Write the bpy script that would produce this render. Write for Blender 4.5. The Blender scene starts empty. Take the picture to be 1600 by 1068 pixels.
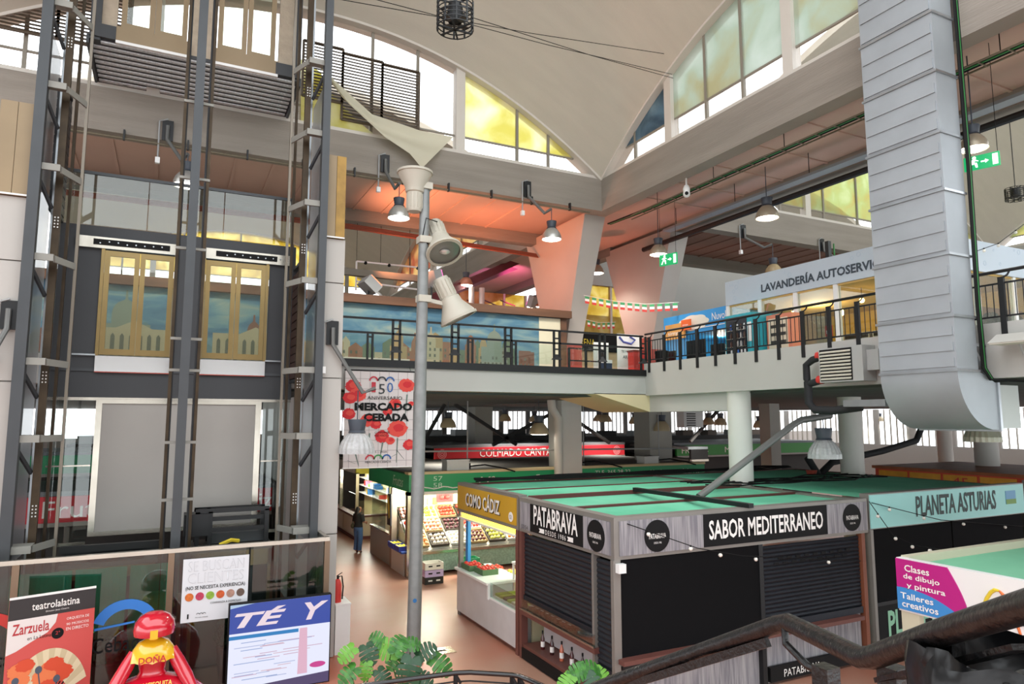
import bpy, math, random
from mathutils import Vector as V, Matrix
random.seed(7)
S = bpy.context.scene
COL = S.collection
# ------------------------------------------------------------------ camera
F, EYE = 1067.0, V((0, 0, 4.7))
PITCH, YAW = math.radians(6.47), math.radians(26.5)
cam = bpy.data.cameras.new('camera'); cam.lens = 24.0; cam.sensor_width = 36.0
cam.clip_end = 500; cam.clip_start = 0.05
camo = bpy.data.objects.new('camera', cam); COL.objects.link(camo)
camo.location = EYE; camo.rotation_euler = (math.pi/2 + PITCH, 0, -YAW)
S.camera = camo
# ------------------------------------------------------------------ world, exposure
w = bpy.data.worlds.new('world'); S.world = w; w.use_nodes = True
bg = w.node_tree.nodes['Background']
bg.inputs[0].default_value = (0.93, 0.97, 1.0, 1); bg.inputs[1].default_value = 3.2
S.view_settings.view_transform = 'Standard'; S.view_settings.look = 'None'
S.view_settings.exposure = 0.0; S.view_settings.gamma = 1.0; S.view_settings.use_curve_mapping = False
S.cycles.max_bounces = 8; S.cycles.transparent_max_bounces = 16
S.cycles.caustics_reflective = False; S.cycles.caustics_refractive = False
S.cycles.sample_clamp_indirect = 8
# ------------------------------------------------------------------ where a viewing ray meets a real plane of the hall
_f = V((math.sin(YAW)*math.cos(PITCH), math.cos(YAW)*math.cos(PITCH), math.sin(PITCH)))
_r = V((math.cos(YAW), -math.sin(YAW), 0)); _u = _r.cross(_f)
def _on(ax, v, px, py):
    d = _f*F + _r*(px-800) + _u*(534-py)
    return EYE + d*((v-EYE[ax])/d[ax])
def ox(X, px, py): return _on(0, X, px, py)
def oy(Y, px, py): return _on(1, Y, px, py)
def oz(Z, px, py): return _on(2, Z, px, py)
# ------------------------------------------------------------------ materials
def lin(h):
    h = h.lstrip('#'); c = [int(h[i:i+2], 16)/255 for i in (0, 2, 4)]
    return tuple(x/12.92 if x <= .04045 else ((x+.055)/1.055)**2.4 for x in c) + (1,)
MATS = {}
def mat(name, hexc, rough=.6, metal=0, noise=None, bump=None, trans=0, emit=0, coat=0, hex2=None, stretch=None, spec=.5, alpha=1, transl=0):
    """plain surface; noise=(scale, amount) varies the colour (towards hex2), bump=(scale, strength) gives fine relief"""
    if name in MATS: return MATS[name]
    m = bpy.data.materials.new(name); m.use_nodes = True; MATS[name] = m
    nt = m.node_tree; N = nt.nodes; L = nt.links; b = N['Principled BSDF']
    c = lin(hexc); b.inputs['Base Color'].default_value = c
    b.inputs['Roughness'].default_value = rough; b.inputs['Metallic'].default_value = metal
    b.inputs['Specular IOR Level'].default_value = spec
    if coat: b.inputs['Coat Weight'].default_value = coat; b.inputs['Coat Roughness'].default_value = .08
    if trans: b.inputs['Transmission Weight'].default_value = trans
    if alpha < 1: b.inputs['Alpha'].default_value = alpha
    if emit: b.inputs['Emission Color'].default_value = c; b.inputs['Emission Strength'].default_value = emit
    m.diffuse_color = c
    if noise or bump:
        tc = N.new('ShaderNodeTexCoord'); src = tc.outputs['Object']
        if stretch:
            mp = N.new('ShaderNodeMapping'); mp.inputs['Scale'].default_value = stretch
            L.new(src, mp.inputs['Vector']); src = mp.outputs['Vector']
    if noise:
        n = N.new('ShaderNodeTexNoise'); n.inputs['Scale'].default_value = noise[0]; n.inputs['Detail'].default_value = 4
        L.new(src, n.inputs['Vector'])
        r = N.new('ShaderNodeValToRGB'); r.color_ramp.elements[0].position = .35; r.color_ramp.elements[1].position = .68
        c2 = lin(hex2) if hex2 else tuple(x*(1-noise[1]) for x in c[:3]) + (1,)
        r.color_ramp.elements[0].color = c2; r.color_ramp.elements[1].color = c
        L.new(n.outputs['Fac'], r.inputs['Fac']); L.new(r.outputs['Color'], b.inputs['Base Color'])
    if bump:
        n2 = N.new('ShaderNodeTexNoise'); n2.inputs['Scale'].default_value = bump[0]; n2.inputs['Detail'].default_value = 3
        L.new(src, n2.inputs['Vector'])
        bp = N.new('ShaderNodeBump'); bp.inputs['Strength'].default_value = bump[1]; bp.inputs['Distance'].default_value = .02
        L.new(n2.outputs['Fac'], bp.inputs['Height']); L.new(bp.outputs['Normal'], b.inputs['Normal'])
    if transl:
        t = N.new('ShaderNodeBsdfTranslucent'); t.inputs['Color'].default_value = c
        if noise: L.new(r.outputs['Color'], t.inputs['Color'])
        mx = N.new('ShaderNodeMixShader'); mx.inputs[0].default_value = transl
        L.new(b.outputs[0], mx.inputs[1]); L.new(t.outputs[0], mx.inputs[2]); L.new(mx.outputs[0], N['Material Output'].inputs[0])
    return m
def glass(name, tint='#ffffff', refl=.12, rough=.02, opac=0.0, film=None):
    """thin clear sheet: mostly see-through, some gloss"""
    if name in MATS: return MATS[name]
    m = bpy.data.materials.new(name); m.use_nodes = True; MATS[name] = m
    nt = m.node_tree; N = nt.nodes; L = nt.links; N.remove(N['Principled BSDF'])
    t = N.new('ShaderNodeBsdfTransparent'); t.inputs[0].default_value = lin(tint)
    g = N.new('ShaderNodeBsdfGlossy'); g.inputs['Roughness'].default_value = rough
    lw = N.new('ShaderNodeLayerWeight'); lw.inputs[0].default_value = .25
    mu = N.new('ShaderNodeMath'); mu.operation = 'MULTIPLY_ADD'; mu.inputs[1].default_value = .5; mu.inputs[2].default_value = refl
    L.new(lw.outputs['Fresnel'], mu.inputs[0])
    mx = N.new('ShaderNodeMixShader'); L.new(mu.outputs[0], mx.inputs[0]); L.new(t.outputs[0], mx.inputs[1]); L.new(g.outputs[0], mx.inputs[2])
    L.new(mx.outputs[0], N['Material Output'].inputs[0])
    return m
def film(name, h1, h2, scale, opac=.7, h3='#ffffff'):
    """printed translucent sheet stuck on a window: two inks in a noise pattern"""
    if name in MATS: return MATS[name]
    m = bpy.data.materials.new(name); m.use_nodes = True; MATS[name] = m
    nt = m.node_tree; N = nt.nodes; L = nt.links; b = N['Principled BSDF']; b.inputs['Roughness'].default_value = .5
    tc = N.new('ShaderNodeTexCoord'); n = N.new('ShaderNodeTexNoise'); n.inputs['Scale'].default_value = scale; n.inputs['Detail'].default_value = 8
    n.inputs['Distortion'].default_value = .5; L.new(tc.outputs['Object'], n.inputs['Vector'])
    r = N.new('ShaderNodeValToRGB'); e = r.color_ramp.elements; e[0].position = .38; e[0].color = lin(h2); e[1].position = .55; e[1].color = lin(h1)
    e2 = e.new(.75); e2.color = lin(h3); L.new(n.outputs['Fac'], r.inputs['Fac'])
    L.new(r.outputs[0], b.inputs['Base Color'])
    t = N.new('ShaderNodeBsdfTranslucent'); L.new(r.outputs[0], t.inputs[0])
    tp = N.new('ShaderNodeBsdfTransparent'); L.new(r.outputs[0], tp.inputs[0])
    m1 = N.new('ShaderNodeMixShader'); m1.inputs[0].default_value = .5; L.new(t.outputs[0], m1.inputs[1]); L.new(b.outputs[0], m1.inputs[2])
    m2 = N.new('ShaderNodeMixShader'); m2.inputs[0].default_value = 1-opac; L.new(m1.outputs[0], m2.inputs[1]); L.new(tp.outputs[0], m2.inputs[2])
    L.new(m2.outputs[0], N['Material Output'].inputs[0])
    return m
# ------------------------------------------------------------------ mesh builder
WL = {}
class MB:
    def __init__(s): s.v = []; s.f = []
    def _a(s, vs, fs):
        o = len(s.v); s.v += [V(p) for p in vs]; s.f += [tuple(i+o for i in f) for f in fs]; return s
    def box(s, a, b):
        x0, x1 = sorted((a[0], b[0])); y0, y1 = sorted((a[1], b[1])); z0, z1 = sorted((a[2], b[2]))
        return s._a([(x0,y0,z0),(x1,y0,z0),(x1,y1,z0),(x0,y1,z0),(x0,y0,z1),(x1,y0,z1),(x1,y1,z1),(x0,y1,z1)],
                    [(0,3,2,1),(4,5,6,7),(0,1,5,4),(1,2,6,5),(2,3,7,6),(3,0,4,7)])
    def cbox(s, c, sx, sy, sz): return s.box((c[0]-sx/2, c[1]-sy/2, c[2]-sz/2), (c[0]+sx/2, c[1]+sy/2, c[2]+sz/2))
    def bar(s, p, q, w_, h_, up=(0,0,1)):
        p, q = V(p), V(q); d = (q-p).normalized(); up = V(up)
        if abs(d.dot(up.normalized())) > .99: up = V((0,1,0)) if abs(d.y) < .9 else V((1,0,0))
        a = d.cross(up).normalized()*w_/2; b = a.cross(d).normalized()*h_/2
        vs = [p-a-b, p+a-b, p+a+b, p-a+b, q-a-b, q+a-b, q+a+b, q-a+b]
        return s._a(vs, [(0,1,2,3),(4,7,6,5),(0,4,5,1),(1,5,6,2),(2,6,7,3),(3,7,4,0)])
    def prism(s, poly, ext):
        poly = [V(p) for p in poly]; e = V(ext); n = len(poly)
        return s._a(poly + [p+e for p in poly], [tuple(range(n))[::-1], tuple(range(n, 2*n))] + [(i, (i+1) % n, (i+1) % n+n, i+n) for i in range(n)])
    def tube(s, path, r, n=8, caps=True):
        P = [V(p) for p in path]; k = len(P); R = r if isinstance(r, (list, tuple)) else [r]*k
        T = []
        for i in range(k):
            a = P[min(i+1, k-1)]-P[max(i-1, 0)]; T.append(a.normalized())
        nrm = T[0].orthogonal().normalized(); vs = []
        for i in range(k):
            nrm = (nrm - T[i]*nrm.dot(T[i])).normalized(); bn = T[i].cross(nrm)
            for j in range(n):
                a = 2*math.pi*j/n; vs.append(P[i] + (nrm*math.cos(a)+bn*math.sin(a))*R[i])
        fs = [(i*n+j, i*n+(j+1) % n, (i+1)*n+(j+1) % n, (i+1)*n+j) for i in range(k-1) for j in range(n)]
        if caps: fs += [tuple(range(n))[::-1], tuple(range((k-1)*n, k*n))]
        return s._a(vs, fs)
    def lathe(s, prof, c=(0,0,0), n=20, axis=(0,0,1), caps=True):
        c = V(c); ax = V(axis).normalized(); a = ax.orthogonal().normalized(); b = ax.cross(a); k = len(prof)
        vs = [c + ax*z + (a*math.cos(2*math.pi*j/n)+b*math.sin(2*math.pi*j/n))*r for r, z in prof for j in range(n)]
        fs = [(i*n+j, i*n+(j+1) % n, (i+1)*n+(j+1) % n, (i+1)*n+j) for i in range(k-1) for j in range(n)]
        if caps: fs += [tuple(range(n))[::-1], tuple(range((k-1)*n, k*n))]
        return s._a(vs, fs)
    def sphere(s, c, r, nu=10, nv=6, sc=(1,1,1)):
        c = V(c); pts = [c + V((0,0,-r*sc[2]))]
        for i in range(1, nv):
            t = math.pi*i/nv
            for j in range(nu):
                p = 2*math.pi*j/nu; pts.append(c+V((r*sc[0]*math.sin(t)*math.cos(p), r*sc[1]*math.sin(t)*math.sin(p), -r*sc[2]*math.cos(t))))
        pts.append(c+V((0,0,r*sc[2]))); e = len(pts)-1
        fs = [(0, 1+(j+1) % nu, 1+j) for j in range(nu)]
        for i in range(nv-2):
            for j in range(nu): fs.append((1+i*nu+j, 1+i*nu+(j+1) % nu, 1+(i+1)*nu+(j+1) % nu, 1+(i+1)*nu+j))
        o = 1+(nv-2)*nu; fs += [(e, o+j, o+(j+1) % nu) for j in range(nu)]
        return s._a(pts, fs)
    def grid(s, fn, nu, nv):
        vs = [fn(i/nu, j/nv) for i in range(nu+1) for j in range(nv+1)]
        return s._a(vs, [(i*(nv+1)+j, (i+1)*(nv+1)+j, (i+1)*(nv+1)+j+1, i*(nv+1)+j+1) for i in range(nu) for j in range(nv)])
    def poly(s, pts): return s._a(pts, [tuple(range(len(pts)))])
    def build(s, name, m, parent=None, smooth=False, local=False, origin=None):
        me = bpy.data.meshes.new(name)
        if parent is not None: off = V((0,0,0)) if local else WL.get(parent.name, V((0,0,0)))
        else:
            if origin is None:
                xs = [p.x for p in s.v]; ys = [p.y for p in s.v]; zs = [p.z for p in s.v]
                origin = V(((min(xs)+max(xs))/2, (min(ys)+max(ys))/2, min(zs)))
            off = V(origin)
        me.from_pydata([p-off for p in s.v], [], s.f); me.validate(); me.update()
        if smooth: me.shade_smooth(); me.set_sharp_from_angle(angle=math.radians(40))
        if m: me.materials.append(m if not isinstance(m, str) else MATS[m])
        o = bpy.data.objects.new(name, me); COL.objects.link(o)
        if parent is not None:
            o.parent = parent; WL[o.name] = off
        else: o.location = off; WL[o.name] = off
        return o
def tag(o, label, cat=None, group=None, kind=None):
    o['label'] = label
    if cat: o['category'] = cat
    if group: o['group'] = group
    if kind: o['kind'] = kind
    return o
def struct(o, label=None):
    o['kind'] = 'structure'
    if label: o['label'] = label
    return o
def thing(name, label, cat, loc=(0,0,0), rz=0, group=None):
    o = bpy.data.objects.new(name, None); COL.objects.link(o); o.location = loc; o.rotation_euler = (0,0,rz)
    o.empty_display_size = .1; WL[o.name] = V(loc) if rz == 0 else V((0,0,0))
    return tag(o, label, cat, group)
def clone(o, loc, rz=None, label=None, group=None, parent=None):
    def cp(x, par):
        c = x.copy(); COL.objects.link(c); c.parent = par
        for ch in [k for k in KIDS.get(x.name, [])]: cp(ch, c)
        return c
    KIDS = {}
    def walk(x):
        KIDS[x.name] = list(x.children)
        for ch in x.children: walk(ch)
    walk(o); c = cp(o, parent); c.location = loc
    if rz is not None: c.rotation_euler = (0,0,rz)
    if label: c['label'] = label
    if group: c['group'] = group
    return c
def box1(name, a, b, m, parent=None): return MB().box(a, b).build(name, m, parent)
def piece(o_src, name, delta, parent):
    """a copy of a piece that shares its mesh, shifted by delta"""
    c = bpy.data.objects.new(name, o_src.data); COL.objects.link(c); c.parent = parent
    c.location = V(o_src.location)+V(delta); c.rotation_euler = o_src.rotation_euler
    return c
def text(s, parent, c, xd, yd, w_, h_, m, name='lettering', depth=.004, bold=0.0, shear=0, space=1.0):
    """lettering whose box is w_ by h_ round the centre c, running along xd with up direction yd"""
    cu = bpy.data.curves.new(name, 'FONT'); cu.body = s; cu.offset = bold; cu.resolution_u = 2; cu.shear = shear; cu.space_character = space
    t = bpy.data.objects.new('tmp_text', cu); COL.objects.link(t)
    me = bpy.data.meshes.new_from_object(t); bpy.data.objects.remove(t); bpy.data.curves.remove(cu)
    xs = [v.co.x for v in me.vertices]; ys = [v.co.y for v in me.vertices]
    xd, yd = V(xd).normalized(), V(yd).normalized(); nd = xd.cross(yd); c = V(c)
    cx, cy = (min(xs)+max(xs))/2, (min(ys)+max(ys))/2; sx = w_/(max(xs)-min(xs)); sy = h_/(max(ys)-min(ys))
    off = WL.get(parent.name, V((0,0,0)))
    for v in me.vertices: v.co = c + xd*((v.co.x-cx)*sx) + yd*((v.co.y-cy)*sy) + nd*depth - off
    me.name = name; me.materials.append(m)
    o = bpy.data.objects.new(name, me); COL.objects.link(o); o.parent = parent; WL[o.name] = off
    return o
UP = V((0,0,1)); XP = V((1,0,0)); YM = V((0,-1,0)); YP = V((0,1,0))
# ================================================================== materials used all over
concrete = mat('board_marked_concrete', '#968e84', .85, noise=(.9, .18), bump=(9, .5), stretch=(.35, .35, 4))
shellm = mat('white_painted_shell', '#c4bcae', .8, noise=(1.2, .06), bump=(14, .25), stretch=(.4, 3, 1))
white_wall = mat('white_painted_wall', '#b3b1ac', .7, noise=(.7, .06))
white_panel = mat('white_panel', '#b3afa9', .55, noise=(.5, .05))
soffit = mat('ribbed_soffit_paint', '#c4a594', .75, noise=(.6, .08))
soffit2 = mat('brown_lit_soffit_tone', '#8f6a5c', .75, noise=(.6, .1))  # same ceiling type as the salmon strips; its browner light is in the colour
black_metal = mat('black_painted_steel', '#17181a', .45, metal=.2)
grey_steel = mat('grey_painted_steel', '#46494c', .5, metal=.3, noise=(2, .1))
dark_panel = mat('charcoal_panel', '#3a3c3f', .6, noise=(1, .08))
galv = mat('galvanised_steel', '#b9bec2', .32, metal=.85, noise=(3, .15), bump=(6, .08))
stainless = mat('brushed_stainless', '#bdb7ab', .25, metal=.9, noise=(1.5, .15))
brass = mat('brass_toned_steel', '#8f7a50', .3, metal=.7, noise=(1.2, .15))
rust_rail = mat('rusty_guide_rail', '#4a3c2b', .5, metal=.5, noise=(3, .4))
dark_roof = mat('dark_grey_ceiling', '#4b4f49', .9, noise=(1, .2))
red_paint = mat('red_paint', '#b04a3c', .5, noise=(1, .15))
clear = glass('clear_glass', '#f4faf8', .05)
white_m = mat('white_enamel', '#e6e6e4', .4)
black_m = mat('black_print', '#0d0d0e', .65, spec=.25)
white_p = mat('white_print', '#eceae6', .6)
grey_m = mat('grey_plastic', '#9a9c9c', .5)
dirty_grey = mat('grey_plastic_box', '#c6c8c6', .5)
beige_box = mat('beige_cladding', '#937f60', .5, noise=(1.2, .12))

# ================================================================== floor
def floor_mat():
    m = mat('polished_red_floor', '#a5573f', .4, noise=(.22, 0), hex2='#b18d79', bump=(2.5, .04))
    return m
struct(MB().box((-30, -6, -.2), (60, 62, 0)).build('floor', floor_mat()), 'polished reddish brown floor of the market hall')
# ================================================================== structural grid
BX0, BX1, BY0, BY1 = -5.6, 12.1, 0.1, 17.8      # the bay over the atrium
SX, SY = 3.8, 4.4                               # ceiling strips between the bays
ZB0, ZB1, RISE = 11.35, 12.4, 3.25
HB = 20.0                                      # length of the bays beyond the strip
def dome(x0, x1, y0, y1, ycut=None):
    mb = MB(); cx, cy, hx, hy = (x0+x1)/2, (y0+y1)/2, (x1-x0)/2, (y1-y0)/2
    ya = ycut if ycut is not None else y0
    def fz(x, y): 
        u, v_ = (x-cx)/hx, (y-cy)/hy
        return ZB1 + RISE*(1-abs(u)**2.1) + RISE*(1-abs(v_)**2.1)
    def f(i, j): 
        x, y = x0+(x1-x0)*i, ya+(y1-ya)*j; return V((x, y, fz(x, y)))
    def f2(i, j): return f(j, i)+V((0,0,.22))
    mb.grid(f, 36, 30); mb.grid(lambda i, j: f2(i, j), 30, 36)
    # rim: edge thickness
    for fn in (lambda t: f(t, 1), lambda t: f(t, 0), lambda t: f(0, t), lambda t: f(1, t)):
        mb.grid(lambda i, j: fn(i)+V((0,0,.22*j)), 30, 1)
    return mb
W, Hh = BX1-BX0, BY1-BY0
for (i, j, cut, lab) in ((0, 0, 8.0, 'white concrete shell vault over the atrium'), (0, 1, None, 'white concrete shell vault beyond the painted mural'),
                    (1, 0, 8.0, 'white concrete shell vault above the laundromat'), (1, 1, None, 'white concrete shell vault beyond the red columns')):
    x0 = BX0+i*(W+SX); y0 = BY0+j*(Hh+SY)
    struct(dome(x0, x0+W, y0, y0+(HB if j else Hh), cut).build('ceiling', shellm, smooth=True), lab)
def arch_z(t):   # t in -1..1 along an edge
    return ZB1 + RISE*(1-abs(t)**2.1)
BT = .45   # beam thickness
def beam(name, a, b, label, z0=ZB0, z1=ZB1, m=concrete): struct(MB().box((a[0], a[1], z0), (b[0], b[1], z1)).build(name, m), label)
X2, Y2 = BX1+SX, BY1+SY
beam('beam_left', (-14, BY1), (BX1, BY1+BT), 'grey concrete edge beam above the mezzanine with the mural')
beam('beam_right', (BX1, 2, 0), (BX1+BT, BY1+BT, 0), 'grey concrete edge beam running past the silver duct')
beam('beam_back', (-14, Y2-BT), (BX1, Y2), 'concrete beam on the far side of the orange soffit', 11.15)
beam('beam_back', (X2, BY1), (X2+W, BY1+BT), 'concrete beam with lamp brackets above the laundromat')
beam('beam_back', (X2, Y2-BT), (X2+W, Y2), 'far concrete beam behind the laundromat', 11.15)
beam('beam_right', (X2-BT, 2), (X2, BY1+BT), 'inner concrete beam over the laundromat front', 11.2)
beam('beam_back', (BX1, Y2), (BX1+BT, Y2+HB), 'concrete beam running away beyond the mural wall')
beam('beam_back', (X2-BT, Y2), (X2, Y2+HB), 'second concrete beam running away beyond the columns', 11.2)
beam('beam_far', (BX0, Y2+HB), (X2+W, Y2+HB+.5), 'far concrete beam closing the hall', 10.9)
# ribbed soffits: slab plus the raised joints between its boards
def soff(a, b, m, label, along, k0, k1, step):
    r = struct(MB().box((a[0]+.06, a[1]+.06, 11.55), (b[0]-.06, b[1]-.06, 11.9)).build('ceiling', m), label)
    src = None
    for k in range(int((k1-k0)/step)):
        t = k0+k*step
        if src is None:
            src = (MB().box((t, a[1]+BT, 11.515), (t+.07, b[1]-BT, 11.55)) if along == 'x' else MB().box((a[0]+BT, t, 11.515), (b[0]-BT, t+.07, 11.55))).build('soffit_rib', m, r)
        else: piece(src, 'soffit_rib', (k*step, 0, 0) if along == 'x' else (0, k*step, 0), r)
soff((-14, BY1), (BX1, Y2), soffit, 'pale salmon soffit strip above the mezzanine mural', 'x', -4.5, 11.5, .95)
soff((BX1, 2), (X2, Y2+HB), soffit, 'pale salmon soffit strip with cable trays beside the edge beam', 'y', 6, 18, 1.5)
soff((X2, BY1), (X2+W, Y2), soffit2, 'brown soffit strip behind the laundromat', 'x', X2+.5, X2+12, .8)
# ------------------------------------------------------------------ flared concrete columns on the mezzanine
def column(x0, yc, label, red=True):
    zb, zt = 6.0, 11.4
    def ring(z):
        t = max(0, (z-7.2)/(zt-7.2)); hy = .68+1.4*t**1.05; hx = .30+.10*t
        return [(x0+.3-hx, yc-hy, z), (x0+.3+hx, yc-hy, z), (x0+.3+hx, yc+hy, z), (x0+.3-hx, yc+hy, z)]
    mb = MB(); zs = [zb, 7.2, 8, 9, 10, zt]; rs = [ring(z) for z in zs]
    mb._a([p for r in rs for p in r], [(i*4+j, i*4+(j+1) % 4, (i+1)*4+(j+1) % 4, (i+1)*4+j) for i in range(len(zs)-1) for j in range(4)] + [(3,2,1,0), tuple(range(len(zs)*4-4, len(zs)*4))])
    c = struct(mb.build('column', mat('column_paint', '#b9afa6', .7, noise=(.6, .08))), label)
    MB().box((x0-.012, yc-.692, 6), (x0+.612, yc+.692, 7.68)).build('painted_base', red_paint, c)
    return c
column(11.95, 20.5, 'flared concrete column beside the end of the mural wall')
column(15.55, 20.5, 'flared concrete column between the mural and the laundromat')
# ------------------------------------------------------------------ mezzanine
MZ = 6.0; MXF = 12.4; MYF = 16.1; ZS = 5.41
m1 = struct(MB().box((-14, MYF, ZS), (MXF+.3, 42, MZ)).build('floor', white_wall), 'mezzanine floor slab in front of the mural')
box1('kerb', (2.9, MYF-.06, 5.95), (MXF-.01, MYF+.12, 6.13), black_metal, m1)
m2 = struct(MB().box((MXF, -3, ZS), (40, 42, MZ)).build('floor', white_wall), 'mezzanine floor slab carrying the laundromat')
box1('parapet', (MXF-.02, -3, ZS-.02), (MXF+.2, MYF+.05, 6.32), white_wall, m2)
box1('edge_beam', (MXF+.12, 12.9, 4.92), (MXF+.5, MYF+1.6, ZS), white_wall, m2)
# sloping underside beside the corner
st = MB(); A = [(9.3, MYF, ZS), (MXF+.1, MYF, ZS), (MXF+.1, MYF, 4.9), (MXF-.05, MYF, 4.9), (10.6, MYF, ZS-.02)]
st.prism([(10.55, MYF, ZS+.02), (MXF+.12, MYF, ZS+.02), (MXF+.12, MYF, 4.92)], (0, 2.4, 0))
struct(st.build('trim_1', mat('cream_soffit', '#d8c7a0', .7)), 'cream sloping underside at the mezzanine corner')
# dark ceiling under the mezzanine
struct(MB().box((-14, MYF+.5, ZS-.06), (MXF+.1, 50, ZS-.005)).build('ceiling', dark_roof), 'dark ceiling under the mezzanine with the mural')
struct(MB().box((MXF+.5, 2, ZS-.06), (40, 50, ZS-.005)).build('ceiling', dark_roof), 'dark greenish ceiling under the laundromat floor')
# ================================================================== lunette windows
sky_pane = glass('window_glass', '#ffffff', .02)
frosted = mat('frosted_pane', '#ffffff', .5, transl=.6)
yel_film = film('yellow_print_film', '#f4f2c8', '#e4df94', 1.0, .55, '#fdfcee')
grn_film = film('green_print_film', '#d3dcae', '#d8cf9a', 1.2, .55, '#eaf0d4')
pale_film = film('pale_fish_print_film', '#c9d4ca', '#c6c3a8', .7, .65, '#dbe3de')
blue_film = film('blue_print_film', '#7d97a5', '#5d7484', 1.2, .75, '#a8bfc8')
gold_film = film('gold_print_film', '#efdf96', '#dcc46c', 1.5, .5, '#faf0cc')
mull_m = mat('window_steel', '#8a8478', .5); mull_w = mat('white_mullion', '#cfc9c0', .6)
louv_m = mat('brown_louvre', '#55483a', .6)
def lunette(name, label, org, ax, half, mulls, piers, films, rails=(.55,), th=.35, lo=-1, hi=1, film_default=None):
    """window wall between beam top and vault edge; org = centre of the beam top edge, ax = unit vector along, half = half width.
    mulls/piers: positions along ax; films: list of material per cell"""
    org, ax = V(org), V(ax); nrm = V((-ax.y, ax.x, 0))
    w_ = struct(MB().bar(org+ax*(half*lo)+UP*.06, org+ax*(half*hi)+UP*.06, .3, .12).build(name, mull_w), label)
    cuts = sorted([lo*half] + list(mulls) + list(piers) + [hi*half])
    def zt(t): return max(0.0, RISE*(1-abs(t/half)**2.1))
    for t in piers:
        MB().bar(org+ax*t, org+ax*t+UP*(zt(t)+.05), .28, .28).build('pier', mull_w, w_)
    for t in mulls:
        if zt(t) > .1: MB().bar(org+ax*t, org+ax*t+UP*zt(t), .08, .08).build('mullion', mull_m, w_)
    for i in range(len(cuts)-1):
        a, b = cuts[i], cuts[i+1]
        if b-a < .05: continue
        n = 10; top = [org+ax*(a+(b-a)*k/n)+UP*(zt(a+(b-a)*k/n)+.02) for k in range(n+1)]
        pts = [org+ax*a+UP*.1, org+ax*b+UP*.1] + [p for p in reversed(top) if p.z > org.z+.11]
        if len(pts) < 3: continue
        m = films[i] if films and i < len(films) and films[i] else sky_pane
        zr0 = rails[0]
        if m is sky_pane or max(p.z for p in pts)-org.z < zr0+.15: MB().prism(pts, nrm*.02).build('pane', m, w_)
        else:
            def clip(P_, keep_low):
                out = []; zc = org.z+zr0
                for q in range(len(P_)):
                    c0, c1 = P_[q], P_[(q+1) % len(P_)]; i0 = (c0.z <= zc) == keep_low; i1 = (c1.z <= zc) == keep_low
                    if i0: out.append(c0)
                    if i0 != i1: out.append(c0.lerp(c1, (zc-c0.z)/(c1.z-c0.z)))
                return out
            for low_, mm in ((True, sky_pane), (False, m)):
                P2 = clip(pts, low_)
                if len(P2) > 2: MB().prism(P2, nrm*.02).build('pane', mm, w_)
        if rails:
            for r_ in rails:
                # glazing bar where it fits below the arch
                ks = [a+(b-a)*k/20 for k in range(21)]; ok = [k for k in ks if zt(k) > r_+.05]
                if len(ok) > 3: MB().bar(org+ax*ok[0]+UP*r_, org+ax*ok[-1]+UP*r_, .05, .05).build('glazing_bar', mull_m, w_)
    # white reveal along the arch
    mb = MB()
    for k in range(40):
        t0, t1 = half*(lo+(hi-lo)*k/40), half*(lo+(hi-lo)*(k+1)/40)
        mb.bar(org+ax*t0+UP*zt(t0), org+ax*t1+UP*zt(t1), .5, .1)
    mb.build('reveal', mull_w, w_)
    return w_
cx, cy, hx, hy = (BX0+BX1)/2, (BY0+BY1)/2, W/2, Hh/2
wl = lunette('window_1', 'arched window above the left beam with brown louvres and yellow film', (cx, BY1+.22, ZB1), XP, hx,
        [-6.6-0, -4.6, -2.7, .15, 1.35, 2.68, 5.9, 7.0], [3.98, -4.0], [None]*8+[yel_film]*3, rails=(.6,))
MB().prism([oy(BY1+.1, *q) for q in ((470, 92), (500, 112), (522, 150), (560, 190), (600, 222), (640, 245), (560, 208), (470, 190))], (0, .01, 0)).build('film_sheet', yel_film, wl)
# louvre panels: each panel a part, its slats too fine to pick apart
def louvres(x0, x1, z0, z1, parent, Y=BY1+.05):
    fr = MB()
    for x in (x0, x1): fr.box((x-.03, Y-.03, z0), (x+.03, Y+.03, z1))
    for z in (z0, z1): fr.box((x0, Y-.03, z-.02), (x1, Y+.03, z+.02))
    p = fr.build('louvre_frame', louv_m, parent)
    mb = MB(); n = int((z1-z0)/.085)
    for k in range(n):
        z = z0+.05+k*(z1-z0)/n; mb.bar((x0, Y, z), (x1, Y, z), .1, .014, up=(0, -.7, .7))
    s = mb.build('slats', louv_m, p); s['kind'] = 'stuff'
    return p
for (xa, xb, za, zb) in ((3.75, 4.85, 12.75, 14.65), (4.85, 5.92, 12.9, 14.6), (2.7, 3.75, 13.2, 14.75), (-3.9, -2.75, 13.35, 14.3), (-5.0, -3.9, 13.25, 13.9), (-2.75, -1.3, 13.35, 14.75)):
    louvres(xa, xb, za, zb, wl)
wr = lunette('window_2', 'arched window above the right beam with pale fish print', (BX1+.22, cy, ZB1), V((0, 1, 0)), hy,
        [7.3, 4.2, 2.9, -.6], [5.62, 1.43], [pale_film]*5+[blue_film]*3, rails=(.7,))
w3 = lunette('window_3', 'arched window with green and yellow film above the laundromat', (X2+hx, BY1+.22, ZB1), XP, hx,
        [-7.2, -6.2, -4.4, -2, 0, 3], [-5.2, -3.0], [grn_film]*12, rails=(.45,))
w4 = lunette('window_4', 'arched window with orange and red print beyond the mural', (BX1+.22, Y2+HB/2, ZB1), V((0, 1, 0)), HB/2,
        [-6, -4, -2, 0, 3, 6], [-5, 2], [film('orange_print_film', '#e9cda0', '#cf8f78', 1.0, .6, '#f6e6bc')]*12, rails=(.5,))
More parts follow.
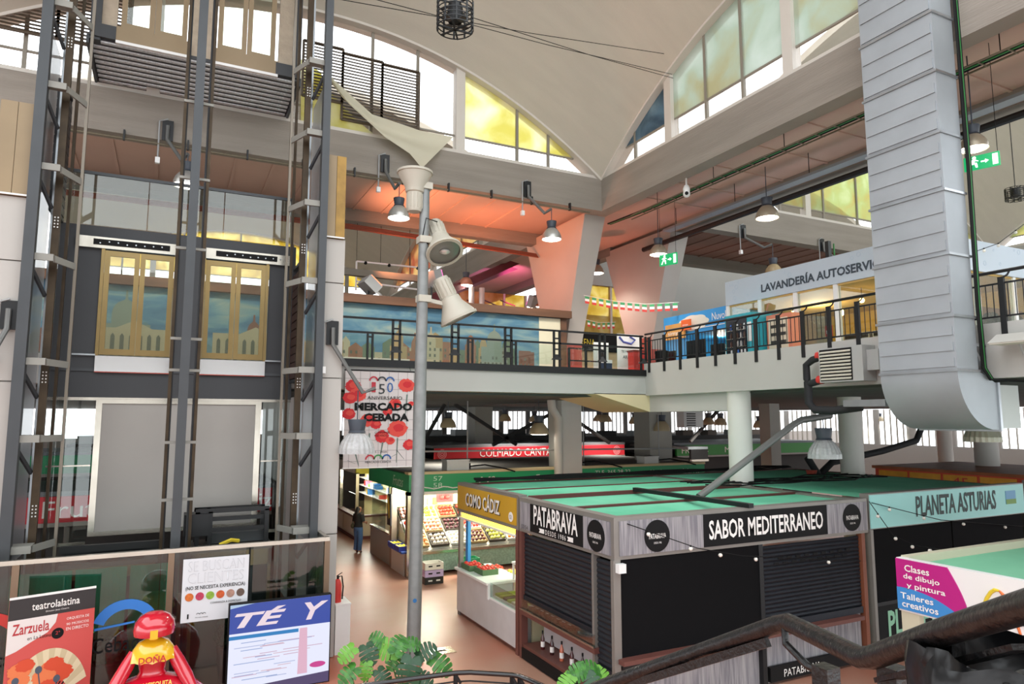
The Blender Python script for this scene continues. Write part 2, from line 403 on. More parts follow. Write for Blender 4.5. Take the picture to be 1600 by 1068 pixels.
w5 = lunette('window_5', 'arched window with golden film at the far end of the hall', (cx, Y2+HB+.2, ZB1), XP, hx,
        [-6, -3, 0, 3, 6], [-4.5, 4.5], [gold_film]*10, rails=(.6,))
# walls closing the upper hall
gw = struct(MB().box((-10, 42.2, 6), (36, 42.5, 7.4)).build('wall_back', white_wall), 'far white wall of the upper hall below golden windows')
box1('wall_band', (-10, 42.2, 10.0), (36, 42.5, 11.0), white_wall, gw)
box1('wall_panel', (-10, 42.22, 7.4), (13.5, 42.48, 10.0), white_wall, gw)
box1('wall_panel', (17.0, 42.22, 7.4), (36, 42.48, 10.0), white_wall, gw)
for k in range(2):
    x = 13.5+k*1.7
    MB().box((x, 42.3, 7.4), (x+1.6, 42.35, 10.0)).build('pane', gold_film, gw)
    MB().box((x+1.6, 42.25, 7.4), (x+1.7, 42.4, 10.0)).build('mullion', mull_w, gw)
g2 = struct(MB().box((16.4, 24.7, 6), (34, 24.95, 8.1)).build('wall_back', white_wall), 'cream wall with golden windows behind the flared columns')
box1('wall_panel', (18.3, 24.7, 8.1), (34, 24.95, 12.7), white_wall, g2); box1('wall_panel', (16.0, 24.7, 10.55), (18.3, 24.95, 12.7), white_wall, g2); box1('wall_panel', (16.4, 24.7, 8.1), (18.3, 24.95, 8.35), white_wall, g2)
for a_, b_ in ((14.9, 17.2), (17.3, 18.3)): MB().box((a_, 24.8, 8.35), (b_, 24.83, 10.55)).build('pane', gold_film, g2); MB().box((b_, 24.74, 8.35), (b_+.1, 24.9, 10.55)).build('mullion', mull_w, g2)
g3 = struct(MB().box((12.6, 31, 6), (16.3, 31.25, 9.6)).build('wall_back', white_wall), 'low wall under yellow windows far beyond the mural')
for k in range(3): MB().box((12.6+k*1.25, 31.1, 9.6), (13.75+k*1.25, 31.13, 11.1)).build('pane', gold_film, g3); MB().box((13.75+k*1.25, 31.05, 9.6), (13.85+k*1.25, 31.2, 11.1)).build('mullion', mull_w, g3)
struct(MB().box((X2+W, -3, 6), (X2+W+.3, 42, 12.4)).build('wall_right', white_wall), 'white end wall of the upper hall beyond the laundromat')
w8 = lunette('window_8', 'arched window with green film far right beyond the laundromat', (X2+W+.2, cy, ZB1), V((0, 1, 0)), hy, [-6, -3, 0, 3, 6], [4.5, -4.5], [grn_film]*9, rails=(.5,))
struct(MB().box((-14, -3.3, 5.2), (40, -3, 11.4)).build('added_wall_front', white_wall), 'unseen white wall added behind the stair landing to block light')  # unseen wall added to cut light from behind, left open below
struct(MB().box((-14.3, -3, 5.2), (-14, 47, 11.4)).build('wall_left', white_wall), 'unseen white wall added far left of the lifts to block light')  # unseen wall added to hold back side light, open low down to admit some
struct(MB().box((-10.3, 18.3, 6), (-10, 42.2, 12.4)).build('wall_left', white_wall), 'white end wall of the upper hall behind the lifts')
# ------------------------------------------------------------------ lower hall: far glazed wall and round columns
lw_ = struct(MB().box((-14, 47, 0), (60, 47.3, 3.6)).build('wall_back', mat('grey_wall', '#8e8b86', .8)), 'far wall of the lower hall under bright windows')
wr2 = struct(MB().box((44, 6, 0), (44.3, 47, 3.0)).build('wall_right', mat('grey_wall', '#8e8b86', .8)), 'right-hand wall of the lower hall under bright windows')
for k in range(18):
    x = 4+k*2.3
    MB().box((x, 47.05, 3.6), (x+.35, 47.25, 5.4)).build('mullion', mat('grey_wall', '#8e8b86', .8), lw_)
    MB().box((x+.35, 47.1, 3.6), (x+2.3, 47.13, 5.4)).build('pane', sky_pane, lw_)
    for q in range(1, 5): MB().box((x+.35+q*.4, 47.07, 3.6), (x+.39+q*.4, 47.2, 5.4)).build('glazing_bar', mull_m, lw_)
for k in range(15):
    y = 8+k*2.6
    MB().box((44.05, y, 3.0), (44.25, y+.35, 5.4)).build('mullion', mat('grey_wall', '#8e8b86', .8), wr2)
    MB().box((44.1, y+.35, 3.0), (44.13, y+2.6, 5.4)).build('pane', sky_pane, wr2)
    for q in range(1, 5): MB().box((44.07, y+.35+q*.45, 3.0), (44.2, y+.39+q*.45, 5.4)).build('glazing_bar', mull_m, wr2)
colw = mat('white_column_paint', '#cfcdc6', .65, noise=(.8, .06)); colg = mat('grey_column_paint', '#a9a69d', .7, noise=(.8, .1))
def rcol(x, y, r, z1, label, m=colw): struct(MB().lathe([(r, 0), (r, z1)], (x, y, 0), 28).build('column', m, smooth=True), label)
rcol(12.72, 12.8, .285, 5.42, 'round white column rising through the green stall roof')
for (px, py, z, r, lab) in ((1333, 742, 3.1, .32, 'round grey-white column behind the grey hanging pipe'), (1543, 725, 3.1, .38, 'round white column behind the galvanised lamp below the duct'), (1478, 715, 3.0, .3, 'slim round white column before the bright lower windows'), (1425, 690, 3.2, .28, 'far round white column beneath the duct elbow')):
    p = oz(z, px, py); rcol(p.x, p.y, r, 5.38, lab)
p = oz(3.1, 885, 728)
sq = struct(MB().box((p.x-.35, p.y-.3, 0), (p.x+.45, p.y+.6, 5.38)).build('column', colw), 'square white column with a drain pipe under the mezzanine')
MB().tube([(p.x-.52, p.y-.35, 0), (p.x-.52, p.y-.35, 4.75), (p.x-.75, p.y-.35, 5.05), (p.x-.78, p.y-.35, 5.38)], .15, 12).build('drain_pipe', colw, sq, smooth=True)
p = oz(3.1, 1021, 718); struct(MB().box((p.x-.55, p.y-.5, 0), (p.x+.55, p.y+.5, 5.38)).build('column', colg), 'square grey column behind the white junction box')
p = oz(3.2, 750, 700); struct(MB().box((p.x-.5, p.y-.5, 0), (p.x+.5, p.y+.5, 5.38)).build('column', colg), 'far square column among the dark trusses')
p = oz(3.1, 1205, 716); struct(MB().box((p.x-.28, p.y-.28, 0), (p.x+.28, p.y+.28, 5.38)).build('column', colg), 'square pale column left of the hanging glass lamp')
# ================================================================== mural wall on the mezzanine
MU = 19.3
def mural_paint():
    m = bpy.data.materials.new('mural_sky_paint'); m.use_nodes = True; nt = m.node_tree; N = nt.nodes; L = nt.links; b = N['Principled BSDF']
    b.inputs['Roughness'].default_value = .7
    tc = N.new('ShaderNodeTexCoord'); mp = N.new('ShaderNodeMapping'); mp.inputs['Scale'].default_value = (.35, 1, 1.3); L.new(tc.outputs['Object'], mp.inputs[0])
    n = N.new('ShaderNodeTexNoise'); n.inputs['Scale'].default_value = 1.6; n.inputs['Detail'].default_value = 7; n.inputs['Distortion'].default_value = .8; L.new(mp.outputs[0], n.inputs['Vector'])
    r = N.new('ShaderNodeValToRGB'); e = r.color_ramp.elements; e[0].position = .3; e[0].color = lin('#2b4d66'); e[1].position = .72; e[1].color = lin('#8d9484')
    a = e.new(.47); a.color = lin('#41697f'); a = e.new(.58); a.color = lin('#607f86')
    L.new(n.outputs['Fac'], r.inputs[0]); L.new(r.outputs[0], b.inputs['Base Color'])
    return m
mw = thing('mural_wall', 'long painted city skyline mural with a timber ledge behind the railing', 'mural', (4, MU, 6))
MB().box((-9, MU, 6), (11.5, MU+.3, 8.02)).build('painted_wall', mural_paint(), mw)
MB().box((10.6, MU-.015, 6), (11.52, MU+.28, 8.0)).build('bare_end', mat('cream_plaster', '#cfc6ac', .8, noise=(1, .1)), mw)
MB().box((-9, MU-.18, 8.02), (11.75, MU+.6, 8.26)).build('ledge', mat('weathered_timber', '#6d4830', .7, noise=(1.5, .5), stretch=(.3, 2, 2)), mw)
MB().box((11.4, MU-.05, 6), (11.62, MU+.7, 8.02)).build('end_post', mat('weathered_timber', '#8a5a3c'), mw)
# painted buildings: flat paint, a few shapes each
paints = [mat('mural_ochre', '#857350', .8), mat('mural_brick', '#76523d', .8), mat('mural_cream', '#918a70', .8), mat('mural_green', '#4f5e4a', .8), mat('mural_teal', '#4f6c72', .8), mat('mural_rust', '#654334', .8)]
rr = random.Random(3)
def paint(poly, m, d=.004): MB().prism([(x, MU-d, z) for x, z in poly], (0, .003, 0)).build('painted_building', m, mw)
x = -8.6
while x < 10.3:
    w_ = rr.uniform(.22, .5); h_ = rr.uniform(.35, .8)+(.25 if 5.5 < x < 9.5 else 0); m = rr.choice(paints)
    kind = rr.random(); zb = 6.12
    if kind < .45: poly = [(x, zb), (x+w_, zb), (x+w_, zb+h_), (x, zb+h_)]
    elif kind < .75: poly = [(x, zb), (x+w_, zb), (x+w_, zb+h_), (x+w_/2, zb+h_+.16), (x, zb+h_)]
    else:
        poly = [(x, zb), (x+w_, zb), (x+w_, zb+h_)] + [(x+w_/2+w_*.38*math.cos(a*math.pi/8), zb+h_+.3*math.sin(a*math.pi/8)) for a in range(9)] + [(x, zb+h_)]
    paint(poly, m, .004+.002*rr.random())
    for q in range(int(h_/.2)):
        for c in range(max(1, int(w_/.16))):
            if rr.random() < .7: paint([(x+.05+c*.15, zb+.08+q*.18), (x+.11+c*.15, zb+.08+q*.18), (x+.11+c*.15, zb+.17+q*.18), (x+.05+c*.15, zb+.17+q*.18)], mat('mural_shadow', '#4d5244', .8), .0085)
    x += w_*rr.uniform(.6, .9)
def dome_b(xc, zb, w_, h_, m):     # cathedral with drum, dome and lantern
    paint([(xc-w_, zb), (xc+w_, zb), (xc+w_, zb+h_*.55), (xc+w_*.55, zb+h_*.55), (xc+w_*.55, zb+h_*.7)] + [(xc+w_*.55*math.cos(a*math.pi/10), zb+h_*.7+h_*.2*math.sin(a*math.pi/10)) for a in range(4)] +
          [(xc+.03, zb+h_*.91), (xc+.02, zb+h_*1.05), (xc-.02, zb+h_*1.05), (xc-.03, zb+h_*.91)] + [(xc-w_*.55*math.cos(a*math.pi/10), zb+h_*.7+h_*.2*math.sin(a*math.pi/10)) for a in (3, 2, 1, 0)] + [(xc-w_*.55, zb+h_*.55), (xc-w_, zb+h_*.55)], m, .008)
dome_b(9.0, 6.15, .45, 1.45, mat('mural_greygreen', '#6b7568', .8)); dome_b(6.9, 6.15, .28, 1.25, mat('mural_cream', '#c9bf9c')); dome_b(5.9, 6.15, .26, 1.25, mat('mural_ochre', '#b29a6a'))
dome_b(6.4, 6.1, .2, 1.1, paints[1]); dome_b(-1.1, 6.12, .55, 1.7, mat('mural_greygreen', '#97a08e')); dome_b(1.9, 6.12, .3, 1.3, paints[5])
# palace front with columns, and the white bridge
for (a, b) in ((-1.9, .1), (.9, 3.0)):
    paint([(a, 6.1), (b, 6.1), (b, 6.95), ((a+b)/2+.4, 6.95), ((a+b)/2, 7.15), ((a+b)/2-.4, 6.95), (a, 6.95)], mat('mural_cream', '#c9bf9c'), .010)
    for k in range(9):
        xx = a+.1+k*(b-a-.2)/9; paint([(xx, 6.25), (xx+.09, 6.25), (xx+.09, 6.75), (xx+.045, 6.82), (xx, 6.75)], mat('mural_shadow', '#4d5244', .8), .014)
bz = mat('mural_white', '#9fa193', .8)
for k in range(5):
    xx = 3.5+k*.55
    paint([(xx, 6.1), (xx+.06, 6.1)] + [(xx+.06+.22-.22*math.cos(a*math.pi/8), 6.28+.12*math.sin(a*math.pi/8)) for a in range(9)] + [(xx+.5, 6.1), (xx+.55, 6.1), (xx+.55, 6.46), (xx, 6.46)], bz, .012)
# ------------------------------------------------------------------ railing before the mural
YR = MYF+.1
rl = thing('mezzanine_railing', 'black steel railing with glass infill before the mural', 'railing', (8, YR, 6.13))
def rz(px, py): return oy(YR, px, py)
for (a, b, nm) in (((534, 494), (1008, 526), 'top_rail'), ((534, 517), (905, 538), 'middle_rail')):
    p, q = rz(*a), rz(*b)
    zz = (p.z+q.z)/2
    MB().bar((2.95, YR, zz), (MXF, YR, zz), .06, .05).build(nm, black_metal, rl)
ZT = (rz(534, 494).z+rz(1008, 526).z)/2; ZM = (rz(534, 517).z+rz(905, 538).z)/2
for px in (619, 711, 794, 870, 941, 1005):
    xx = rz(px, 540).x
    for d in (-.09, .09): MB().box((xx+d-.025, YR-.03, 6.13), (xx+d+.025, YR+.03, ZT)).build('post', black_metal, rl)
    for z in (6.9, 6.6): MB().box((xx-.09, YR-.02, z), (xx+.09, YR+.02, z+.04)).build('post_tie', black_metal, rl)
    MB()._a([(xx-.15, YR-.05, 6.33), (xx+.15, YR-.05, 6.33), (xx+.15, YR+.05, 6.33), (xx-.15, YR+.05, 6.33), (xx-.05, YR, 6.48), (xx+.05, YR, 6.48)], [(3,2,1,0), (0,1,5,4), (2,3,4,5), (1,2,5), (3,0,4)]).build('clamp', black_metal, rl)
for px in (578, 735, 803):
    xx = rz(px, 540).x
    for d in (-.06, .06): MB().box((xx+d-.022, YR-.025, 6.13), (xx+d+.022, YR+.025, ZM)).build('short_post', black_metal, rl)
    MB().box((xx-.06, YR-.02, ZM-.12), (xx+.06, YR+.02, ZM-.08)).build('post_tie', black_metal, rl)
xs_ = [2.95] + [rz(px, 540).x for px in (619, 711, 794, 870, 941, 1005)]
for a, b in zip(xs_[:-1], xs_[1:]): MB().box((a+.14, YR+.03, 6.2), (b-.14, YR+.045, ZM-.05)).build('pane', clear, rl)
# ------------------------------------------------------------------ railing on the laundromat side
XR = MXF+.02
rl2 = thing('mezzanine_railing', 'black barred railing along the laundromat gallery', 'railing', (XR, 12, 6.32))
ZR = 7.18
def yb(px): return ox(XR, px, 540).y
MB().tube([(XR-.02, MYF, ZR), (XR-.02, -1, ZR)], .03, 8).build('top_rail', black_metal, rl2, smooth=True)
for z in (6.98, 6.42): MB().bar((XR, MYF, z), (XR, -1, z), .025, .03).build('rail', black_metal, rl2)
ys_ = [yb(px) for px in (1016, 1038, 1063, 1090, 1119, 1150, 1184, 1220, 1256, 1298, 1345)]; st_ = (ys_[0]-ys_[-1])/10
ys_ = [MYF-.2-k*st_ for k in range(17)]
src = None
for y in ys_:
    mb = MB().box((XR-.06, y-.045, 6.05), (XR-.01, y+.045, 7.08)); o = mb.build('post', black_metal, rl2)
    MB().tube([(XR-.035, y, 7.05), (XR-.035, y-.1, 7.1), (XR-.02, y-.14, ZR)], .016, 6).build('bracket', black_metal, rl2, smooth=True)
src = MB().box((XR-.006, ys_[0]-.006, 6.42), (XR+.006, ys_[0]+.006, 6.98)).build('baluster', black_metal, rl2)
k = 1
while ys_[0]-k*.115 > ys_[-1]: piece(src, 'baluster', (0, -k*.115, 0), rl2); k += 1
# ------------------------------------------------------------------ laundromat
LX, LY0, LY1 = 14.0, 8.5, 14.45
lb = thing('laundromat', 'pale blue-white laundromat cabin with glazed front and LAVANDERIA sign', 'shop', (LX+2, 11, 6))
skin = mat('pale_blue_print', '#b9c4cf', .45, noise=(.6, .04))
lam = mat('laundromat_yellow_wall', '#d9b25a', .7)
fas = MB().box((LX, LY0, 7.9), (LX+4.5, LY1, 8.58)).build('fascia', skin, lb)
MB().box((LX+4.2, LY0+.1, 6), (LX+4.4, LY1-.1, 7.9)).build('back_wall', lam, lb)
MB().box((LX+.1, LY1-.12, 6), (LX+4.4, LY1-.08, 7.9)).build('side_pane', clear, lb)
MB().box((LX+.05, LY0+.05, 6), (LX+4.4, LY1-.05, 6.03)).build('floor_mat', mat('grey_vinyl', '#8c8f90', .5), lb)
MB().box((LX+.05, LY0+.05, 7.86), (LX+4.4, LY1-.05, 7.9)).build('inner_ceiling', mat('warm_ceiling', '#dcb871', .7), lb)
n = 5
for k in range(n+1):
    y = LY0+.04+(LY1-LY0-.08)*k/n
    MB().box((LX+.02, y-.06, 6), (LX+.14, y+.06, 7.9)).build('frame_post', white_m, lb)
    if k < n:
        y1 = LY0+.04+(LY1-LY0-.08)*(k+1)/n; MB().box((LX+.07, y+.06, 6.05), (LX+.085, y1-.06, 7.88)).build('pane', clear, lb)
for k in range(4):
    x = LX+.1+k*1.4
    MB().box((x, LY0+.02, 6), (x+.1, LY0+.12, 7.9)).build('frame_post', white_m, lb)
    if k < 3: MB().box((x+.1, LY0+.06, 6.05), (x+1.4, LY0+.07, 7.88)).build('pane', clear, lb)
text('LAVANDERÍA AUTOSERVICIO', lb, (LX-.004, 11.25, 8.2), (0, -1, 0), UP, 3.75, .27, mat('dark_slate_print', '#3c4650', .6), bold=.035)
rr = random.Random(5)
bub = mat('bubble_print', '#9fb3c4', .5)
for k in range(26):
    y, z, r = rr.uniform(LY0+.1, LY1-.1), rr.uniform(7.97, 8.52), rr.uniform(.02, .065)
    MB().lathe([(r, -.004), (r, 0), (r*.84, 0), (r*.84, -.004)], (LX-.002, y, z), 14, (-1, 0, 0), caps=False).build('printed_bubble', bub, lb)
for k in range(14):
    x, z, r = rr.uniform(LX+.1, LX+4.3), rr.uniform(7.97, 8.52), rr.uniform(.02, .08)
    MB().lathe([(r, -.004), (r, 0), (r*.84, 0), (r*.84, -.004)], (x, LY0-.002, z), 14, (0, -1, 0), caps=False).build('printed_bubble', bub, lb)
# lamps inside the laundromat
bulb = mat('warm_bulb', '#ffd28a', .4, emit=14)
def lamp_light(name, loc, energy, color, size=.15, kind='POINT'):
    l = bpy.data.lights.new(name, kind); l.energy = energy; l.color = color
    if kind == 'POINT': l.shadow_soft_size = size
    if kind == 'AREA': l.size = size
    o = bpy.data.objects.new(name, l); COL.objects.link(o); o.location = loc; return o
for k, (px, py, X) in enumerate(((1239, 476, 14.9), (1308, 462, 14.9), (1346, 455, 14.8), (1313, 481, 16), (1246, 500, 16.5))):
    p = ox(X, px, py); p.z = min(p.z, 7.6)
    t = thing('hanging_bulb', ['warm bare bulb hanging behind the first laundromat pane', 'warm bare bulb hanging in the middle of the laundromat', 'warm bare bulb hanging near the duct inside the laundromat', 'round warm lamp low at the back of the laundromat', 'small warm lamp deep inside the laundromat'][k], 'lamp', p)
    MB().tube([p, (p.x, p.y, 7.88)], .006, 5).build('cord', black_m, t); MB().sphere(p-V((0, 0, .05)), .06 if k != 3 else .1, 12, 8).build('bulb', bulb, t, smooth=True)
    MB().lathe([(.025, 0), (.025, .08)], p, 10).build('socket', black_m, t, smooth=True)
lamp_light('laundromat_light', (LX+2, 10, 7.6), 70, (1, .8, .5), .3); lamp_light('laundromat_light', (LX+2, 13, 7.6), 70, (1, .8, .5), .3)
# machines and furniture in the laundromat
wash = mat('steel_grey_front', '#8d8f8f', .4, metal=.4); dark_glass = mat('dark_round_glass', '#2a211c', .15, coat=.5)
for k, (yy, lab) in enumerate(((10.2, 'grey washing machine nearest the duct in the laundromat'), (11.1, 'second grey washing machine in the laundromat row'), (12.0, 'grey washing machine midway along the laundromat wall'), (12.9, 'grey washing machine nearest the blue shop'))):
    t = thing('washing_machine', lab, 'washing machine', (LX+3.7, yy, 6.03), group='washing machines')
    MB().box((LX+3.4, yy-.4, 6.03), (LX+4.15, yy+.4, 7.15)).build('body', wash, t)
    MB().lathe([(.26, 0), (.26, .04), (.2, .06), (.0, .06)], (LX+3.4, yy, 6.6), 20, (-1, 0, 0)).build('door', dark_glass, t, smooth=True)
    MB().box((LX+3.38, yy-.36, 7.0), (LX+3.4, yy+.36, 7.12)).build('control_panel', black_m, t)
for k, (px, lab) in enumerate(((1548, 'big round dryer drum seen past the duct'), (1585, 'second round dryer drum behind the railing'))):
    p = oy(8.9, px, 478); t = thing('dryer_drum', lab, 'dryer', (p.x, 9.1, 6.03), group='dryers by the gallery')
    MB().box((p.x-.45, 8.95, 6.03), (p.x+.45, 9.6, 7.25)).build('body', mat('orange_brown_panel', '#a8642c', .5), t)
    MB().lathe([(.38, 0), (.38, .1), (.3, .12), (.26, .02), (0, .02)], (p.x, 8.95, 6.75), 24, (0, -1, 0)).build('round_door', mat('brass_dark_rim', '#5a4630', .25, metal=.6), t, smooth=True)
bx = thing('notice_board', 'small red fire notice on the laundromat window', 'sign', ox(14.0, 1293, 517))
p = ox(14.0, 1293, 517); MB().box((14.04, p.y-.09, p.z-.12), (14.07, p.y+.09, p.z+.14)).build('plate', mat('fire_red', '#c0302a', .5), bx)
MB().box((14.03, p.y-.05, p.z-.06), (14.042, p.y+.05, p.z+.02)).build('pictogram', white_p, bx)
# ------------------------------------------------------------------ drink machine and blue shop
def vend(px, w_, m1, lab, rows, X=13.25, h=1.6):
    p = ox(X, px, 540); y = p.y
    t = thing('vending_machine', lab, 'vending machine', (X, y, 6)); MB().box((X, y-w_/2, 6), (X+.7, y+w_/2, 6+h)).build('cabinet', m1, t)
    MB().box((X-.015, y-w_/2+.18, 6.25), (X, y+w_/2-.04, 6+h-.12)).build('display_window', mat('dark_display', '#20242c', .2), t)
    rq = random.Random(px)
    for r in range(rows):
        MB().box((X-.03, y-w_/2+.2, 6.36+r*.22), (X-.014, y+w_/2-.06, 6.38+r*.22)).build('shelf', stainless, t)
        for q in range(5):
            yy = y-w_/2+.25+q*(w_-.36)/5
            MB().lathe([(.025, 0), (.025, .11), (.012, .15)], (X-.022, yy, 6.38+r*.22), 8).build('bottle', mat('drink_%d' % rq.randrange(4), ['#3a6ab8', '#c8482f', '#d9d9d9', '#55382c'][rq.randrange(4)], .3), t)
    MB().box((X-.02, y-w_/2+.03, 6.7), (X, y-w_/2+.15, 7.2)).build('coin_panel', white_m, t)
    return t
vend(1155, .95, mat('turquoise_panel', '#2fa3b3', .4), 'turquoise drinks vending machine in front of the laundromat', 4, h=1.45)
p = ox(13.65, 1190, 540); p.y = min(p.y, ox(13.25, 1155, 540).y-.95)
t = thing('snack_machine', 'salmon snack machine with black letters beside the turquoise machine', 'vending machine', (13.65, p.y, 6))
MB().box((13.65, p.y-.42, 6), (14.0-.02, p.y+.38, 7.35)).build('cabinet', mat('salmon_panel', '#d9866a', .5), t)
MB().box((13.63, p.y-.3, 6.1), (13.65, p.y+.3, 7.25)).build('front', mat('cream_front', '#dccdb5', .4), t)
for k, s_ in enumerate(('SNACK', 'SWEET', 'COFFEE', 'DRINK')): 
    pass
for k in range(5):
    MB().box((13.62, p.y-.25, 6.2+k*.2), (13.632, p.y+.22, 6.28+k*.2)).build('product_row', mat('dark_print', '#3a3430', .6), t)
# blue shop
BS = thing('phone_shop', 'bright blue kiosk with a white cloud on its fascia beside the laundromat', 'shop', (14.8, 16.6, 6))
bl = mat('bright_blue_panel', '#2f8fcf', .5)
a = ox(14.3, 1037, 500).y; b_ = LY1+.36
MB().box((14.3, b_-.3, 7.3), (17, a, 7.98)).build('fascia', bl, BS)
MB().box((14.3, a-.25, 6), (17, a, 7.3)).build('side_wall', bl, BS)
MB().box((16.8, b_-.3, 6), (17, a, 7.3)).build('back_wall', mat('pale_shop_wall', '#cfc4b0', .7), BS)
cl = mat('cloud_print', '#d9d3c6', .6)
cm = MB(); yc = ox(14.3, 1083, 488).y
for (dy, dz, r) in ((-.42, 0, .17), (-.15, .06, .22), (.15, .08, .2), (.4, .02, .18), (0, -.06, .2)):
    pass
pts = []
for k in range(40):
    t_ = 2*math.pi*k/40; r = 1+.12*abs(math.sin(3.5*t_)); pts.append((14.292, yc+.62*r*math.cos(t_), 7.66+.22*r*math.sin(t_)))
MB().prism(pts, (.006, 0, 0)).build('cloud', cl, BS)
text('NuvoLa', BS, (14.29, ox(14.3, 1127, 490).y, 7.74), (0, -1, 0), UP, .75, .22, white_p)
MB().box((14.285, b_, 7.46), (14.295, a-1.2, 7.48)).build('white_line', white_p, BS)
p = ox(14.25, 1056, 519)
sg = MB().box((14.2, p.y-.45, p.z-.22), (14.26, p.y+.45, p.z+.26)).build('shop_sign', mat('orange_tan_panel', '#d19a55', .5), BS)
text('simyo', sg, (14.198, p.y, p.z-.05), (0, -1, 0), UP, .62, .17, white_p)
p = ox(14.2, 1075, 508); MB().box((14.1, p.y-.2, p.z-.15), (14.16, p.y+.2, p.z+.17)).build('flag_sign', mat('orange_panel', '#e5642a', .5), BS)
text('simyo', BS, (14.095, p.y, p.z), (0, -1, 0), UP, .26, .08, white_p)
rq = random.Random(11)
MB().box((16.2, b_, 6.3), (16.75, a-.5, 6.34)).build('shelf', white_m, BS)
for r in range(4):
    MB().box((16.4, b_-.1, 6.4+r*.22), (16.78, a-.4, 6.42+r*.22)).build('shelf', white_m, BS)
prod = [mat('pack_%d' % k, h, .5) for k, h in enumerate(('#c9402f', '#2c6fb0', '#e3b23a', '#e8e6e0', '#2d2d30', '#6fae4d', '#d77fa0'))]
for r in range(4):
    y = b_
    while y < a-.6:
        w_ = rq.uniform(.08, .16); h_ = rq.uniform(.1, .18)
        q = MB().box((16.42, y, 6.42+r*.22), (16.6, y+w_, 6.42+r*.22+h_)).build('boxed_product', rq.choice(prod), BS); y += w_+.03
for (px, w_, h_, lab) in ((1088, .75, .6, 'large black monitor seen through the gallery railing'), (1048, .42, .38, 'small grey monitor beside the blue kiosk counter'), (1122, .5, .4, 'dark tablet stand near the kiosk counter')):
    p = ox(13.4, px, 542); t = thing('monitor', lab, 'monitor', (13.4, p.y, 6))
    MB().box((13.2, p.y-w_*.6, 6), (13.7, p.y+w_*.6, 6.28)).build('stand', mat('dark_cabinet', '#3a3532', .6), t)
    MB().box((13.37, p.y-.06, 6.28), (13.43, p.y+.06, 6.4)).build('neck', black_m, t)
    MB().box((13.36, p.y-w_/2, 6.36), (13.42, p.y+w_/2, 6.36+h_)).build('screen', mat('black_screen', '#1a1b1d', .2), t)
lamp_light('kiosk_light', (15.4, (a+b_)/2, 7.2), 45, (1, .85, .62), .2)
# ------------------------------------------------------------------ roll-up banner, bins and gate near the mezzanine corner
p = oy(17.4, 982, 570)
t = thing('rollup_banner', 'white roll-up banner with a blue ribbon and small lettering near the columns', 'banner', (p.x, 17.4, 6))
MB().box((p.x-.42, 17.38, 6.06), (p.x+.42, 17.4, 7.35)).build('sheet', white_p, t); MB().box((p.x-.45, 17.3, 6), (p.x+.45, 17.5, 6.07)).build('base', galv, t)
rib = mat('indigo_print', '#4a549a', .6)
MB().tube([(p.x-.35, 17.375, 7.25), (p.x-.2, 17.375, 7.1), (p.x+.1, 17.375, 7.05), (p.x+.25, 17.375, 7.18), (p.x+.05, 17.375, 7.28)], .035, 6).build('printed_ribbon', rib, t)
MB().tube([(p.x+.3, 17.375, 6.5), (p.x+.12, 17.375, 6.42), (p.x+.1, 17.375, 6.25), (p.x+.3, 17.375, 6.15)], .035, 6).build('printed_ribbon', rib, t)
text('TE MUEVE', t, (p.x-.03, 17.376, 6.8), XP, UP, .5, .07, black_m); text('ARENA', t, (p.x, 17.376, 6.63), XP, UP, .45, .1, black_m)
p = oy(16.9, 996, 570)
t = thing('red_bin', 'red box standing beside the white roll-up banner', 'box', (p.x, 16.9, 6)); MB().box((p.x-.2, 16.8, 6), (p.x+.2, 17.1, 6.75)).build('body', mat('fire_red', '#c0302a'), t); MB().box((p.x-.22, 16.78, 6.75), (p.x+.22, 17.12, 6.8)).build('lid', mat('dark_red', '#7d2620', .5), t)
p = ox(12.9, 1032, 552)
t = thing('waste_bin', 'black waste bin behind the railing corner post', 'bin', (12.9, p.y, 6)); MB().lathe([(.16, 0), (.2, .6), (.2, .62)], (12.95, p.y, 6), 14).build('body', black_m, t, smooth=True); MB().lathe([(.21, .62), (.21, .7), (.12, .74)], (12.95, p.y, 6), 14).build('lid', black_m, t, smooth=True)
# arena shop behind the column: dark box with yellow letters and a barrier
p0, p1 = oy(24, 905, 510), oy(24, 962, 510)
t = thing('shop_front', 'dark shop front with yellow lettering between the two flared columns', 'shop', ((p0.x+p1.x)/2, 24, 6))
MB().box((p0.x-.3, 24, 7.55), (p1.x+.4, 24.3, 8.3)).build('fascia', black_m, t); MB().box((p0.x-.3, 24.1, 6), (p1.x+.4, 24.3, 7.55)).build('wall', mat('cream_shutter', '#cbb68c', .6, noise=(3, .1), stretch=(.2, 1, 6)), t)
text('ARENA', t, (p0.x+.3, 23.996, 7.9), XP, UP, .95, .3, mat('yellow_print', '#d8c93a', .6))
for (px, w_, h_, c, lab) in ((940, .55, 1.1, '#c9c9c4', 'tall white display panel leaning by the red column base'), (947, .45, .45, '#2e3d55', 'small dark blue noticeboard on the mezzanine floor')):
    p = oy(18.2 if h_ > 1 else 17.2, px, 575); t = thing('display_panel', lab, 'panel', (p.x, p.y, 6)); MB().box((p.x-w_/2, p.y, 6.05), (p.x+w_/2, p.y+.05, 6.05+h_)).build('board', mat('board'+c, c, .5), t); MB().box((p.x-w_/2-.03, p.y-.05, 6), (p.x+w_/2+.03, p.y+.15, 6.05)).build('foot', grey_m, t)
    MB().box((p.x-w_/2, p.y-.01, 6.05+h_-.1), (p.x+w_/2, p.y, 6.05+h_)).build('header', white_p, t)
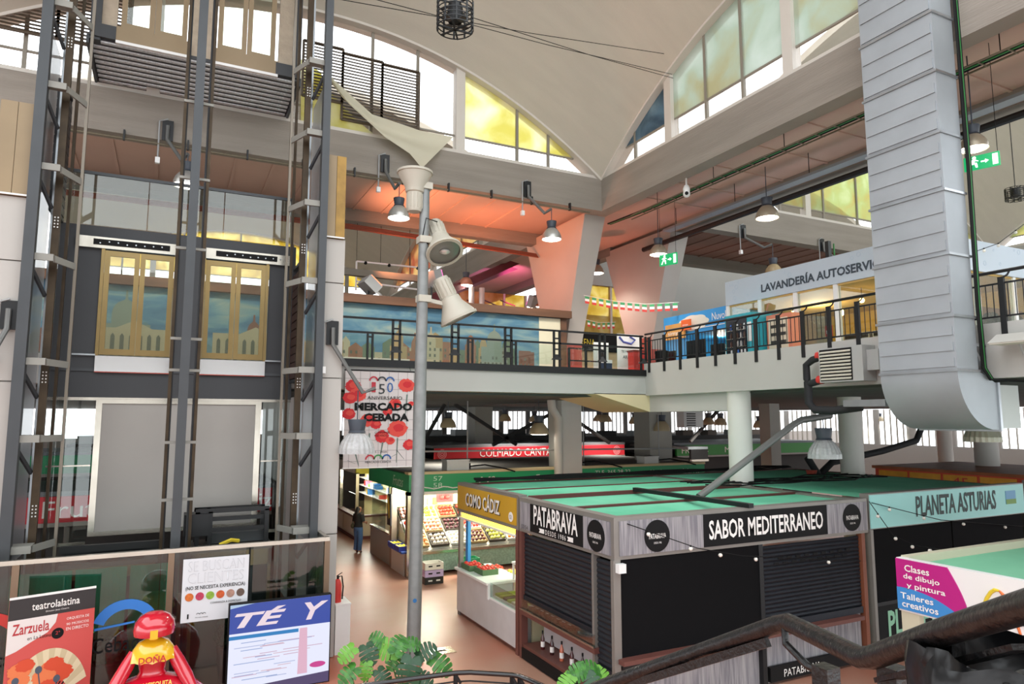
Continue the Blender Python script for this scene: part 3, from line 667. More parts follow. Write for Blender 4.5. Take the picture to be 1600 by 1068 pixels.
for (xa, ya, xb, yb2) in ((10.7, 17.6, 11.9, 17.6), ):
    t = thing('barrier', 'low black steel barrier in front of the red column base', 'barrier', ((xa+xb)/2, ya, 6))
    for x in (xa, (xa+xb)/2, xb): MB().box((x-.03, ya-.03, 6), (x+.03, ya+.03, 6.85)).build('post', black_metal, t)
    for z in (6.82, 6.45, 6.15): MB().box((xa, ya-.02, z), (xb, ya+.02, z+.04)).build('rail', black_metal, t)
# bunting of small flags
flag_g, flag_w, flag_r = mat('flag_green', '#3f9a63', .7), white_p, mat('flag_red', '#c9403a', .7)
def bunting(pts, n, label):
    pts = [V(p) for p in pts]
    def at(t):
        k = min(int(t*(len(pts)-1)), len(pts)-2); f = t*(len(pts)-1)-k; return pts[k].lerp(pts[k+1], f)
    r = thing('flag_bunting', label, 'bunting', pts[0]); MB().tube(pts, .008, 5).build('string', white_p, r)
    for k in range(n):
        p = at((k+.5)/n); q = at((k+.5)/n+.01); d = (q-p).normalized(); w_ = .075
        fl = None
        for i, m in enumerate((flag_g, flag_w, flag_r)):
            z0, z1 = -.02-.08*i, -.02-.08*(i+1)
            o = MB()._a([p-d*w_+UP*z0, p+d*w_+UP*z0, p+d*w_+UP*z1, p-d*w_+UP*z1], [(0,1,2,3)])
            nn = d.cross(UP)*.004; o = MB().prism([p-d*w_+UP*z0, p+d*w_+UP*z0, p+d*w_+UP*z1, p-d*w_+UP*z1], nn)
            if fl is None: fl = o.build('flag', m, r)
            else: o.build('stripe', m, fl)
a, c = oy(19.0, 912, 461), ox(14.28, 1061, 472)
bunting([a, a.lerp(c, .33)-UP*.12, a.lerp(c, .66)-UP*.14, c], 13, 'green white red flag bunting strung between the flared columns')
a, c = oy(22.8, 908, 497), oy(23.3, 962, 503)
bunting([a, a.lerp(c, .5)-UP*.1, c], 7, 'lower flag bunting hanging over the dark shop front')
# ================================================================== lift shaft
LYD = 16.0     # plane of the landing doors
lw = thing('lift_landing_wall', 'charcoal panelled landing wall holding both brass lift doors', 'wall panel', (.2, LYD, 5.14))
MB().box((-2.15, LYD, 5.14), (-1.42, LYD+.08, 8.64)).build('panel', dark_panel, lw)
MB().box((-.04, LYD, 5.14), (.5, LYD+.08, 8.64)).build('panel', dark_panel, lw)
MB().box((1.86, LYD, 5.14), (2.42, LYD+.08, 8.64)).build('panel', dark_panel, lw)
for a, b in ((-1.42, -.04), (.5, 1.86)):
    MB().box((a, LYD, 8.16), (b, LYD+.08, 8.64)).build('panel', dark_panel, lw); MB().box((a, LYD, 5.14), (b, LYD+.08, 5.98)).build('panel', dark_panel, lw)
MB().box((-2.15, LYD-.03, 5.66), (2.42, LYD, 5.72)).build('trim_strip', grey_steel, lw)
doorpane = glass('lift_door_glass', '#eef2ec', .06)
for (x0, x1, hx0, hx1, lab) in ((-1.35, -.07, -1.86, -.05, 'left brass framed glass lift door at mezzanine level'), (.54, 1.78, .53, 2.3, 'right brass framed glass lift door at mezzanine level')):
    t = thing('lift_door', lab, 'lift door', ((x0+x1)/2, LYD-.05, 5.65), group=None)
    MB().box((hx0, LYD-.09, 8.17), (hx1, LYD-.03, 8.4)).build('header', stainless, t)
    hb = MB().box((hx0+.3 if x0 < 0 else hx0+.2, LYD-.12, 8.24), (hx1-.12 if x0 < 0 else hx1-.3, LYD-.085, 8.35)).build('door_operator', black_m, t)
    rq = random.Random(1)
    for q in range(8):
        xx = hx0+.42+q*.16; MB().lathe([(.014, 0), (.014, .012)], (xx, LYD-.12, 8.28+rq.uniform(-.02, .03)), 8, (0, -1, 0)).build('roller', galv, t)
    for xx in (x0-.06, x1+.0): MB().box((xx, LYD-.06, 5.98), (xx+.06, LYD+.06, 8.17)).build('jamb', brass, t)
    xm = (x0+x1)/2
    for (a, b) in ((x0, xm), (xm, x1)):
        fr = MB()
        fr.box((a+.005, LYD-.05, 6.0), (a+.1, LYD, 8.14)).box((b-.1, LYD-.05, 6.0), (b-.005, LYD, 8.14)).box((a+.1, LYD-.05, 6.0), (b-.1, LYD, 6.12)).box((a+.1, LYD-.05, 8.03), (b-.1, LYD, 8.14))
        lf = fr.build('door_leaf', brass, t); MB().box((a+.09, LYD-.03, 6.11), (b-.09, LYD-.018, 8.04)).build('pane', doorpane, lf)
    MB().box((x0-.05, LYD-.07, 5.66), (x1+.05, LYD-.04, 5.975)).build('apron', mat('bright_aluminium', '#d9dbdc', .22, metal=.85), t)
    MB().box((x0-.05, LYD-.07, 5.64), (x1+.05, LYD-.04, 5.66)).build('apron_edge', red_paint, t)
    xa, xb = (x0-.45, x0-.05) if x0 < 0 else (x1+.05, x1+.38)
    MB().bar((xa, LYD-.06, 5.99), (xb, LYD-.06, 5.99), .03, .03).build('rod', galv, t)
# glazing over the landing wall
gl = struct(MB().box((-2.1, LYD, 9.72), (2.35, LYD+.06, 9.78)).build('window_6', grey_steel), 'clear glazing above the charcoal landing wall')
for k in range(3): MB().box((-2.1+k*1.483, LYD+.02, 8.66), (-2.1+(k+1)*1.483-.02, LYD+.032, 9.72)).build('pane', clear, gl)
# metal deck under the upper landing: ribs picked out one by one
dk = thing('metal_deck', 'ribbed galvanised deck under the upper lift landing', 'deck', (.2, 17, 12.55))
MB().box((-1.9, LYD, 12.64), (2.33, 18.25, 12.72)).build('slab', dark_panel, dk)  # charcoal colour paints the shade in the grooves between the ribs
perf = mat('perforated_galvanised', '#d5d9dc', .4, metal=.3, noise=(30, .3))
n = 9
src = None
for k in range(n):
    y = LYD+.03+k*.235
    if src is None:
        src = MB().prism([(-1.88, y, 12.645), (-1.88, y+.015, 12.61), (-1.88, y+.095, 12.61), (-1.88, y+.11, 12.645)], (4.18, 0, 0)).build('deck_rib', perf, dk)
    else: piece(src, 'deck_rib', (0, k*.235, 0), dk)
MB().box((-1.95, LYD-.05, 12.5), (-1.9, 18.25, 12.7)).build('edge_channel', grey_steel, dk); MB().box((2.33, LYD-.05, 12.5), (2.38, 18.25, 12.7)).build('edge_channel', grey_steel, dk)
# upper landing doors on the deck
pebble = mat('rough_plaster', '#b3a592', .9, noise=(5, .15), bump=(20, .4))
uw = thing('upper_landing_wall', 'rough plaster wall with upper lift landing on the ribbed deck', 'wall panel', (.2, LYD, 12.72))
for a, b in ((-1.7, -1.42), (-.04, .5), (1.86, 2.2)): MB().box((a, LYD, 12.72), (b, LYD+.12, 15.4)).build('panel', pebble, uw)
for a, b in ((-1.9, -1.7), (2.2, 2.36)): MB().box((a, LYD-.06, 12.6), (b, LYD+.15, 15.6)).build('side_post', dark_panel, uw)
for a, b in ((-1.9, -1.42), (1.8, 2.36)): MB().box((a, LYD-.1, 12.66), (b, LYD-.02, 12.95)).build('kick_panel', dark_panel, uw)
for (x0, x1, lab) in ((-1.35, -.07, 'left beige framed upper lift door above the ribbed deck'), (.54, 1.78, 'right beige framed upper lift door above the ribbed deck')):
    t = thing('lift_door', lab, 'lift door', ((x0+x1)/2, LYD, 12.65))
    xm = (x0+x1)/2
    MB().box((x0-.07, LYD-.09, 12.66), (x1+.07, LYD-.02, 12.98)).build('apron', beige_box, t); MB().box((x0-.07, LYD-.1, 12.6), (x1+.07, LYD-.02, 12.66)).build('apron_edge', white_m, t)
    for (a, b) in ((x0, xm), (xm, x1)):
        fr = MB().box((a+.005, LYD-.05, 13.0), (a+.11, LYD+.02, 15.2)).box((b-.11, LYD-.05, 13.0), (b-.005, LYD+.02, 15.2)).box((a+.11, LYD-.05, 13.0), (b-.11, LYD+.02, 13.1)).box((a+.11, LYD-.05, 15.1), (b-.11, LYD+.02, 15.2))
        lf = fr.build('door_leaf', beige_box, t); MB().box((a+.1, LYD-.03, 13.09), (b-.1, LYD-.018, 15.1)).build('pane', doorpane, lf)
# ------------------------------------------------------------------ ground-level panel behind the cars
gp = thing('lift_back_panel', 'large white panel in a stainless frame behind the lift cars', 'wall panel', (.25, LYD, 2.4))
MB().box((-1.22, LYD, 2.5), (1.68, LYD+.06, 5.02)).build('panel', mat('grey_white_board', '#a29e98', .6, noise=(.8, .06)), gp)
for a, b in (((-1.33, 2.42), (-1.22, 5.1)), ((1.68, 2.42), (1.8, 5.1)), ((-1.22, 2.42), (1.68, 2.5)), ((-1.22, 5.02), (1.68, 5.1))):
    MB().box((a[0], LYD-.03, a[1]), (b[0], LYD+.07, b[1])).build('frame', stainless, gp)
sg = struct(MB().box((-2.15, LYD, 5.08), (2.42, LYD+.06, 5.14)).build('window_7', stainless), 'glass side lights flanking the white lift panel')
for a, b in ((-2.1, -1.36), (1.83, 2.4)):
    MB().box((a, LYD+.02, 2.3), (b, LYD+.03, 5.08)).build('pane', clear, sg); MB().box((a, LYD, 2.26), (b, LYD+.05, 2.32)).build('glazing_bar', stainless, sg); MB().box((a, LYD, 3.78), (b, LYD+.04, 3.81)).build('glazing_bar', stainless, sg)
# ------------------------------------------------------------------ steel frame, guide rails, brackets
fr = thing('lift_structure', 'tall grey steel lift frame with guide rails and bracket plates', 'lift frame', (.2, 14.2, 0))
ZTOP = 15.6
def upr(nm, x, y, w_, d_, m, z0=0, z1=ZTOP): return MB().box((x-w_/2, y-d_/2, z0), (x+w_/2, y+d_/2, z1)).build(nm, m, fr)
upr('column', -2.34, 14.2, .17, .2, grey_steel); upr('column', 2.66, 14.2, .15, .2, grey_steel); upr('column', .205, 14.2, .16, .22, grey_steel)
for x in (-2.05, 2.36): upr('guide_rail', x, 14.75, .12, .1, rust_rail)
for x in (-1.93, 2.2): upr('guide_rail', x, 15.2, .05, .08, rust_rail)
for x in (-1.72, 2.06): upr('car_rail', x, 14.9, .05, .07, mat('dull_rail_steel', '#6f675c', .35, metal=.6))
for x in (-2.14, 2.46): upr('rail_backing', x, 14.98, .08, .05, galv)
for x in (-.03, .45): upr('car_rail', x, 14.65, .055, .07, rust_rail)
for x in (-.0, .41): upr('rail_backing', x, 14.75, .05, .12, dark_panel)
for z in (10.9, 9.35, 7.95, 6.2, 5.6, 4.25, 3.2): MB().box((-.06, 14.3, z), (.48, 14.36, z+.05)).build('tie', mat('dull_plate', '#8d8c85'), fr)
zs = [oy(14.4, 95, y).z for y in (18, 146, 273, 412, 572, 690, 858)]
for z in zs:
    for sgn, xc in ((-1, -2.34), (1, 2.66)):
        xr = -1.98 if sgn < 0 else 2.28; xf = -1.72 if sgn < 0 else 2.06
        MB().box((min(xc, xr)+(0.0), 14.18, z), (max(xc, xr), 14.22, z+.12)).build('bracket_plate', mat('dull_plate', '#8d8c85', .5, metal=.2), fr)
        MB().box((min(xc, xr), 14.2, z+.1), (max(xc, xr), 14.55, z+.125)).build('bracket_plate', mat('dull_plate', '#8d8c85', .5, metal=.2), fr)
        MB().bar((xr, 14.3, z+.06), (xf, 14.9, z+.06), .03, .12).build('bracket_arm', mat('dull_plate', '#8d8c85', .5, metal=.2), fr)
        MB().bar((xc, 14.25, z-.05), (xc+(-sgn)*.2, 14.75, z-.55), .04, .07).build('brace', dark_panel, fr)
for x, y in ((-2.05, 14.69), (2.36, 14.69)):
    for z in (11.7, 8.2, 5.35, 3.0):
        for a in range(2):
            for b in range(4): MB().box((x-.03+a*.05, y-.015, z+b*.06), (x-.01+a*.05, y, z+b*.06+.025)).build('bolt', white_m, fr)
for (x0, x1) in ((-2.34, .2), (.2, 2.66)): MB().box((x0, 14.9, 15.4), (x1, 15.1, 15.6)).build('top_beam', grey_steel, fr)
for x in (-2.36, 2.7): MB().box((x-.02, 14.4, 2.2), (x+.02, 15.9, 12)).build('side_panel', mat('frosted_side_glass', '#b9bcc0', .4, alpha=.55), fr)
# counterweights with their stacked plates
for (x, z0, lab) in ((-2.16, 8.6, 'stacked dark counterweight by the left lift rails'), (2.42, 5.5, 'stacked brown counterweight by the right lift rails')):
    t = thing('counterweight', lab, 'counterweight', (x, 15.4, z0))
    for y in (15.02, 15.88): MB().box((x-.06, y-.03, z0), (x+.06, y+.03, z0+2.6)).build('frame', dark_panel, t)
    for z in (z0, z0+2.54): MB().box((x-.07, 15.0, z), (x+.07, 15.9, z+.06)).build('frame', dark_panel, t)
    src = None
    for k in range(13):
        if src is None: src = MB().box((x-.08, 15.07, z0+.08), (x+.08, 15.83, z0+.235)).build('weight_plate', mat('iron_plate' if x < 0 else 'brown_iron_plate', '#3c3c40' if x < 0 else '#5a4038', .5, metal=.3, noise=(3, .2)), t)
        else: piece(src, 'weight_plate', (0, 0, k*.18), t)
# lift cars at ground level, gear on their roofs
for (x0, x1, lab, top) in ((-1.6, -.1, 'dark lift car standing low in the left shaft', 2.05), (.5, 1.95, 'dark lift car with black machinery on top in the right shaft', 2.15)):
    t = thing('lift_car', lab, 'lift', ((x0+x1)/2, 15.2, 0)); 
    MB().box((x0, 14.75, .05), (x1, 15.85, top)).build('cabin', mat('dark_glass_cabin', '#3a3f3e', .25, noise=(1, .2)), t)
    MB().box((x0-.03, 14.72, top), (x1+.03, 15.88, top+.08)).build('roof', mat('car_roof', '#4d4a45', .5), t)
    for x in (x0, x1-.06): MB().box((x, 14.7, .05), (x+.06, 14.76, top)).build('corner_post', mat('bronze_post', '#8a7a5c', .35, metal=.5), t)
    MB().box((x0, 14.7, 1.85), (x1, 14.75, top)).build('header', mat('bronze_post', '#8a7a5c'), t)
    if x0 > 0:
        for x in (x0+.05, x0+.28, x1-.12): 
            for y in (14.9, 15.6): MB().box((x, y, top+.08), (x+.08, y+.08, top+.75)).build('gear_upright', black_metal, t)
        for (z, y) in ((.72, 14.9), (.55, 15.0), (.35, 14.92), (.2, 15.5), (.68, 15.6)): MB().box((x0+.05, y, top+z), (x1-.04, y+.07, top+z+.08)).build('gear_beam', black_metal, t)
        MB().box((x0-.15, 14.85, top+.3), (x0+.3, 15.3, top+.72)).build('gear_box', black_metal, t); MB().box((x0+.3, 15.1, top+.1), (x1-.1, 15.4, top+.3)).build('gear_box', grey_steel, t)
        MB().tube([(x0+.5, 14.8, top+.12), (x0+.7, 14.78, top+.2), (x0+.85, 14.85, top+.16)], .04, 6).build('yellow_cloth', mat('yellow_rag', '#d9c02e', .7), t)
    else:
        for (z, y) in ((.25, 14.9), (.12, 15.3)): MB().box((x0-.05, y, top+z), (x1+.05, y+.1, top+z+.12)).build('gear_beam', black_metal, t)
        MB().box((x0+.4, 14.8, top+.1), (x1-.2, 15.0, top+.2)).build('gear_box', black_m, t)
# green tarpaulin behind the cars
rq = random.Random(8)
for k, (xa, xb) in enumerate(((-2.3, -1.4), (-1.35, -.55), (-.5, .3))):
    tp = MB().grid(lambda i, j: V((xa+(xb-xa)*i, 14.58+.04*math.sin(i*9+k), .1+1.95*j)), 14, 4).build('tarpaulin', mat('green_tarpaulin', '#1f7a5c', .6))
    tag(tp, ['green tarpaulin hanging behind the left lift car', 'second green tarpaulin strip behind the lift glass', 'green tarpaulin nearest the middle lift column'][k], 'tarpaulin')
# ------------------------------------------------------------------ white piers beside the lift
for (x0, x1, lab, zz) in ((-3.4, -2.42, 'white panelled pier at the left picture edge', (0, 2.6, 5.35, 7.45, 8.6)), (2.76, 3.16, 'white panelled pier right of the lift frame', (0, 2.4, 5.55, 7.55, 8.5))):
    t = struct(MB().box((x0+.03, 14.35, 0), (x1-.03, 15.2, zz[-1])).build('wall_pier', mat('pier_joint', '#8f8b85', .8)), lab)
    for a, b in zip(zz[:-1], zz[1:]): MB().box((x0, 14.3, a+.012), (x1, 15.25, b-.012)).build('panel', white_panel, t)
    q = thing('cladding_box', 'beige clad box on top of the ' + ('left' if x0 < 0 else 'right') + ' white pier', 'cladding', ((x0+x1)/2, 14.7, zz[-1]))
    a0, a1 = (-2.93, -2.42) if x0 < 0 else (2.74, 3.13)
    MB().box((a0, 14.25, zz[-1]), ((a0+a1)/2-.004, 15.0, 10.3)).build('board', beige_box, q); MB().box(((a0+a1)/2+.004, 14.25, zz[-1]), (a1, 15.0, 10.3)).build('board', beige_box if x0 < 0 else mat('peeling_gold_board', '#a8843f', .6, noise=(4, .3)), q)
    MB().box((a0, 14.23, zz[-1]), (a1, 14.26, zz[-1]+.03)).build('edge_strip', white_m, q)
# red skirting behind the right pier
struct(MB().box((3.0, 17.2, 0), (3.3, 26, 1.15)).build('baseboard_left', red_paint), 'red painted dado along the aisle wall behind the pier')
struct(MB().box((2.98, 15.25, 0), (3.28, 26, 5.3)).build('wall_left', white_wall), 'white wall along the aisle behind the lifts')
# ------------------------------------------------------------------ glass screen round the lift pit
GY = 13.45
gs = thing('glass_screen', 'waist-high glass screen with stainless top rail round the lifts', 'glass screen', (0, GY, 0))
gs['label'] = 'tall glass screen with stainless top rail round the lift pit'
GZ = 2.42
dark_clear = glass('smoky_glass', '#cfd8d4', .07)
MB().box((-4.2, GY-.05, GZ), (2.83, GY+.05, GZ+.07)).build('top_rail', stainless, gs); MB().box((2.75, GY, GZ), (2.83, 14.3, GZ+.07)).build('top_rail', stainless, gs)
xs_ = (-4.2, -2.05, .15, 1.42, 2.79)
for x in xs_[1:]:
    MB().box((x-.05 if x != 1.42 else x-.012, GY-.04, 0), (x+.05 if x != 1.42 else x+.012, GY+.04, GZ)).build('post', mat('bronze_steel', '#7d6a58', .35, metal=.7) if x != 1.42 else black_m, gs)
for a, b in zip(xs_[:-1], xs_[1:]): MB().box((a+.06, GY-.008, .05), (b-.06, GY+.008, GZ)).build('pane', dark_clear, gs)
MB().box((2.78, GY+.06, .05), (2.795, 14.3, GZ)).build('pane', dark_clear, gs)
# ================================================================== market stalls
cloth_g = mat('green_roof_cloth', '#58b892', .8, noise=(.9, .12), hex2='#70c6a4', bump=(3, .3))
frame_m = mat('dull_aluminium_frame', '#8b8781', .45, metal=.4, noise=(2, .1))
maroon = mat('maroon_beam', '#5c2b28', .6)
blk_cloth = mat('black_awning_cloth', '#0b0b0d', .85, bump=(2, .3), spec=.15)
shut_m = mat('dark_shutter_steel', '#2e3138', .42, metal=.5, noise=(2, .1))
woodprint = mat('grey_wood_print', '#a3a0a2', .6, noise=(3, .3), hex2='#75737a', stretch=(9, 9, .5))
yel_sign = mat('mustard_sign', '#c2971c', .45); turq = mat('turquoise_sign', '#9fe0db', .45, noise=(.8, .04))
marble = mat('pale_marble', '#c9c8c8', .35, noise=(2.5, .1))
brownm = mat('red_brown_joinery', '#6b4038', .5, noise=(2, .15))
red_sign = mat('red_sign', '#c32531', .45); grn_sign = mat('green_sign', '#1f9a62', .45); silver_print = mat('silver_print', '#d5d6d8', .5)
def cloth(x0, x1, y0, y1, z, parent, m=cloth_g, sag=.06, seed=1, nm='roof_cloth'):
    rq = random.Random(seed); ph = [rq.uniform(0, 6) for _ in range(4)]
    def f(i, j):
        e = math.sin(math.pi*i)*math.sin(math.pi*j)
        return V((x0+(x1-x0)*i, y0+(y1-y0)*j, z-sag*e+.02*math.sin(i*11+ph[0])*math.sin(j*7+ph[1])*e))
    return MB().grid(f, 18, 12).build(nm, m, parent, smooth=True)
def shutter(parent, a, b, z0, z1, nrm, pitch=.085, nm='roller_shutter'):
    """closed roller shutter between two floor points; curved slats"""
    a, b, n = V(a), V(b), V(nrm); k = int((z1-z0)/pitch); prof = []
    for i in range(k):
        z = z0+i*pitch
        for dz, d in ((0, 0), (.012, .012), (pitch*.5, .024), (pitch-.012, .012)): prof.append((z+dz, d))
    prof.append((z0+k*pitch, 0)); mb = MB(); vs = []; 
    for z, d in prof: vs += [V((a.x, a.y, z))+n*d, V((b.x, b.y, z))+n*d]
    mb._a(vs, [(2*i, 2*i+1, 2*i+3, 2*i+2) for i in range(len(prof)-1)])
    o = mb.build(nm, shut_m, parent); MB().bar((a.x+n.x*.02, a.y+n.y*.02, z0-.06), (b.x+n.x*.02, b.y+n.y*.02, z0-.06), .05, .12).build('bottom_bar', shut_m, o)
    return o
FX, FY = 6.5, 9.36     # faces of the corner stall
# ---------------------------------------------------------------- corner stall with shutters
sa = thing('market_stall', 'black and grey corner stall with PATABRAVA and SABOR MEDITERRANEO signs', 'market stall', (9.5, 11, 0))
ZL, ZH = 2.45, 3.12
MB().box((FX, FY, ZL), (FX+.2, 12.70, ZH)).build('fascia', frame_m, sa); MB().box((FX+.2, FY, ZL), (12.65, FY+.2, ZH)).build('fascia', frame_m, sa)
MB().box((12.45, FY+.2, 2.9), (12.65, 12.7, 3.1)).build('roof_beam', frame_m, sa); MB().box((FX+.2, 12.6, 3.02), (12.6, 12.7, 3.14)).build('roof_beam', maroon, sa)
MB().box((FX+.2, 10.95, 3.0), (12.6, 11.05, 3.1)).build('roof_beam', maroon, sa)
cloth(FX+.2, 12.45, FY+.2, 10.95, 3.06, sa, seed=1); cloth(FX+.2, 12.45, 11.05, 12.6, 3.06, sa, seed=2)
# aisle sign
def xpanel(parent, nm, y0, y1, z0, z1, m, d=.02, X=FX): return MB().box((X-d, y0, z0), (X, y1, z1)).build(nm, m, parent)
def ypanel(parent, nm, x0, x1, z0, z1, m, d=.02, Y=FY): return MB().box((x0, Y-d, z0), (x1, Y, z1)).build(nm, m, parent)
xpanel(sa, 'wood_panel', 9.45, 10.25, ZL+.06, ZH-.08, woodprint); xpanel(sa, 'wood_panel', 12.2, 12.62, ZL+.06, ZH-.08, woodprint)
nb = xpanel(sa, 'name_board', 10.25, 12.2, ZL+.06, ZH-.08, black_m)
text('PATABRAVA', nb, (FX-.022, 11.23, 2.85), YM, UP, 1.62, .37, white_p, bold=.02)
text('DESDE 1986', nb, (FX-.022, 11.2, 2.58), YM, UP, .75, .09, white_p, space=1.3)
for y in (11.73, 10.68): MB().prism([(FX-.024, y-.1, 2.54), (FX-.024, y+.1, 2.54), (FX-.024, y+.06, 2.58), (FX-.024, y+.1, 2.62), (FX-.024, y-.1, 2.62)], (.003, 0, 0)).build('printed_ribbon', white_p, nb)
text('57/54', sa, (FX-.022, 12.42, 2.56), YM, UP, .28, .08, mat('dark_print', '#3a3430', .6))
def logo(c, nrm, xd, r=.26):
    o = MB().lathe([(r, 0), (r, .012)], c, 32, nrm).build('round_logo', black_m, sa)
    cc = V(c)+V(nrm)*.013
    text('PATABRAVA', o, cc+UP*.0, xd, UP, r*1.35, r*.32, white_p, bold=.01); text('DESDE 1986', o, cc-UP*r*.42, xd, UP, r*.6, r*.12, white_p)
logo((FX-.02, 9.85, 2.77), (-1, 0, 0), YM)
# long side sign
ypanel(sa, 'wood_panel', FX+.1, 8.35, ZL+.06, ZH-.06, woodprint); ypanel(sa, 'wood_panel', 11.45, 12.6, ZL+.06, ZH-.06, woodprint)
nb = ypanel(sa, 'name_board', 8.35, 11.45, ZL+.06, ZH-.06, black_m)
text('SABOR MEDITERRANEO', nb, (9.9, FY-.022, 2.79), XP, UP, 2.85, .33, white_p, bold=.02)
logo((7.35, FY-.02, 2.78), (0, -1, 0), XP); logo((12.15, FY-.02, 2.78), (0, -1, 0), XP)
# aisle side below the sign
shutter(sa, (FX+.06, 12.55, 0), (FX+.06, 10.0, 0), 1.22, ZL, (-1, 0, 0)); shutter(sa, (FX+.06, 9.93, 0), (FX+.06, 9.45, 0), .7, ZL, (-1, 0, 0))
for y, d in ((12.62, .1), (9.97, .06), (9.4, .08)): MB().box((FX-.02, y-d/2, 0), (FX+.12, y+d/2, ZL)).build('post', frame_m if y < 12 else brownm, sa)
MB().box((FX-.05, 9.9, .86), (FX+.7, 12.58, .95)).build('counter', brownm, sa); MB().box((FX-.07, 9.9, .95), (FX-.05, 12.58, .98)).build('counter_edge', stainless, sa)
MB().box((FX-.04, 9.9, .96), (FX-.03, 12.55, 1.16)).build('case_glass', clear, sa); MB().box((FX+.7, 9.5, .1), (FX+.75, 12.6, 3.0)).build('back_board', mat('dark_interior', '#2e2422', .7), sa)
MB().box((FX+.45, 9.9, .3), (FX+.5, 12.5, .86)).build('picture_panel', mat('pale_photo_panel', '#c9c3c4', .5), sa)
MB().box((FX, 9.5, .22), (FX+.5, 12.55, .28)).build('lower_shelf', brownm, sa); fb = MB().box((FX-.03, 9.4, .02), (FX+.03, 12.55, .22)).build('kick_board', black_m, sa)
text('PATABRAVA', fb, (FX-.034, 10.2, .11), YM, UP, .9, .12, white_p)
for k in range(6):
    y = 12.1-k*.36
    t = thing('wine_bottle', ['dark red wine bottle nearest the aisle post in the lower showcase', 'tall dark wine bottle second in the showcase', 'rose wine bottle third in the lower showcase', 'red wine bottle with white neck in the showcase', 'dark wine bottle fifth along the lower showcase', 'last wine bottle behind the leaves in the showcase'][k], 'bottle', (FX+.2, y, .28), group='bottles in the lower showcase')
    c = mat('wine_%d' % (k % 3), ('#4a1518', '#3a1216', '#c46a4c')[k % 3], .15, coat=.5)
    MB().lathe([(.038, 0), (.04, .02), (.04, .2), (.015, .27), (.015, .34)], (FX+.2, y, .28), 12).build('body', c, t, smooth=True)
    MB().lathe([(.0415, .05), (.0415, .15)], (FX+.2, y, .28), 12, caps=False).build('paper_label', white_p, t, smooth=True); MB().lathe([(.017, .29), (.017, .345)], (FX+.2, y, .28), 10).build('capsule', black_m, t, smooth=True)
for k in range(8):
    y = 12.35-k*.2
    t = thing('meat_tray', ['dark red meat tray at the aisle post end of the case', 'second dark meat tray in the counter case', 'third dark meat tray in the counter case', 'fourth dark meat tray in the counter case', 'fifth dark meat tray in the counter case', 'sixth dark meat tray in the counter case', 'seventh dark meat tray in the counter case', 'eighth dark meat tray, beside the silver dishes'][k], 'tray', (FX+.25, y, .95), group='meat trays in the counter case')
    MB().box((FX+.02, y-.08, .95), (FX+.5, y+.08, .99)).build('tray', black_m, t); MB().box((FX+.05, y-.06, .99), (FX+.45, y+.06, 1.04)).build('meat', mat('cured_meat', '#6d2a20', .4, noise=(8, .4)), t); MB().box((FX+.1, y-.05, 1.04), (FX+.2, y+.05, 1.055)).build('price_card', white_p, t)
for k in range(3):
    y = 10.7-k*.25; t = thing('silver_dish', ['silver dish of seafood next to the meat trays', 'middle silver dish in the counter case', 'silver dish nearest the narrow shutter'][k], 'dish', (FX+.22, y, .95), group='silver dishes'); MB().lathe([(.06, 0), (.1, .04), (.11, .05), (.09, .045), (.05, .015)], (FX+.22, y, .95), 14).build('dish', galv, t, smooth=True); MB().sphere((FX+.22, y, .98), .07, 8, 5, (1, 1, .5)).build('food', mat('pale_seafood', '#b58a74', .5, noise=(14, .4)), t)
# long side below the sign
MB().box((FX+.1, FY+.02, .8), (9.65, FY+.06, ZL)).build('awning', blk_cloth, sa); MB().box((FX+.1, FY, .75), (9.65, FY+.08, .82)).build('awning_bar', black_metal, sa)
shutter(sa, (9.75, FY+.07, 0), (12.4, FY+.07, 0), 1.05, ZL-.02, (0, -1, 0), pitch=.075)
for x, m in ((9.7, black_metal), (12.48, mat('copper_pipe_brown', '#7c4630', .5))): MB().box((x-.05, FY, 0), (x+.05, FY+.12, ZL)).build('post', m, sa)
MB().box((FX+.1, FY+.1, 0), (12.4, FY+.15, .95)).build('lower_panel', woodprint, sa); MB().box((FX+.05, FY-.15, .86), (12.2, FY+.1, .93)).build('side_counter', brownm, sa); kb = MB().box((9.8, FY-.02, .05), (12.4, FY+.05, .3)).build('kick_board', black_m, sa)
text('PATABRAVA', kb, (10.6, FY-.024, .17), XP, UP, .95, .13, white_p)
MB().box((FX+.02, FY-.1, 2.26), (FX+.16, FY, 2.4)).build('white_socket', white_m, sa)
for r in range(2):
    for q in range(9): MB().box((10.05+q*.23+r*.11, FY+.028, 2.05+r*.09), (10.17+q*.23+r*.11, FY+.036, 2.09+r*.09)).build('shutter_slot', black_m, sa)
# ---------------------------------------------------------------- mustard fish-and-vegetable stall
sb = thing('market_stall', 'open produce stall with mustard yellow COMO CÁDIZ sign', 'market stall', (9, 14.4, 0))
MB().box((FX, 12.74, ZL), (FX+.2, 16.07, ZH+.03)).build('fascia', frame_m, sb); nb = xpanel(sb, 'name_board', 12.82, 16.0, ZL+.08, ZH-.04, yel_sign)
text('COMO CÁDIZ', nb, (FX-.022, 14.5, 2.83), YM, UP, 1.9, .4, mat('shadow_print', '#4a3b1c', .6), bold=.03); text('COMO CÁDIZ', nb, (FX-.028, 14.53, 2.84), YM, UP, 1.9, .38, white_p, bold=.02)
o = MB().lathe([(.1, 0), (.1, .006)], (FX-.02, 13.05, 2.68), 20, (-1, 0, 0)).build('number_disc', white_p, nb); text('52', o, (FX-.028, 13.05, 2.68), YM, UP, .1, .08, black_m)
MB().box((FX+.2, 15.95, 2.8), (12.65, 16.07, 3.12)).build('roof_beam', maroon, sb); MB().box((12.45, 12.74, 2.9), (12.65, 15.95, 3.1)).build('roof_beam', frame_m, sb)
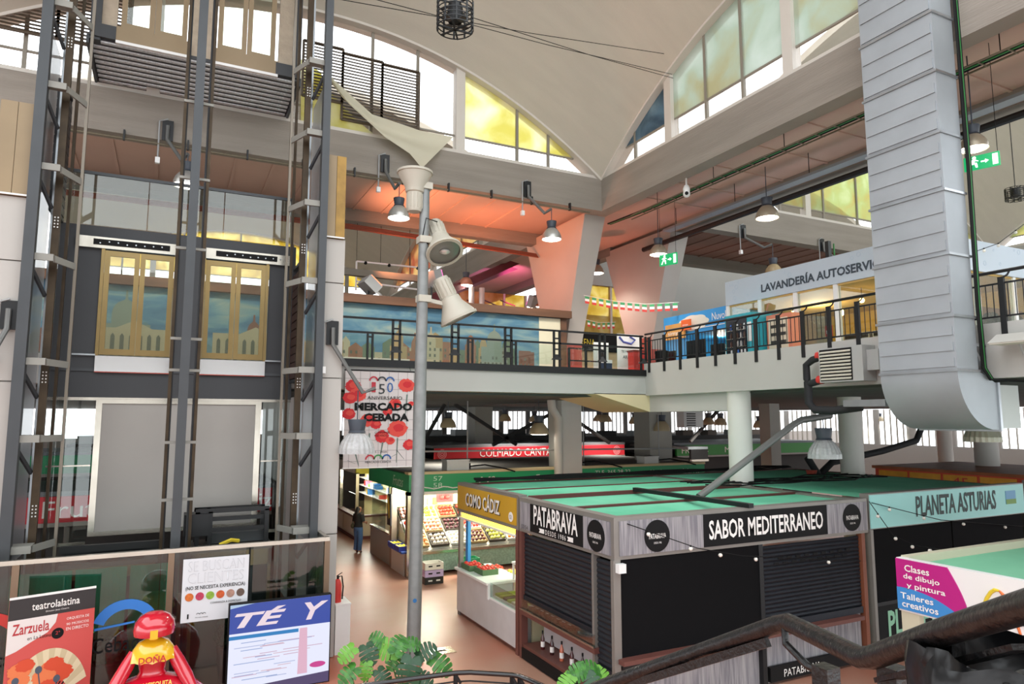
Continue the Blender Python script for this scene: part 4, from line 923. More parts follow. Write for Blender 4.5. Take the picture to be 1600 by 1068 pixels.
cloth(FX+.2, 12.45, 12.74, 14.3, 3.08, sb, seed=3); cloth(FX+.2, 12.45, 14.4, 15.95, 3.08, sb, seed=4); MB().box((FX+.2, 14.3, 3.02), (12.6, 14.4, 3.1)).build('roof_beam', maroon, sb)
MB().box((10.3, 12.75, 0), (10.4, 16.0, 2.9)).build('back_wall', mat('cream_stall_wall', '#d9cfa8', .6), sb); MB().box((FX+.3, 12.72, 0), (10.3, 12.76, 2.4)).build('side_wall', mat('cream_stall_wall', '#d9cfa8'), sb)
tube_m = mat('yellow_tube_light', '#ffd84a', .4, emit=3.0)
MB().bar((FX+.05, 15.85, 2.40), (FX+.05, 12.85, 2.40), .06, .08).build('tube_light', tube_m, sb); MB().bar((FX+.03, 15.9, 2.33), (FX+.03, 12.82, 2.33), .16, .04).build('tube_tray', white_m, sb)
MB().box((FX+.02, 15.93, 0), (FX+.12, 16.05, ZL)).build('post', frame_m, sb); MB().box((FX-.02, 12.72, 0), (FX+.14, 12.84, ZL)).build('post', brownm, sb); MB().box((FX+.2, 15.86, .9), (FX+.28, 16.0, 2.4)).build('blue_strip', mat('sky_blue_strip', '#3a8fd6', .5), sb)
fr_ = MB().prism([(FX, 16.05, .1), (FX, 12.85, .1), (FX, 12.85, .78), (FX, 14.2, .78), (FX, 14.2, 1.06), (FX, 16.05, 1.06)], (.6, 0, 0)).build('counter_front', marble, sb)
MB().box((FX+.05, 12.85, .02), (FX+.5, 16.05, .1)).build('plinth', brownm, sb); MB().box((FX-.06, 14.18, 1.06), (FX+.9, 16.08, 1.11)).build('counter_top', white_m, sb); MB().box((FX-.03, 14.16, .76), (FX+.02, 14.22, 1.1)).build('corner_strip', white_m, sb)
MB().box((FX+.02, 12.86, .78), (FX+.03, 14.15, 1.12)).build('case_glass', clear, sb); MB().box((FX, 12.86, .78), (FX+1.2, 14.15, .82)).build('case_floor', white_m, sb)
MB().box((FX+.6, 12.9, .1), (FX+1.3, 14.2, .78)).build('case_body', white_m, sb)
lamp_light('stall_light', (FX+1.6, 14.4, 2.3), 170, (1, .93, .75), .25)
# ---------------------------------------------------------------- turquoise stall
sc_ = thing('market_stall', 'stall with turquoise PLANETA ASTURIAS sign and black awnings', 'market stall', (15.4, 12, 0))
MB().box((12.7, FY, 2.5), (18.25, FY+.2, 3.2)).build('fascia', frame_m, sc_); nb = ypanel(sc_, 'name_board', 12.72, 18.2, 2.52, 3.18, turq)
text('PLANETA ASTURIAS', nb, (15.6, FY-.024, 2.88), XP, UP, 2.9, .43, mat('charcoal_brush_print', '#33403f', .6), bold=.02, shear=.05)
p = ypanel(sc_, 'small_poster', 17.45, 17.85, 2.75, 3.05, mat('poster_sky', '#6aa3c9', .5), d=.03); MB().box((17.45, FY-.034, 2.75), (17.85, FY-.03, 2.86)).build('poster_field', mat('poster_field', '#6f9a45', .5), p)
MB().box((12.7, 15.95, 2.8), (18.25, 16.07, 3.12)).build('roof_beam', maroon, sc_); MB().box((18.1, FY+.2, 2.8), (18.25, 15.95, 3.12)).build('roof_beam', maroon, sc_); MB().box((12.7, 12.6, 3.02), (18.1, 12.7, 3.12)).build('roof_beam', maroon, sc_)
cloth(12.7, 18.1, FY+.2, 12.6, 3.12, sc_, seed=5); cloth(12.7, 18.1, 12.7, 15.95, 3.1, sc_, seed=6)
for a, b in ((12.75, 15.4), (15.45, 18.15)): MB().box((a, FY+.03, 1.05), (b, FY+.07, 2.5)).build('awning', blk_cloth, sc_); MB().box((a, FY, 1.0), (b, FY+.1, 1.07)).build('awning_bar', black_metal, sc_)
lp = MB().box((12.75, FY+.05, .1), (18.15, FY+.12, .98)).build('lower_panel', black_m, sc_); text('PLANETA', lp, (14.1, FY+.046, .62), XP, UP, 1.9, .5, mat('pale_green_print', '#8fc4a4', .6), bold=.03)
MB().box((12.66, FY-.04, 0), (12.74, FY+.1, 2.5)).build('post', frame_m, sc_)
# ---------------------------------------------------------------- art-class stall
AX, AY = 10.1, 7.03
sd = thing('market_stall', 'white art class stall with magenta and blue sign beside the handrail', 'market stall', (12.5, 5, 0))
MB().box((AX, 1.5, 1.82), (AX+.12, AY, 2.6)).build('fascia', white_m, sd); MB().box((AX+.12, AY-.12, 2.3), (17, AY, 2.62)).build('edge_beam', mat('cream_beam', '#c4bea6', .6), sd)
cloth(AX+.12, 17, 1.5, AY-.12, 2.5, sd, mat('pale_green_cloth', '#7cc09c', .75, noise=(1, .1)), seed=9)
sgn = MB().prism([(AX-.02, AY, 1.85)] + [(AX-.02, AY, 2.59), (AX-.02, 6.25, 2.59)] + [(AX-.02, 6.25-.27*math.sin(k*.16), 2.59-.74*k/10) for k in range(1, 10)] + [(AX-.02, 5.9, 1.85)], (.018, 0, 0)).build('magenta_field', mat('magenta_print', '#b3117a', .5), sd)
blu = MB().prism([(AX-.026, AY, 1.85)] + [(AX-.026, AY-1.05*k/10, 2.15+.02*math.sin(k*.3)-.30*(k/10)**2.2+.02) for k in range(11)] + [(AX-.026, AY-1.15, 1.85)], (.008, 0, 0)).build('blue_field', mat('blue_print', '#3a86c8', .5), sd)
for k, s_ in enumerate(('Clases', 'de dibujo', 'y pintura')): text(s_, sgn, (AX-.022, 6.7-.06*k, 2.47-.13*k), YM, UP, (.38, .55, .58)[k], .1, white_p, bold=.015)
for k, s_ in enumerate(('Talleres', 'creativos')): text(s_, blu, (AX-.03, 6.72-.04*k, 2.06-.12*k), YM, UP, (.5, .55)[k], .09, white_p, bold=.015)
def stroke(pts, r, m): MB().tube([(AX-.006, y, z) for y, z in pts], [r*.5] + [r]*(len(pts)-2) + [r*.6], 6).build('brush_stroke', m, sd)
def arc(y0, y1, z0, zt, n=9): return [(y0+(y1-y0)*k/n, z0+(zt-z0)*math.sin(math.pi*k/n)**.8) for k in range(n+1)]
stroke(arc(5.85, 5.35, 1.95, 2.42)[:6], .025, mat('stroke_yellow', '#d9c02e', .5)); stroke(arc(5.85, 5.35, 1.9, 2.42)[5:], .025, mat('stroke_orange', '#d66a2a', .5)); stroke(arc(5.28, 4.85, 1.98, 2.42), .045, mat('stroke_red', '#d01f2a', .5)); stroke(arc(4.82, 4.2, 2.02, 2.33), .04, mat('stroke_crimson', '#c21a55', .5))
stroke([(5.7, 2.08), (5.45, 2.06), (5.2, 2.02)], .02, mat('blue_print', '#3a86c8', .5)); text('te', sd, (AX-.01, 4.55, 1.95), YM, UP, .3, .14, mat('blue_print', '#3a86c8', .5), bold=.03)
MB().box((AX+.02, AY-.3, 0), (AX+.12, AY-.02, 1.82)).build('post', mat('cream_beam', '#c4bea6', .6), sd); MB().box((AX+.02, 1.6, 0), (AX+.1, 5.9, .9)).build('counter', red_paint, sd)
# ---------------------------------------------------------------- fruit stall across the side aisle
GX, GY2 = 6.62, 20.3
sf = thing('market_stall', 'long fruit stall with a green painted fascia and telephone number', 'market stall', (11, 22, 0))
gf = MB().box((GX, GY2, 2.5), (18.3, GY2+.15, 3.02)).build('fascia', grn_sign, sf); MB().box((GX, GY2+.15, 2.5), (GX+.15, 25, 3.02)).build('fascia', grn_sign, sf)
MB().box((GX-.05, GY2-.06, 2.4), (18.3, GY2+.2, 2.5)).build('light_strip', mat('white_trim_light', '#e8e6dc', .4), sf); MB().box((GX-.04, GY2-.05, 3.02), (18.3, GY2+.3, 3.1)).build('cornice', mat('cream_cornice', '#c9b98f', .6), sf)
MB().box((GX+.1, GY2+.3, 3.0), (18.3, 26.8, 3.08)).build('roof', mat('dusty_roof', '#6c6a64', .8, noise=(1, .2)), sf)
text('Frutas', gf, (GX-.01, 21.4, 2.76), YM, UP, 1.1, .32, mat('pale_script', '#bfe3cf', .6), shear=.3)
text('TLF. 365 28 22', gf, (14.1, GY2-.006, 2.86), XP, UP, 1.5, .14, white_p); text('57\n58', gf, (7.55, GY2-.006, 2.78), XP, UP, .3, .34, mat('pale_script', '#bfe3cf', .6))
for x, s_ in ((9.2, 'Mª'), (11.4, 'Frutas'), (16.2, 'Verduras'), (17.6, 'Selectas')): text(s_, gf, (x, GY2-.006, 2.75), XP, UP, .9 if len(s_) > 3 else .6, .26, white_p, shear=.3)
for a, b in ((6.95, 8.2), (8.3, 9.5)): MB().tube([(a+(b-a)*k/8, GY2-.008, 2.6+.03*math.sin(k*1.5)) for k in range(9)], .018, 6).build('painted_wave', white_p, gf)
green_tile = mat('green_speckle_tile', '#8fb3a0', .4, noise=(18, .3)); 
MB().box((GX+.2, GY2+.05, .08), (13.5, GY2+.2, .62)).build('counter_front', green_tile, sf); MB().box((GX+.2, GY2-.02, .62), (13.5, GY2+.25, .7)).build('counter_lip', stainless, sf)
MB().prism([(GX+.2, GY2+.2, .62), (GX+.2, GY2+2.0, 1.75), (GX+.2, GY2+2.0, 0)], (6.7, 0, 0)).build('display_slope', mat('white_slope', '#d9d5c8', .6), sf)
MB().box((GX+.2, GY2+2.6, 0), (13.5, GY2+2.7, 2.9)).build('back_wall', mat('pale_yellow_wall', '#e6d9a0', .6), sf); MB().box((GX+.03, GY2+2.6, 1.0), (GX+.05, 24.6, 2.4)).build('side_pane', clear, sf)
for y in (20.34, 21.95): MB().box((GX-.05, y-.1, 0), (GX+.12, y+.1, 2.5)).build('post', stainless if y < 21 else mat('copper_grey_post', '#96867a', .4, metal=.4), sf)
MB().box((GX-.06, 20.5, .0), (GX+.02, 21.8, .66)).build('side_front', mat('grey_side', '#b5b5ae', .5), sf); MB().box((GX-.15, 20.45, .66), (GX+.2, 21.85, .72)).build('side_shelf', mat('blue_shelf', '#3a5aa8', .5), sf)
MB().box((GX, 22.1, .0), (GX+.08, 24.6, .95)).build('side_front', mat('grey_metal_front', '#9b9b96', .4, metal=.3), sf); MB().box((GX-.03, 22.05, .95), (GX+.12, 24.6, 1.0)).build('side_shelf', stainless, sf)
po = MB().box((GX-.09, 21.85, 1.3), (GX-.06, 22.25, 2.3)).build('poster', mat('poster_dark', '#2a2d33', .5), sf); MB().prism([(GX-.095, 21.95, 1.55), (GX-.095, 22.05, 1.5), (GX-.095, 22.2, 2.0), (GX-.095, 22.1, 2.25), (GX-.095, 22.0, 1.95)], (.004, 0, 0)).build('printed_shape', mat('poster_yellow', '#d8c04a', .5), po)
for x in (7.6, 9.4, 11.2): lamp_light('stall_light', (x, GY2+.7, 2.4), 290, (1, .96, .82), .25)
for y in (21.1, 23.4): lamp_light('stall_light', (GX+.35, y, 2.3), 130, (1, .96, .85), .2)  # added lights without a fixture, to brighten the aisle
rq = random.Random(21)
for k in range(34):     # hung packets on the back wall
    x, z = rq.uniform(7, 13), rq.choice((1.9, 2.2, 2.5)); MB().box((x-.07, GY2+2.54, z-.12), (x+.07, GY2+2.6, z+.1)).build('hung_packet', mat('packet_%d' % (k % 4), ('#e8d27a', '#efe9d5', '#d9c05a', '#c9d0a0')[k % 4], .5), sf)
# crates on the slope with fruit
def slope_pt(x, s): return V((x, GY2+.25+s*.845, .72+s*.53))
sl = V((0, .845, .53)).normalized(); sn = V((0, -.53, .845)).normalized()
fruits = {'red apple': ('#c8402e', .062), 'pink apple': ('#e0958a', .062), 'peach': ('#e8a870', .062), 'green apple': ('#b4d636', .062), 'lemon': ('#ead63e', .058), 'plum': ('#5a3038', .055), 'tomato': ('#dc3a2c', .062), 'pear': ('#d2d262', .062), 'orange': ('#ec902c', .064), 'mushroom': ('#e2d8c8', .058)}
FM = {}
for k, (h, r) in fruits.items():
    m = mat(k.replace(' ', '_')+'_skin', h, .35, noise=(9, .15)); mb = MB().sphere((0, 0, 0), r, 8, 5, (1, 1, .95)); me = bpy.data.meshes.new(k.replace(' ', '_')); me.from_pydata([tuple(v) for v in mb.v], [], mb.f); me.shade_smooth(); me.materials.append(m); FM[k] = me
plan = [['peach', 'mushroom', 'mushroom', 'plum', 'pear', 'orange', 'plum', 'lemon', 'pear'], ['red apple', 'pink apple', 'plum', 'tomato', 'green apple', 'plum', 'lemon', 'tomato', 'green apple'], ['pink apple', 'green apple', 'tomato', 'tomato', 'mushroom', 'mushroom', 'orange', 'red apple', 'lemon']]
crate_m = [mat('pale_wood_crate', '#b99c6e', .7), mat('dark_plastic_crate', '#4a4038', .5), mat('white_foam_crate', '#dcdcd6', .6), mat('blue_plastic_crate', '#2c3f9a', .5)]
rown = ('front', 'middle', 'top'); cx_ord = ('first', 'second', 'third', 'fourth', 'fifth', 'sixth', 'seventh', 'eighth', 'ninth')
for r in range(3):
    for c in range(7):
        x = 7.12+c*.66; kind = plan[r][c]; o = slope_pt(x, .08+r*.66)
        cr = thing('fruit_crate', '%s crate of %s fruit, %s along the %s row of the slope' % (('pale wooden', 'dark plastic', 'white')[(r*5+c) % 3], kind, cx_ord[c], rown[r]), 'crate', o, group='tilted crates on the fruit slope')
        m = crate_m[(r*5+c) % 3]; e = sl*.56; hx_ = XP*.29
        mb = MB(); mb.prism([o-hx_, o+hx_, o+hx_+e, o-hx_+e], sn*.015); mb.build('crate_floor', m, cr)
        for (p, q) in ((o-hx_, o+hx_), (o-hx_+e, o+hx_+e)): MB().prism([p, q, q+sn*.09, p+sn*.09], sl*.012).build('crate_side', m, cr)
        for p in (o-hx_, o+hx_-XP*.012): MB().prism([p, p+e, p+e+sn*.09, p+sn*.09], XP*.012).build('crate_side', m, cr)
        rad = fruits[kind][1]
        for i in range(4):
            for j in range(3):
                p = o + XP*(-.2+.133*i+rq.uniform(-.015, .015)) + sl*(.1+.17*j+rq.uniform(-.02, .02)) + sn*(.03+rad)
                f = bpy.data.objects.new(kind.replace(' ', '_'), FM[kind]); COL.objects.link(f); f.location = p
                tag(f, '%s in the tilted crate %s along the %s row of the fruit slope' % (kind, cx_ord[c], rown[r]), 'fruit', '%s fruit in crate %s of the %s row' % (kind, cx_ord[c], rown[r]))
# side shelf: yellow fruit in blue crates towards the aisle
for c in range(2):
    y = 20.85+c*.62; o = V((GX-.02, y, .73)); cr = thing('fruit_crate', 'blue crate of lemons on the aisle shelf, ' + ('near the corner post' if c == 0 else 'next to the copper post'), 'crate', o, group='blue crates on the aisle shelf'); m = crate_m[3]
    MB().box((GX-.2, y-.28, .72), (GX+.16, y+.28, .74)).build('crate_floor', m, cr)
    for a, b in (((GX-.2, y-.28), (GX-.185, y+.28)), ((GX+.145, y-.28), (GX+.16, y+.28)), ((GX-.185, y-.28), (GX+.145, y-.265)), ((GX-.185, y+.265), (GX+.145, y+.28))): MB().box((a[0], a[1], .74), (b[0], b[1], .86)).build('crate_side', m, cr)
    for i in range(3):
        for j in range(4):
            f = bpy.data.objects.new('lemon', FM['lemon']); COL.objects.link(f); f.location = (GX-.12+.11*i, y-.2+.13*j, .80); tag(f, 'yellow lemon in the blue aisle crate ' + ('near the corner post' if c == 0 else 'next to the copper post'), 'fruit', 'lemons in blue aisle crate %d' % c)
# hanging advertising cards
t = thing('price_board', 'white card of cherries hanging over the fruit slope', 'price board', (8.4, 21.9, 2.1)); MB().box((8.1, 21.9, 1.95), (8.7, 21.92, 2.3)).build('card', mat('red_cherry_card', '#c93a3a', .5), t); MB().sphere((8.3, 21.89, 2.12), .08, 8, 6).build('printed_cherry', mat('flag_red', '#c9403a'), t); MB().sphere((8.5, 21.89, 2.12), .08, 8, 6).build('printed_cherry', mat('flag_red', '#c9403a'), t)
# stacked crates on the aisle floor
def floor_crates(x, y, cols, lab):
    for k, (h, sz) in enumerate(cols):
        z = k*.2; t = thing('plastic_crate', lab[k], 'crate', (x, y, z), group='crates stacked on the floor'); m = mat('crate'+h, h, .5); w_, d_ = .56, .4
        MB().box((x-w_/2, y-d_/2, z), (x+w_/2, y+d_/2, z+.015)).build('crate_floor', m, t)
        for a, b in (((-w_/2, -d_/2), (w_/2, -d_/2+.015)), ((-w_/2, d_/2-.015), (w_/2, d_/2)), ((-w_/2, -d_/2+.015), (-w_/2+.015, d_/2-.015)), ((w_/2-.015, -d_/2+.015), (w_/2, d_/2-.015))): MB().box((x+a[0], y+a[1], z+.015), (x+b[0], y+b[1], z+.19)).build('crate_side', m, t)
        for sx in (-1, 1): MB().box((x+sx*.12-.06, y-d_/2-.004, z+.08), (x+sx*.12+.06, y-d_/2, z+.12)).build('handle_slot', black_m if k else white_m, t)
floor_crates(7.05, 19.35, (('#1c1c1e', 0), ('#b9a8d0', 0), ('#dedcd2', 0)), ('black crate at the bottom of the stack before the fruit counter', 'lilac crate in the middle of the stack before the fruit counter', 'white crate on top of the stack before the fruit counter'))
floor_crates(8.25, 19.45, (('#1d1d1f', 0), ('#d8c9d8', 0), ('#2f9a68', 0)), ('black crate under a green crate by the stall corner', 'pale pink crate in the stack by the mustard stall', 'green crate on top of the stack by the mustard stall'))
# ---------------------------------------------------------------- produce on the mustard stall's counter
for k, (y, x) in enumerate(((15.65, 6.75), (15.1, 6.85))):
    o = V((x, y, 1.11)); t = thing('tomato_box', ('green cardboard box of tomatoes at the counter end', 'second green box of tomatoes beside the white ledge')[k], 'box', o, group='tomato boxes'); m = mat('green_card_box', '#4f6a48', .7)
    MB().box((x-.2, y-.25, 1.11), (x+.2, y+.25, 1.125)).build('box_floor', m, t)
    for a, b in (((-.2, -.25), (.2, -.235)), ((-.2, .235), (.2, .25)), ((-.2, -.235), (-.185, .235)), ((.185, -.235), (.2, .235))): MB().box((x+a[0], y+a[1], 1.125), (x+b[0], y+b[1], 1.24)).build('box_side', m, t)
    for i in range(3):
        for j in range(4):
            f = bpy.data.objects.new('tomato', FM['tomato']); COL.objects.link(f); f.location = (x-.11+.11*i, y-.17+.113*j, 1.2+.02*((i+j) % 2)); tag(f, 'ripe tomato in the green box ' + ('at the counter end' if k == 0 else 'beside the white ledge'), 'fruit', 'tomatoes in green box %d' % k)
for k, (x, y, h, lab) in enumerate(((7.3, 15.6, '#d5402c', 'red tray of peppers behind the tomato boxes'), (7.55, 14.9, '#d9c84a', 'yellow tray of citrus behind the counter'))):
    t = thing('produce_tray', lab, 'tray', (x, y, 1.0)); MB().box((x-.2, y-.22, .6), (x+.2, y+.22, 1.06)).build('stand', mat('cream_stall_wall', '#d9cfa8'), t)
    for i in range(3):
        for j in range(3): MB().sphere((x-.12+.12*i, y-.13+.13*j, 1.1), .06, 8, 5).build('produce', mat('prod'+h, h, .4), t, smooth=True)
t = thing('bag_stand', 'white stand with plastic bags behind the counter', 'stand', (7.35, 14.1, 0))
for dx in (-.18, .18):
    for dy in (-.2, .2): MB().box((7.35+dx-.02, 14.1+dy-.02, 0), (7.35+dx+.02, 14.1+dy+.02, 1.45)).build('leg', white_m, t)
MB().box((7.13, 13.86, 1.45), (7.57, 14.34, 1.49)).build('top', white_m, t); MB().lathe([(.02, 0), (.02, .4)], (7.35, 14.1, 1.49), 8).build('card_pole', white_m, t); MB().box((7.25, 14.02, 1.85), (7.27, 14.25, 2.1)).build('price_card', white_p, t)
MB().sphere((7.35, 14.1, 1.55), .2, 12, 8, (1, 1, .4)).build('plastic_bags', mat('clear_bags', '#e6e6dc', .3), t, smooth=True)
t = thing('black_crate', 'black crate lined with paper behind the glass case', 'crate', (7.6, 13.3, .82)); m = black_m
MB().box((7.35, 13.0, .82), (8.0, 13.75, .84)).build('crate_floor', m, t)
for a, b in (((7.35, 13.0), (8.0, 13.02)), ((7.35, 13.73), (8.0, 13.75)), ((7.35, 13.02), (7.37, 13.73)), ((7.98, 13.02), (8.0, 13.73))): MB().box((a[0], a[1], .84), (b[0], b[1], 1.25)).build('crate_side', m, t)
MB().grid(lambda i, j: V((7.33+.7*i, 12.98+.8*j, 1.3+.07*math.sin(i*13)*math.cos(j*11))), 14, 14).build('paper_lining', mat('crumpled_paper', '#c9c2a8', .8), t)
for k in range(6):
    y = 14.0-k*.2; t = thing('fish_tray', ['green-yellow tray first behind the display glass', 'green-yellow tray second behind the display glass', 'dark tray third behind the display glass', 'green-yellow tray fourth behind the display glass', 'pale tray fifth behind the display glass', 'green-yellow tray by the brown post'][k], 'tray', (FX+.35, y, .82), group='trays in the display case'); c = ('#a8b03a', '#b5b545', '#3a3a34', '#9aa83a', '#cfc7b5', '#a8b03a')[k]
    MB().box((FX+.08, y-.09, .82), (FX+.6, y+.09, .86)).build('tray', white_m, t); MB().box((FX+.1, y-.075, .86), (FX+.58, y+.075, .91)).build('produce', mat('tray'+c, c, .5, noise=(12, .3)), t)
t = thing('red_box', 'bright red box behind the display glass', 'box', (7.7, 13.9, .82)); MB().box((7.45, 13.85, .82), (8.1, 14.2, 1.12)).build('body', mat('fire_red', '#c0302a'), t); MB().box((7.44, 13.84, 1.12), (8.11, 14.21, 1.16)).build('lid', mat('fire_red', '#c0302a'), t)
# ---------------------------------------------------------------- glazed stall at the end of the aisle
se = thing('market_stall', 'glazed delicatessen stall with lime yellow sign at the aisle end', 'market stall', (8, 30, 0))
EX0, EY0 = 6.75, 27.4
MB().box((EX0, EY0, .12), (EX0+.2, 33, .85)).build('counter_front', mat('cream_metal', '#b9b09c', .4), se); MB().box((EX0+.2, EY0, .12), (9.5, EY0+.2, .85)).build('counter_front', mat('cream_metal', '#b9b09c'), se); MB().box((EX0-.03, EY0-.03, .0), (9.5, 33, .12)).build('plinth', maroon, se)
MB().box((EX0-.04, EY0-.04, .85), (9.5, EY0+.25, .92)).build('counter_top', brownm, se); MB().box((EX0-.04, EY0+.25, .85), (EX0+.25, 33, .92)).build('counter_top', brownm, se)
for k in range(3): MB().box((EX0-.012, EY0+.3+k*1.8, .2), (EX0, EY0+1.9+k*1.8, .78)).build('front_panel', mat('pale_panel', '#cfc8b5', .5), se)
for x, y in ((EX0, EY0), (8.1, EY0), (EX0, 30.2), (EX0, 32.9)): MB().box((x, y, .92), (x+.12, y+.12, 2.6)).build('post', stainless, se)
MB().box((EX0+.03, EY0+.15, .92), (EX0+.045, 32.9, 1.75)).build('pane', clear, se); MB().box((EX0+.12, EY0+.03, .92), (8.1, EY0+.045, 1.5)).build('pane', clear, se)
MB().box((EX0, EY0, 2.55), (9.5, EY0+.15, 3.05)).build('fascia', mat('lime_sign', '#d5d02a', .5), se); MB().box((EX0, EY0+.15, 2.55), (EX0+.15, 33, 3.05)).build('fascia', mat('pale_floral_sign', '#d9cfc2', .5, noise=(6, .2)), se)
MB().box((EX0+1.8, EY0+1.5, 0), (EX0+1.9, 33, 2.6)).build('back_wall', mat('pale_yellow_wall', '#e6d9a0'), se); MB().box((EX0, EY0+1, 2.98), (10, 33, 3.04)).build('roof', mat('dusty_roof', '#6c6a64'), se)
for k in range(22):
    y, z = EY0+.5+rq.uniform(0, 4.8), rq.choice((1.3, 1.65, 2.0, 2.3)); h_ = rq.uniform(.12, .26); MB().box((EX0+1.5, y-.12, z), (EX0+1.78, y+.12, z+h_)).build('boxed_product', rq.choice(prod), se)
for z in (1.28, 1.63, 1.98, 2.28): MB().box((EX0+1.45, EY0+.3, z), (EX0+1.8, 32.9, z+.02)).build('shelf', white_m, se)
lamp_light('stall_light', (EX0+.7, 28.6, 2.4), 230, (1, .97, .85), .4); lamp_light('stall_light', (EX0+.7, 31.2, 2.4), 230, (1, .97, .85), .4)
# ---------------------------------------------------------------- far stalls under the mezzanine
def far_stall(x0, x1, y, z0, z1, m, label, txt, tm, tw, th, tx, depth=5, zr=None):
    t = thing('market_stall', label, 'market stall', ((x0+x1)/2, y+depth/2, 0)); f = MB().box((x0, y, z0), (x1, y+.15, z1)).build('fascia', m, t)
    MB().box((x0+.1, y+.3, 0), (x1-.1, y+depth, z0)).build('body', mat('dark_stall_body', '#2b2a28', .7), t); MB().box((x0-.1, y+.1, z1), (x1+.1, y+depth, z1+.12)).build('roof', mat('grey_sheet_roof', '#6f7578', .5, metal=.3, noise=(1, .2)), t); MB().box((x0, y-.04, z0-.1), (x1, y+.1, z0)).build('trim_rail', frame_m, t)
    for s_, xx, w_ in ([(txt, tx, tw)] if isinstance(txt, str) else txt): text(s_, f, (xx, y-.006, (z0+z1)/2), XP, UP, w_, th, tm)
    return t, f
t, f = far_stall(11.0, 21.6, 30, 2.85, 3.38, red_sign, 'far stall with a long red COLMADO CANTA sign', 'COLMADO CANTA', white_p, 3.9, .36, 15.2)
for x in (11.35, 21.1):
    for r in (.22, .15, .08): MB().lathe([(r, 0), (r, .004), (r-.03, .004), (r-.03, 0)], (x, 29.992, 3.1), 20, (0, -1, 0), caps=False).build('ring_print', mat('pink_print', '#e39aa0', .5), f)
far_stall(25.1, 36, 30, 2.7, 3.28, mat('mid_green_sign', '#2f8a35', .5), 'far stall with a green FRUTAS sign', [('FRUTAS', 26.4, 1.9), ('MA', 29.0, .8)], white_p, 0, .32, 0)
far_stall(23.5, 24.6, 27, 2.7, 3.2, black_m, 'narrow black stall end beside the green FRUTAS stall', [], white_p, .6, .25, 24)
t, f = far_stall(-5.5, 2.75, 21.0, 2.1, 2.75, red_sign, 'fruit stall with red script sign seen through the lift glass', [('Frutas', -1.9, 1.7), ('Ortiz', 2.1, 1.3)], white_p, 0, .42, 0, 4)
t, f = far_stall(-5.5, 2.9, 27.5, 2.9, 3.5, grn_sign, 'green signed stall further behind the lifts', [('tes', 1.9, .6)], white_p, 0, .36, 0, 4)
MB().lathe([(.26, 0), (.26, .005)], (2.62, 27.49, 3.2), 20, (0, -1, 0)).build('round_logo', white_p, f)
# orange stall at the right, beyond the turquoise one
so = thing('market_stall', 'stall with red and yellow panels far right under the duct', 'market stall', (25.5, 14, 0))
MB().box((23, 8, 2.45), (23.15, 16.6, 2.95)).build('fascia', mat('red_orange_frame', '#c8452a', .5), so); MB().box((23.2, 8, 0), (28, 16.6, 2.45)).build('body', mat('dark_stall_body', '#2b2a28'), so); MB().box((22.95, 7.9, 2.95), (28, 16.7, 3.05)).build('roof', mat('rusty_roof_edge', '#9a5a38', .6, noise=(2, .3)), so)
for k in range(4): MB().box((22.97, 16.45-k*1.15-1.05, 2.52), (23, 16.45-k*1.15, 2.9)).build('yellow_panel', mat('amber_panel', '#d9a02a', .5, noise=(3, .2)), so)
text('45', so, (22.96, 13.6, 2.7), YM, UP, .5, .26, mat('fire_red', '#c0302a')); MB().box((22.96, 8.1, 2.5), (23, 11.8, 2.9)).build('mosaic_panel', mat('grey_mosaic', '#8d8a84', .5, noise=(12, .5)), so)
# ================================================================== lamps
cap_m = mat('dark_lamp_cap', '#3b414b', .5); alu_refl = mat('aluminium_reflector', '#c2c1bd', .3, metal=.6, noise=(14, .12), stretch=(1, 1, .05))
warm_refl = mat('smoky_reflector', '#a89c88', .35, metal=.4); glow_m = mat('lamp_glow', '#fff6e6', .4, emit=9); dull_m = mat('unlit_diffuser', '#d9d4c8', .5)
clear_refl = mat('ribbed_clear_reflector', '#d5d6d6', .2, trans=.3, noise=(18, .15))
def pendant(p, R, label, ztop, refl=None, lit=True, energy=0, color=(1, .95, .86), group='pendant lamps', ribbed=False, bend=None):
    p = V(p); t = thing('pendant_lamp', label, 'lamp', p, group=group); h = R*1.15
    prof = [(R, 0), (R*.98, h*.25), (R*.86, h*.55), (R*.62, h*.85), (R*.42, h)]
    nseg = 40 if ribbed else 24
    mb = MB()
    if ribbed:   # pleated bell
        ax = [(r, z) for r, z in prof]; vs = []
        for r, z in ax:
            for j in range(nseg):
                rr_ = r*(1.0 if j % 2 else .955); a = 2*math.pi*j/nseg; vs.append(p+V((rr_*math.cos(a), rr_*math.sin(a), z)))
        mb._a(vs, [(i*nseg+j, i*nseg+(j+1) % nseg, (i+1)*nseg+(j+1) % nseg, (i+1)*nseg+j) for i in range(len(ax)-1) for j in range(nseg)])
    else: mb.lathe(prof, p, nseg, caps=False)
    mb.build('reflector', refl or alu_refl, t, smooth=not ribbed)
    MB().lathe([(R*.5, h), (R*.42, h+R*.12), (R*.52, h+R*.7), (R*.5, h+R*.74)], p, 20).build('ballast_cap', cap_m, t, smooth=True)
    MB().lathe([(R*.95, .01), (R*.7, -.02 if lit else .02), (.0, -.03 if lit else .03)], p, 20, caps=False).build('diffuser', glow_m if lit else dull_m, t, smooth=True)
    MB().tube([p+UP*(h+R*.74), (p.x, p.y, ztop)], .012, 6).build('cord', cap_m, t)
    if energy:
        l = bpy.data.lights.new('lamp_light', 'SPOT'); l.energy = energy; l.color = color; l.spot_size = 2.6; l.spot_blend = .6; l.shadow_soft_size = R*.8
        o = bpy.data.objects.new('lamp_light', l); COL.objects.link(o); o.location = p-UP*.08
    return t
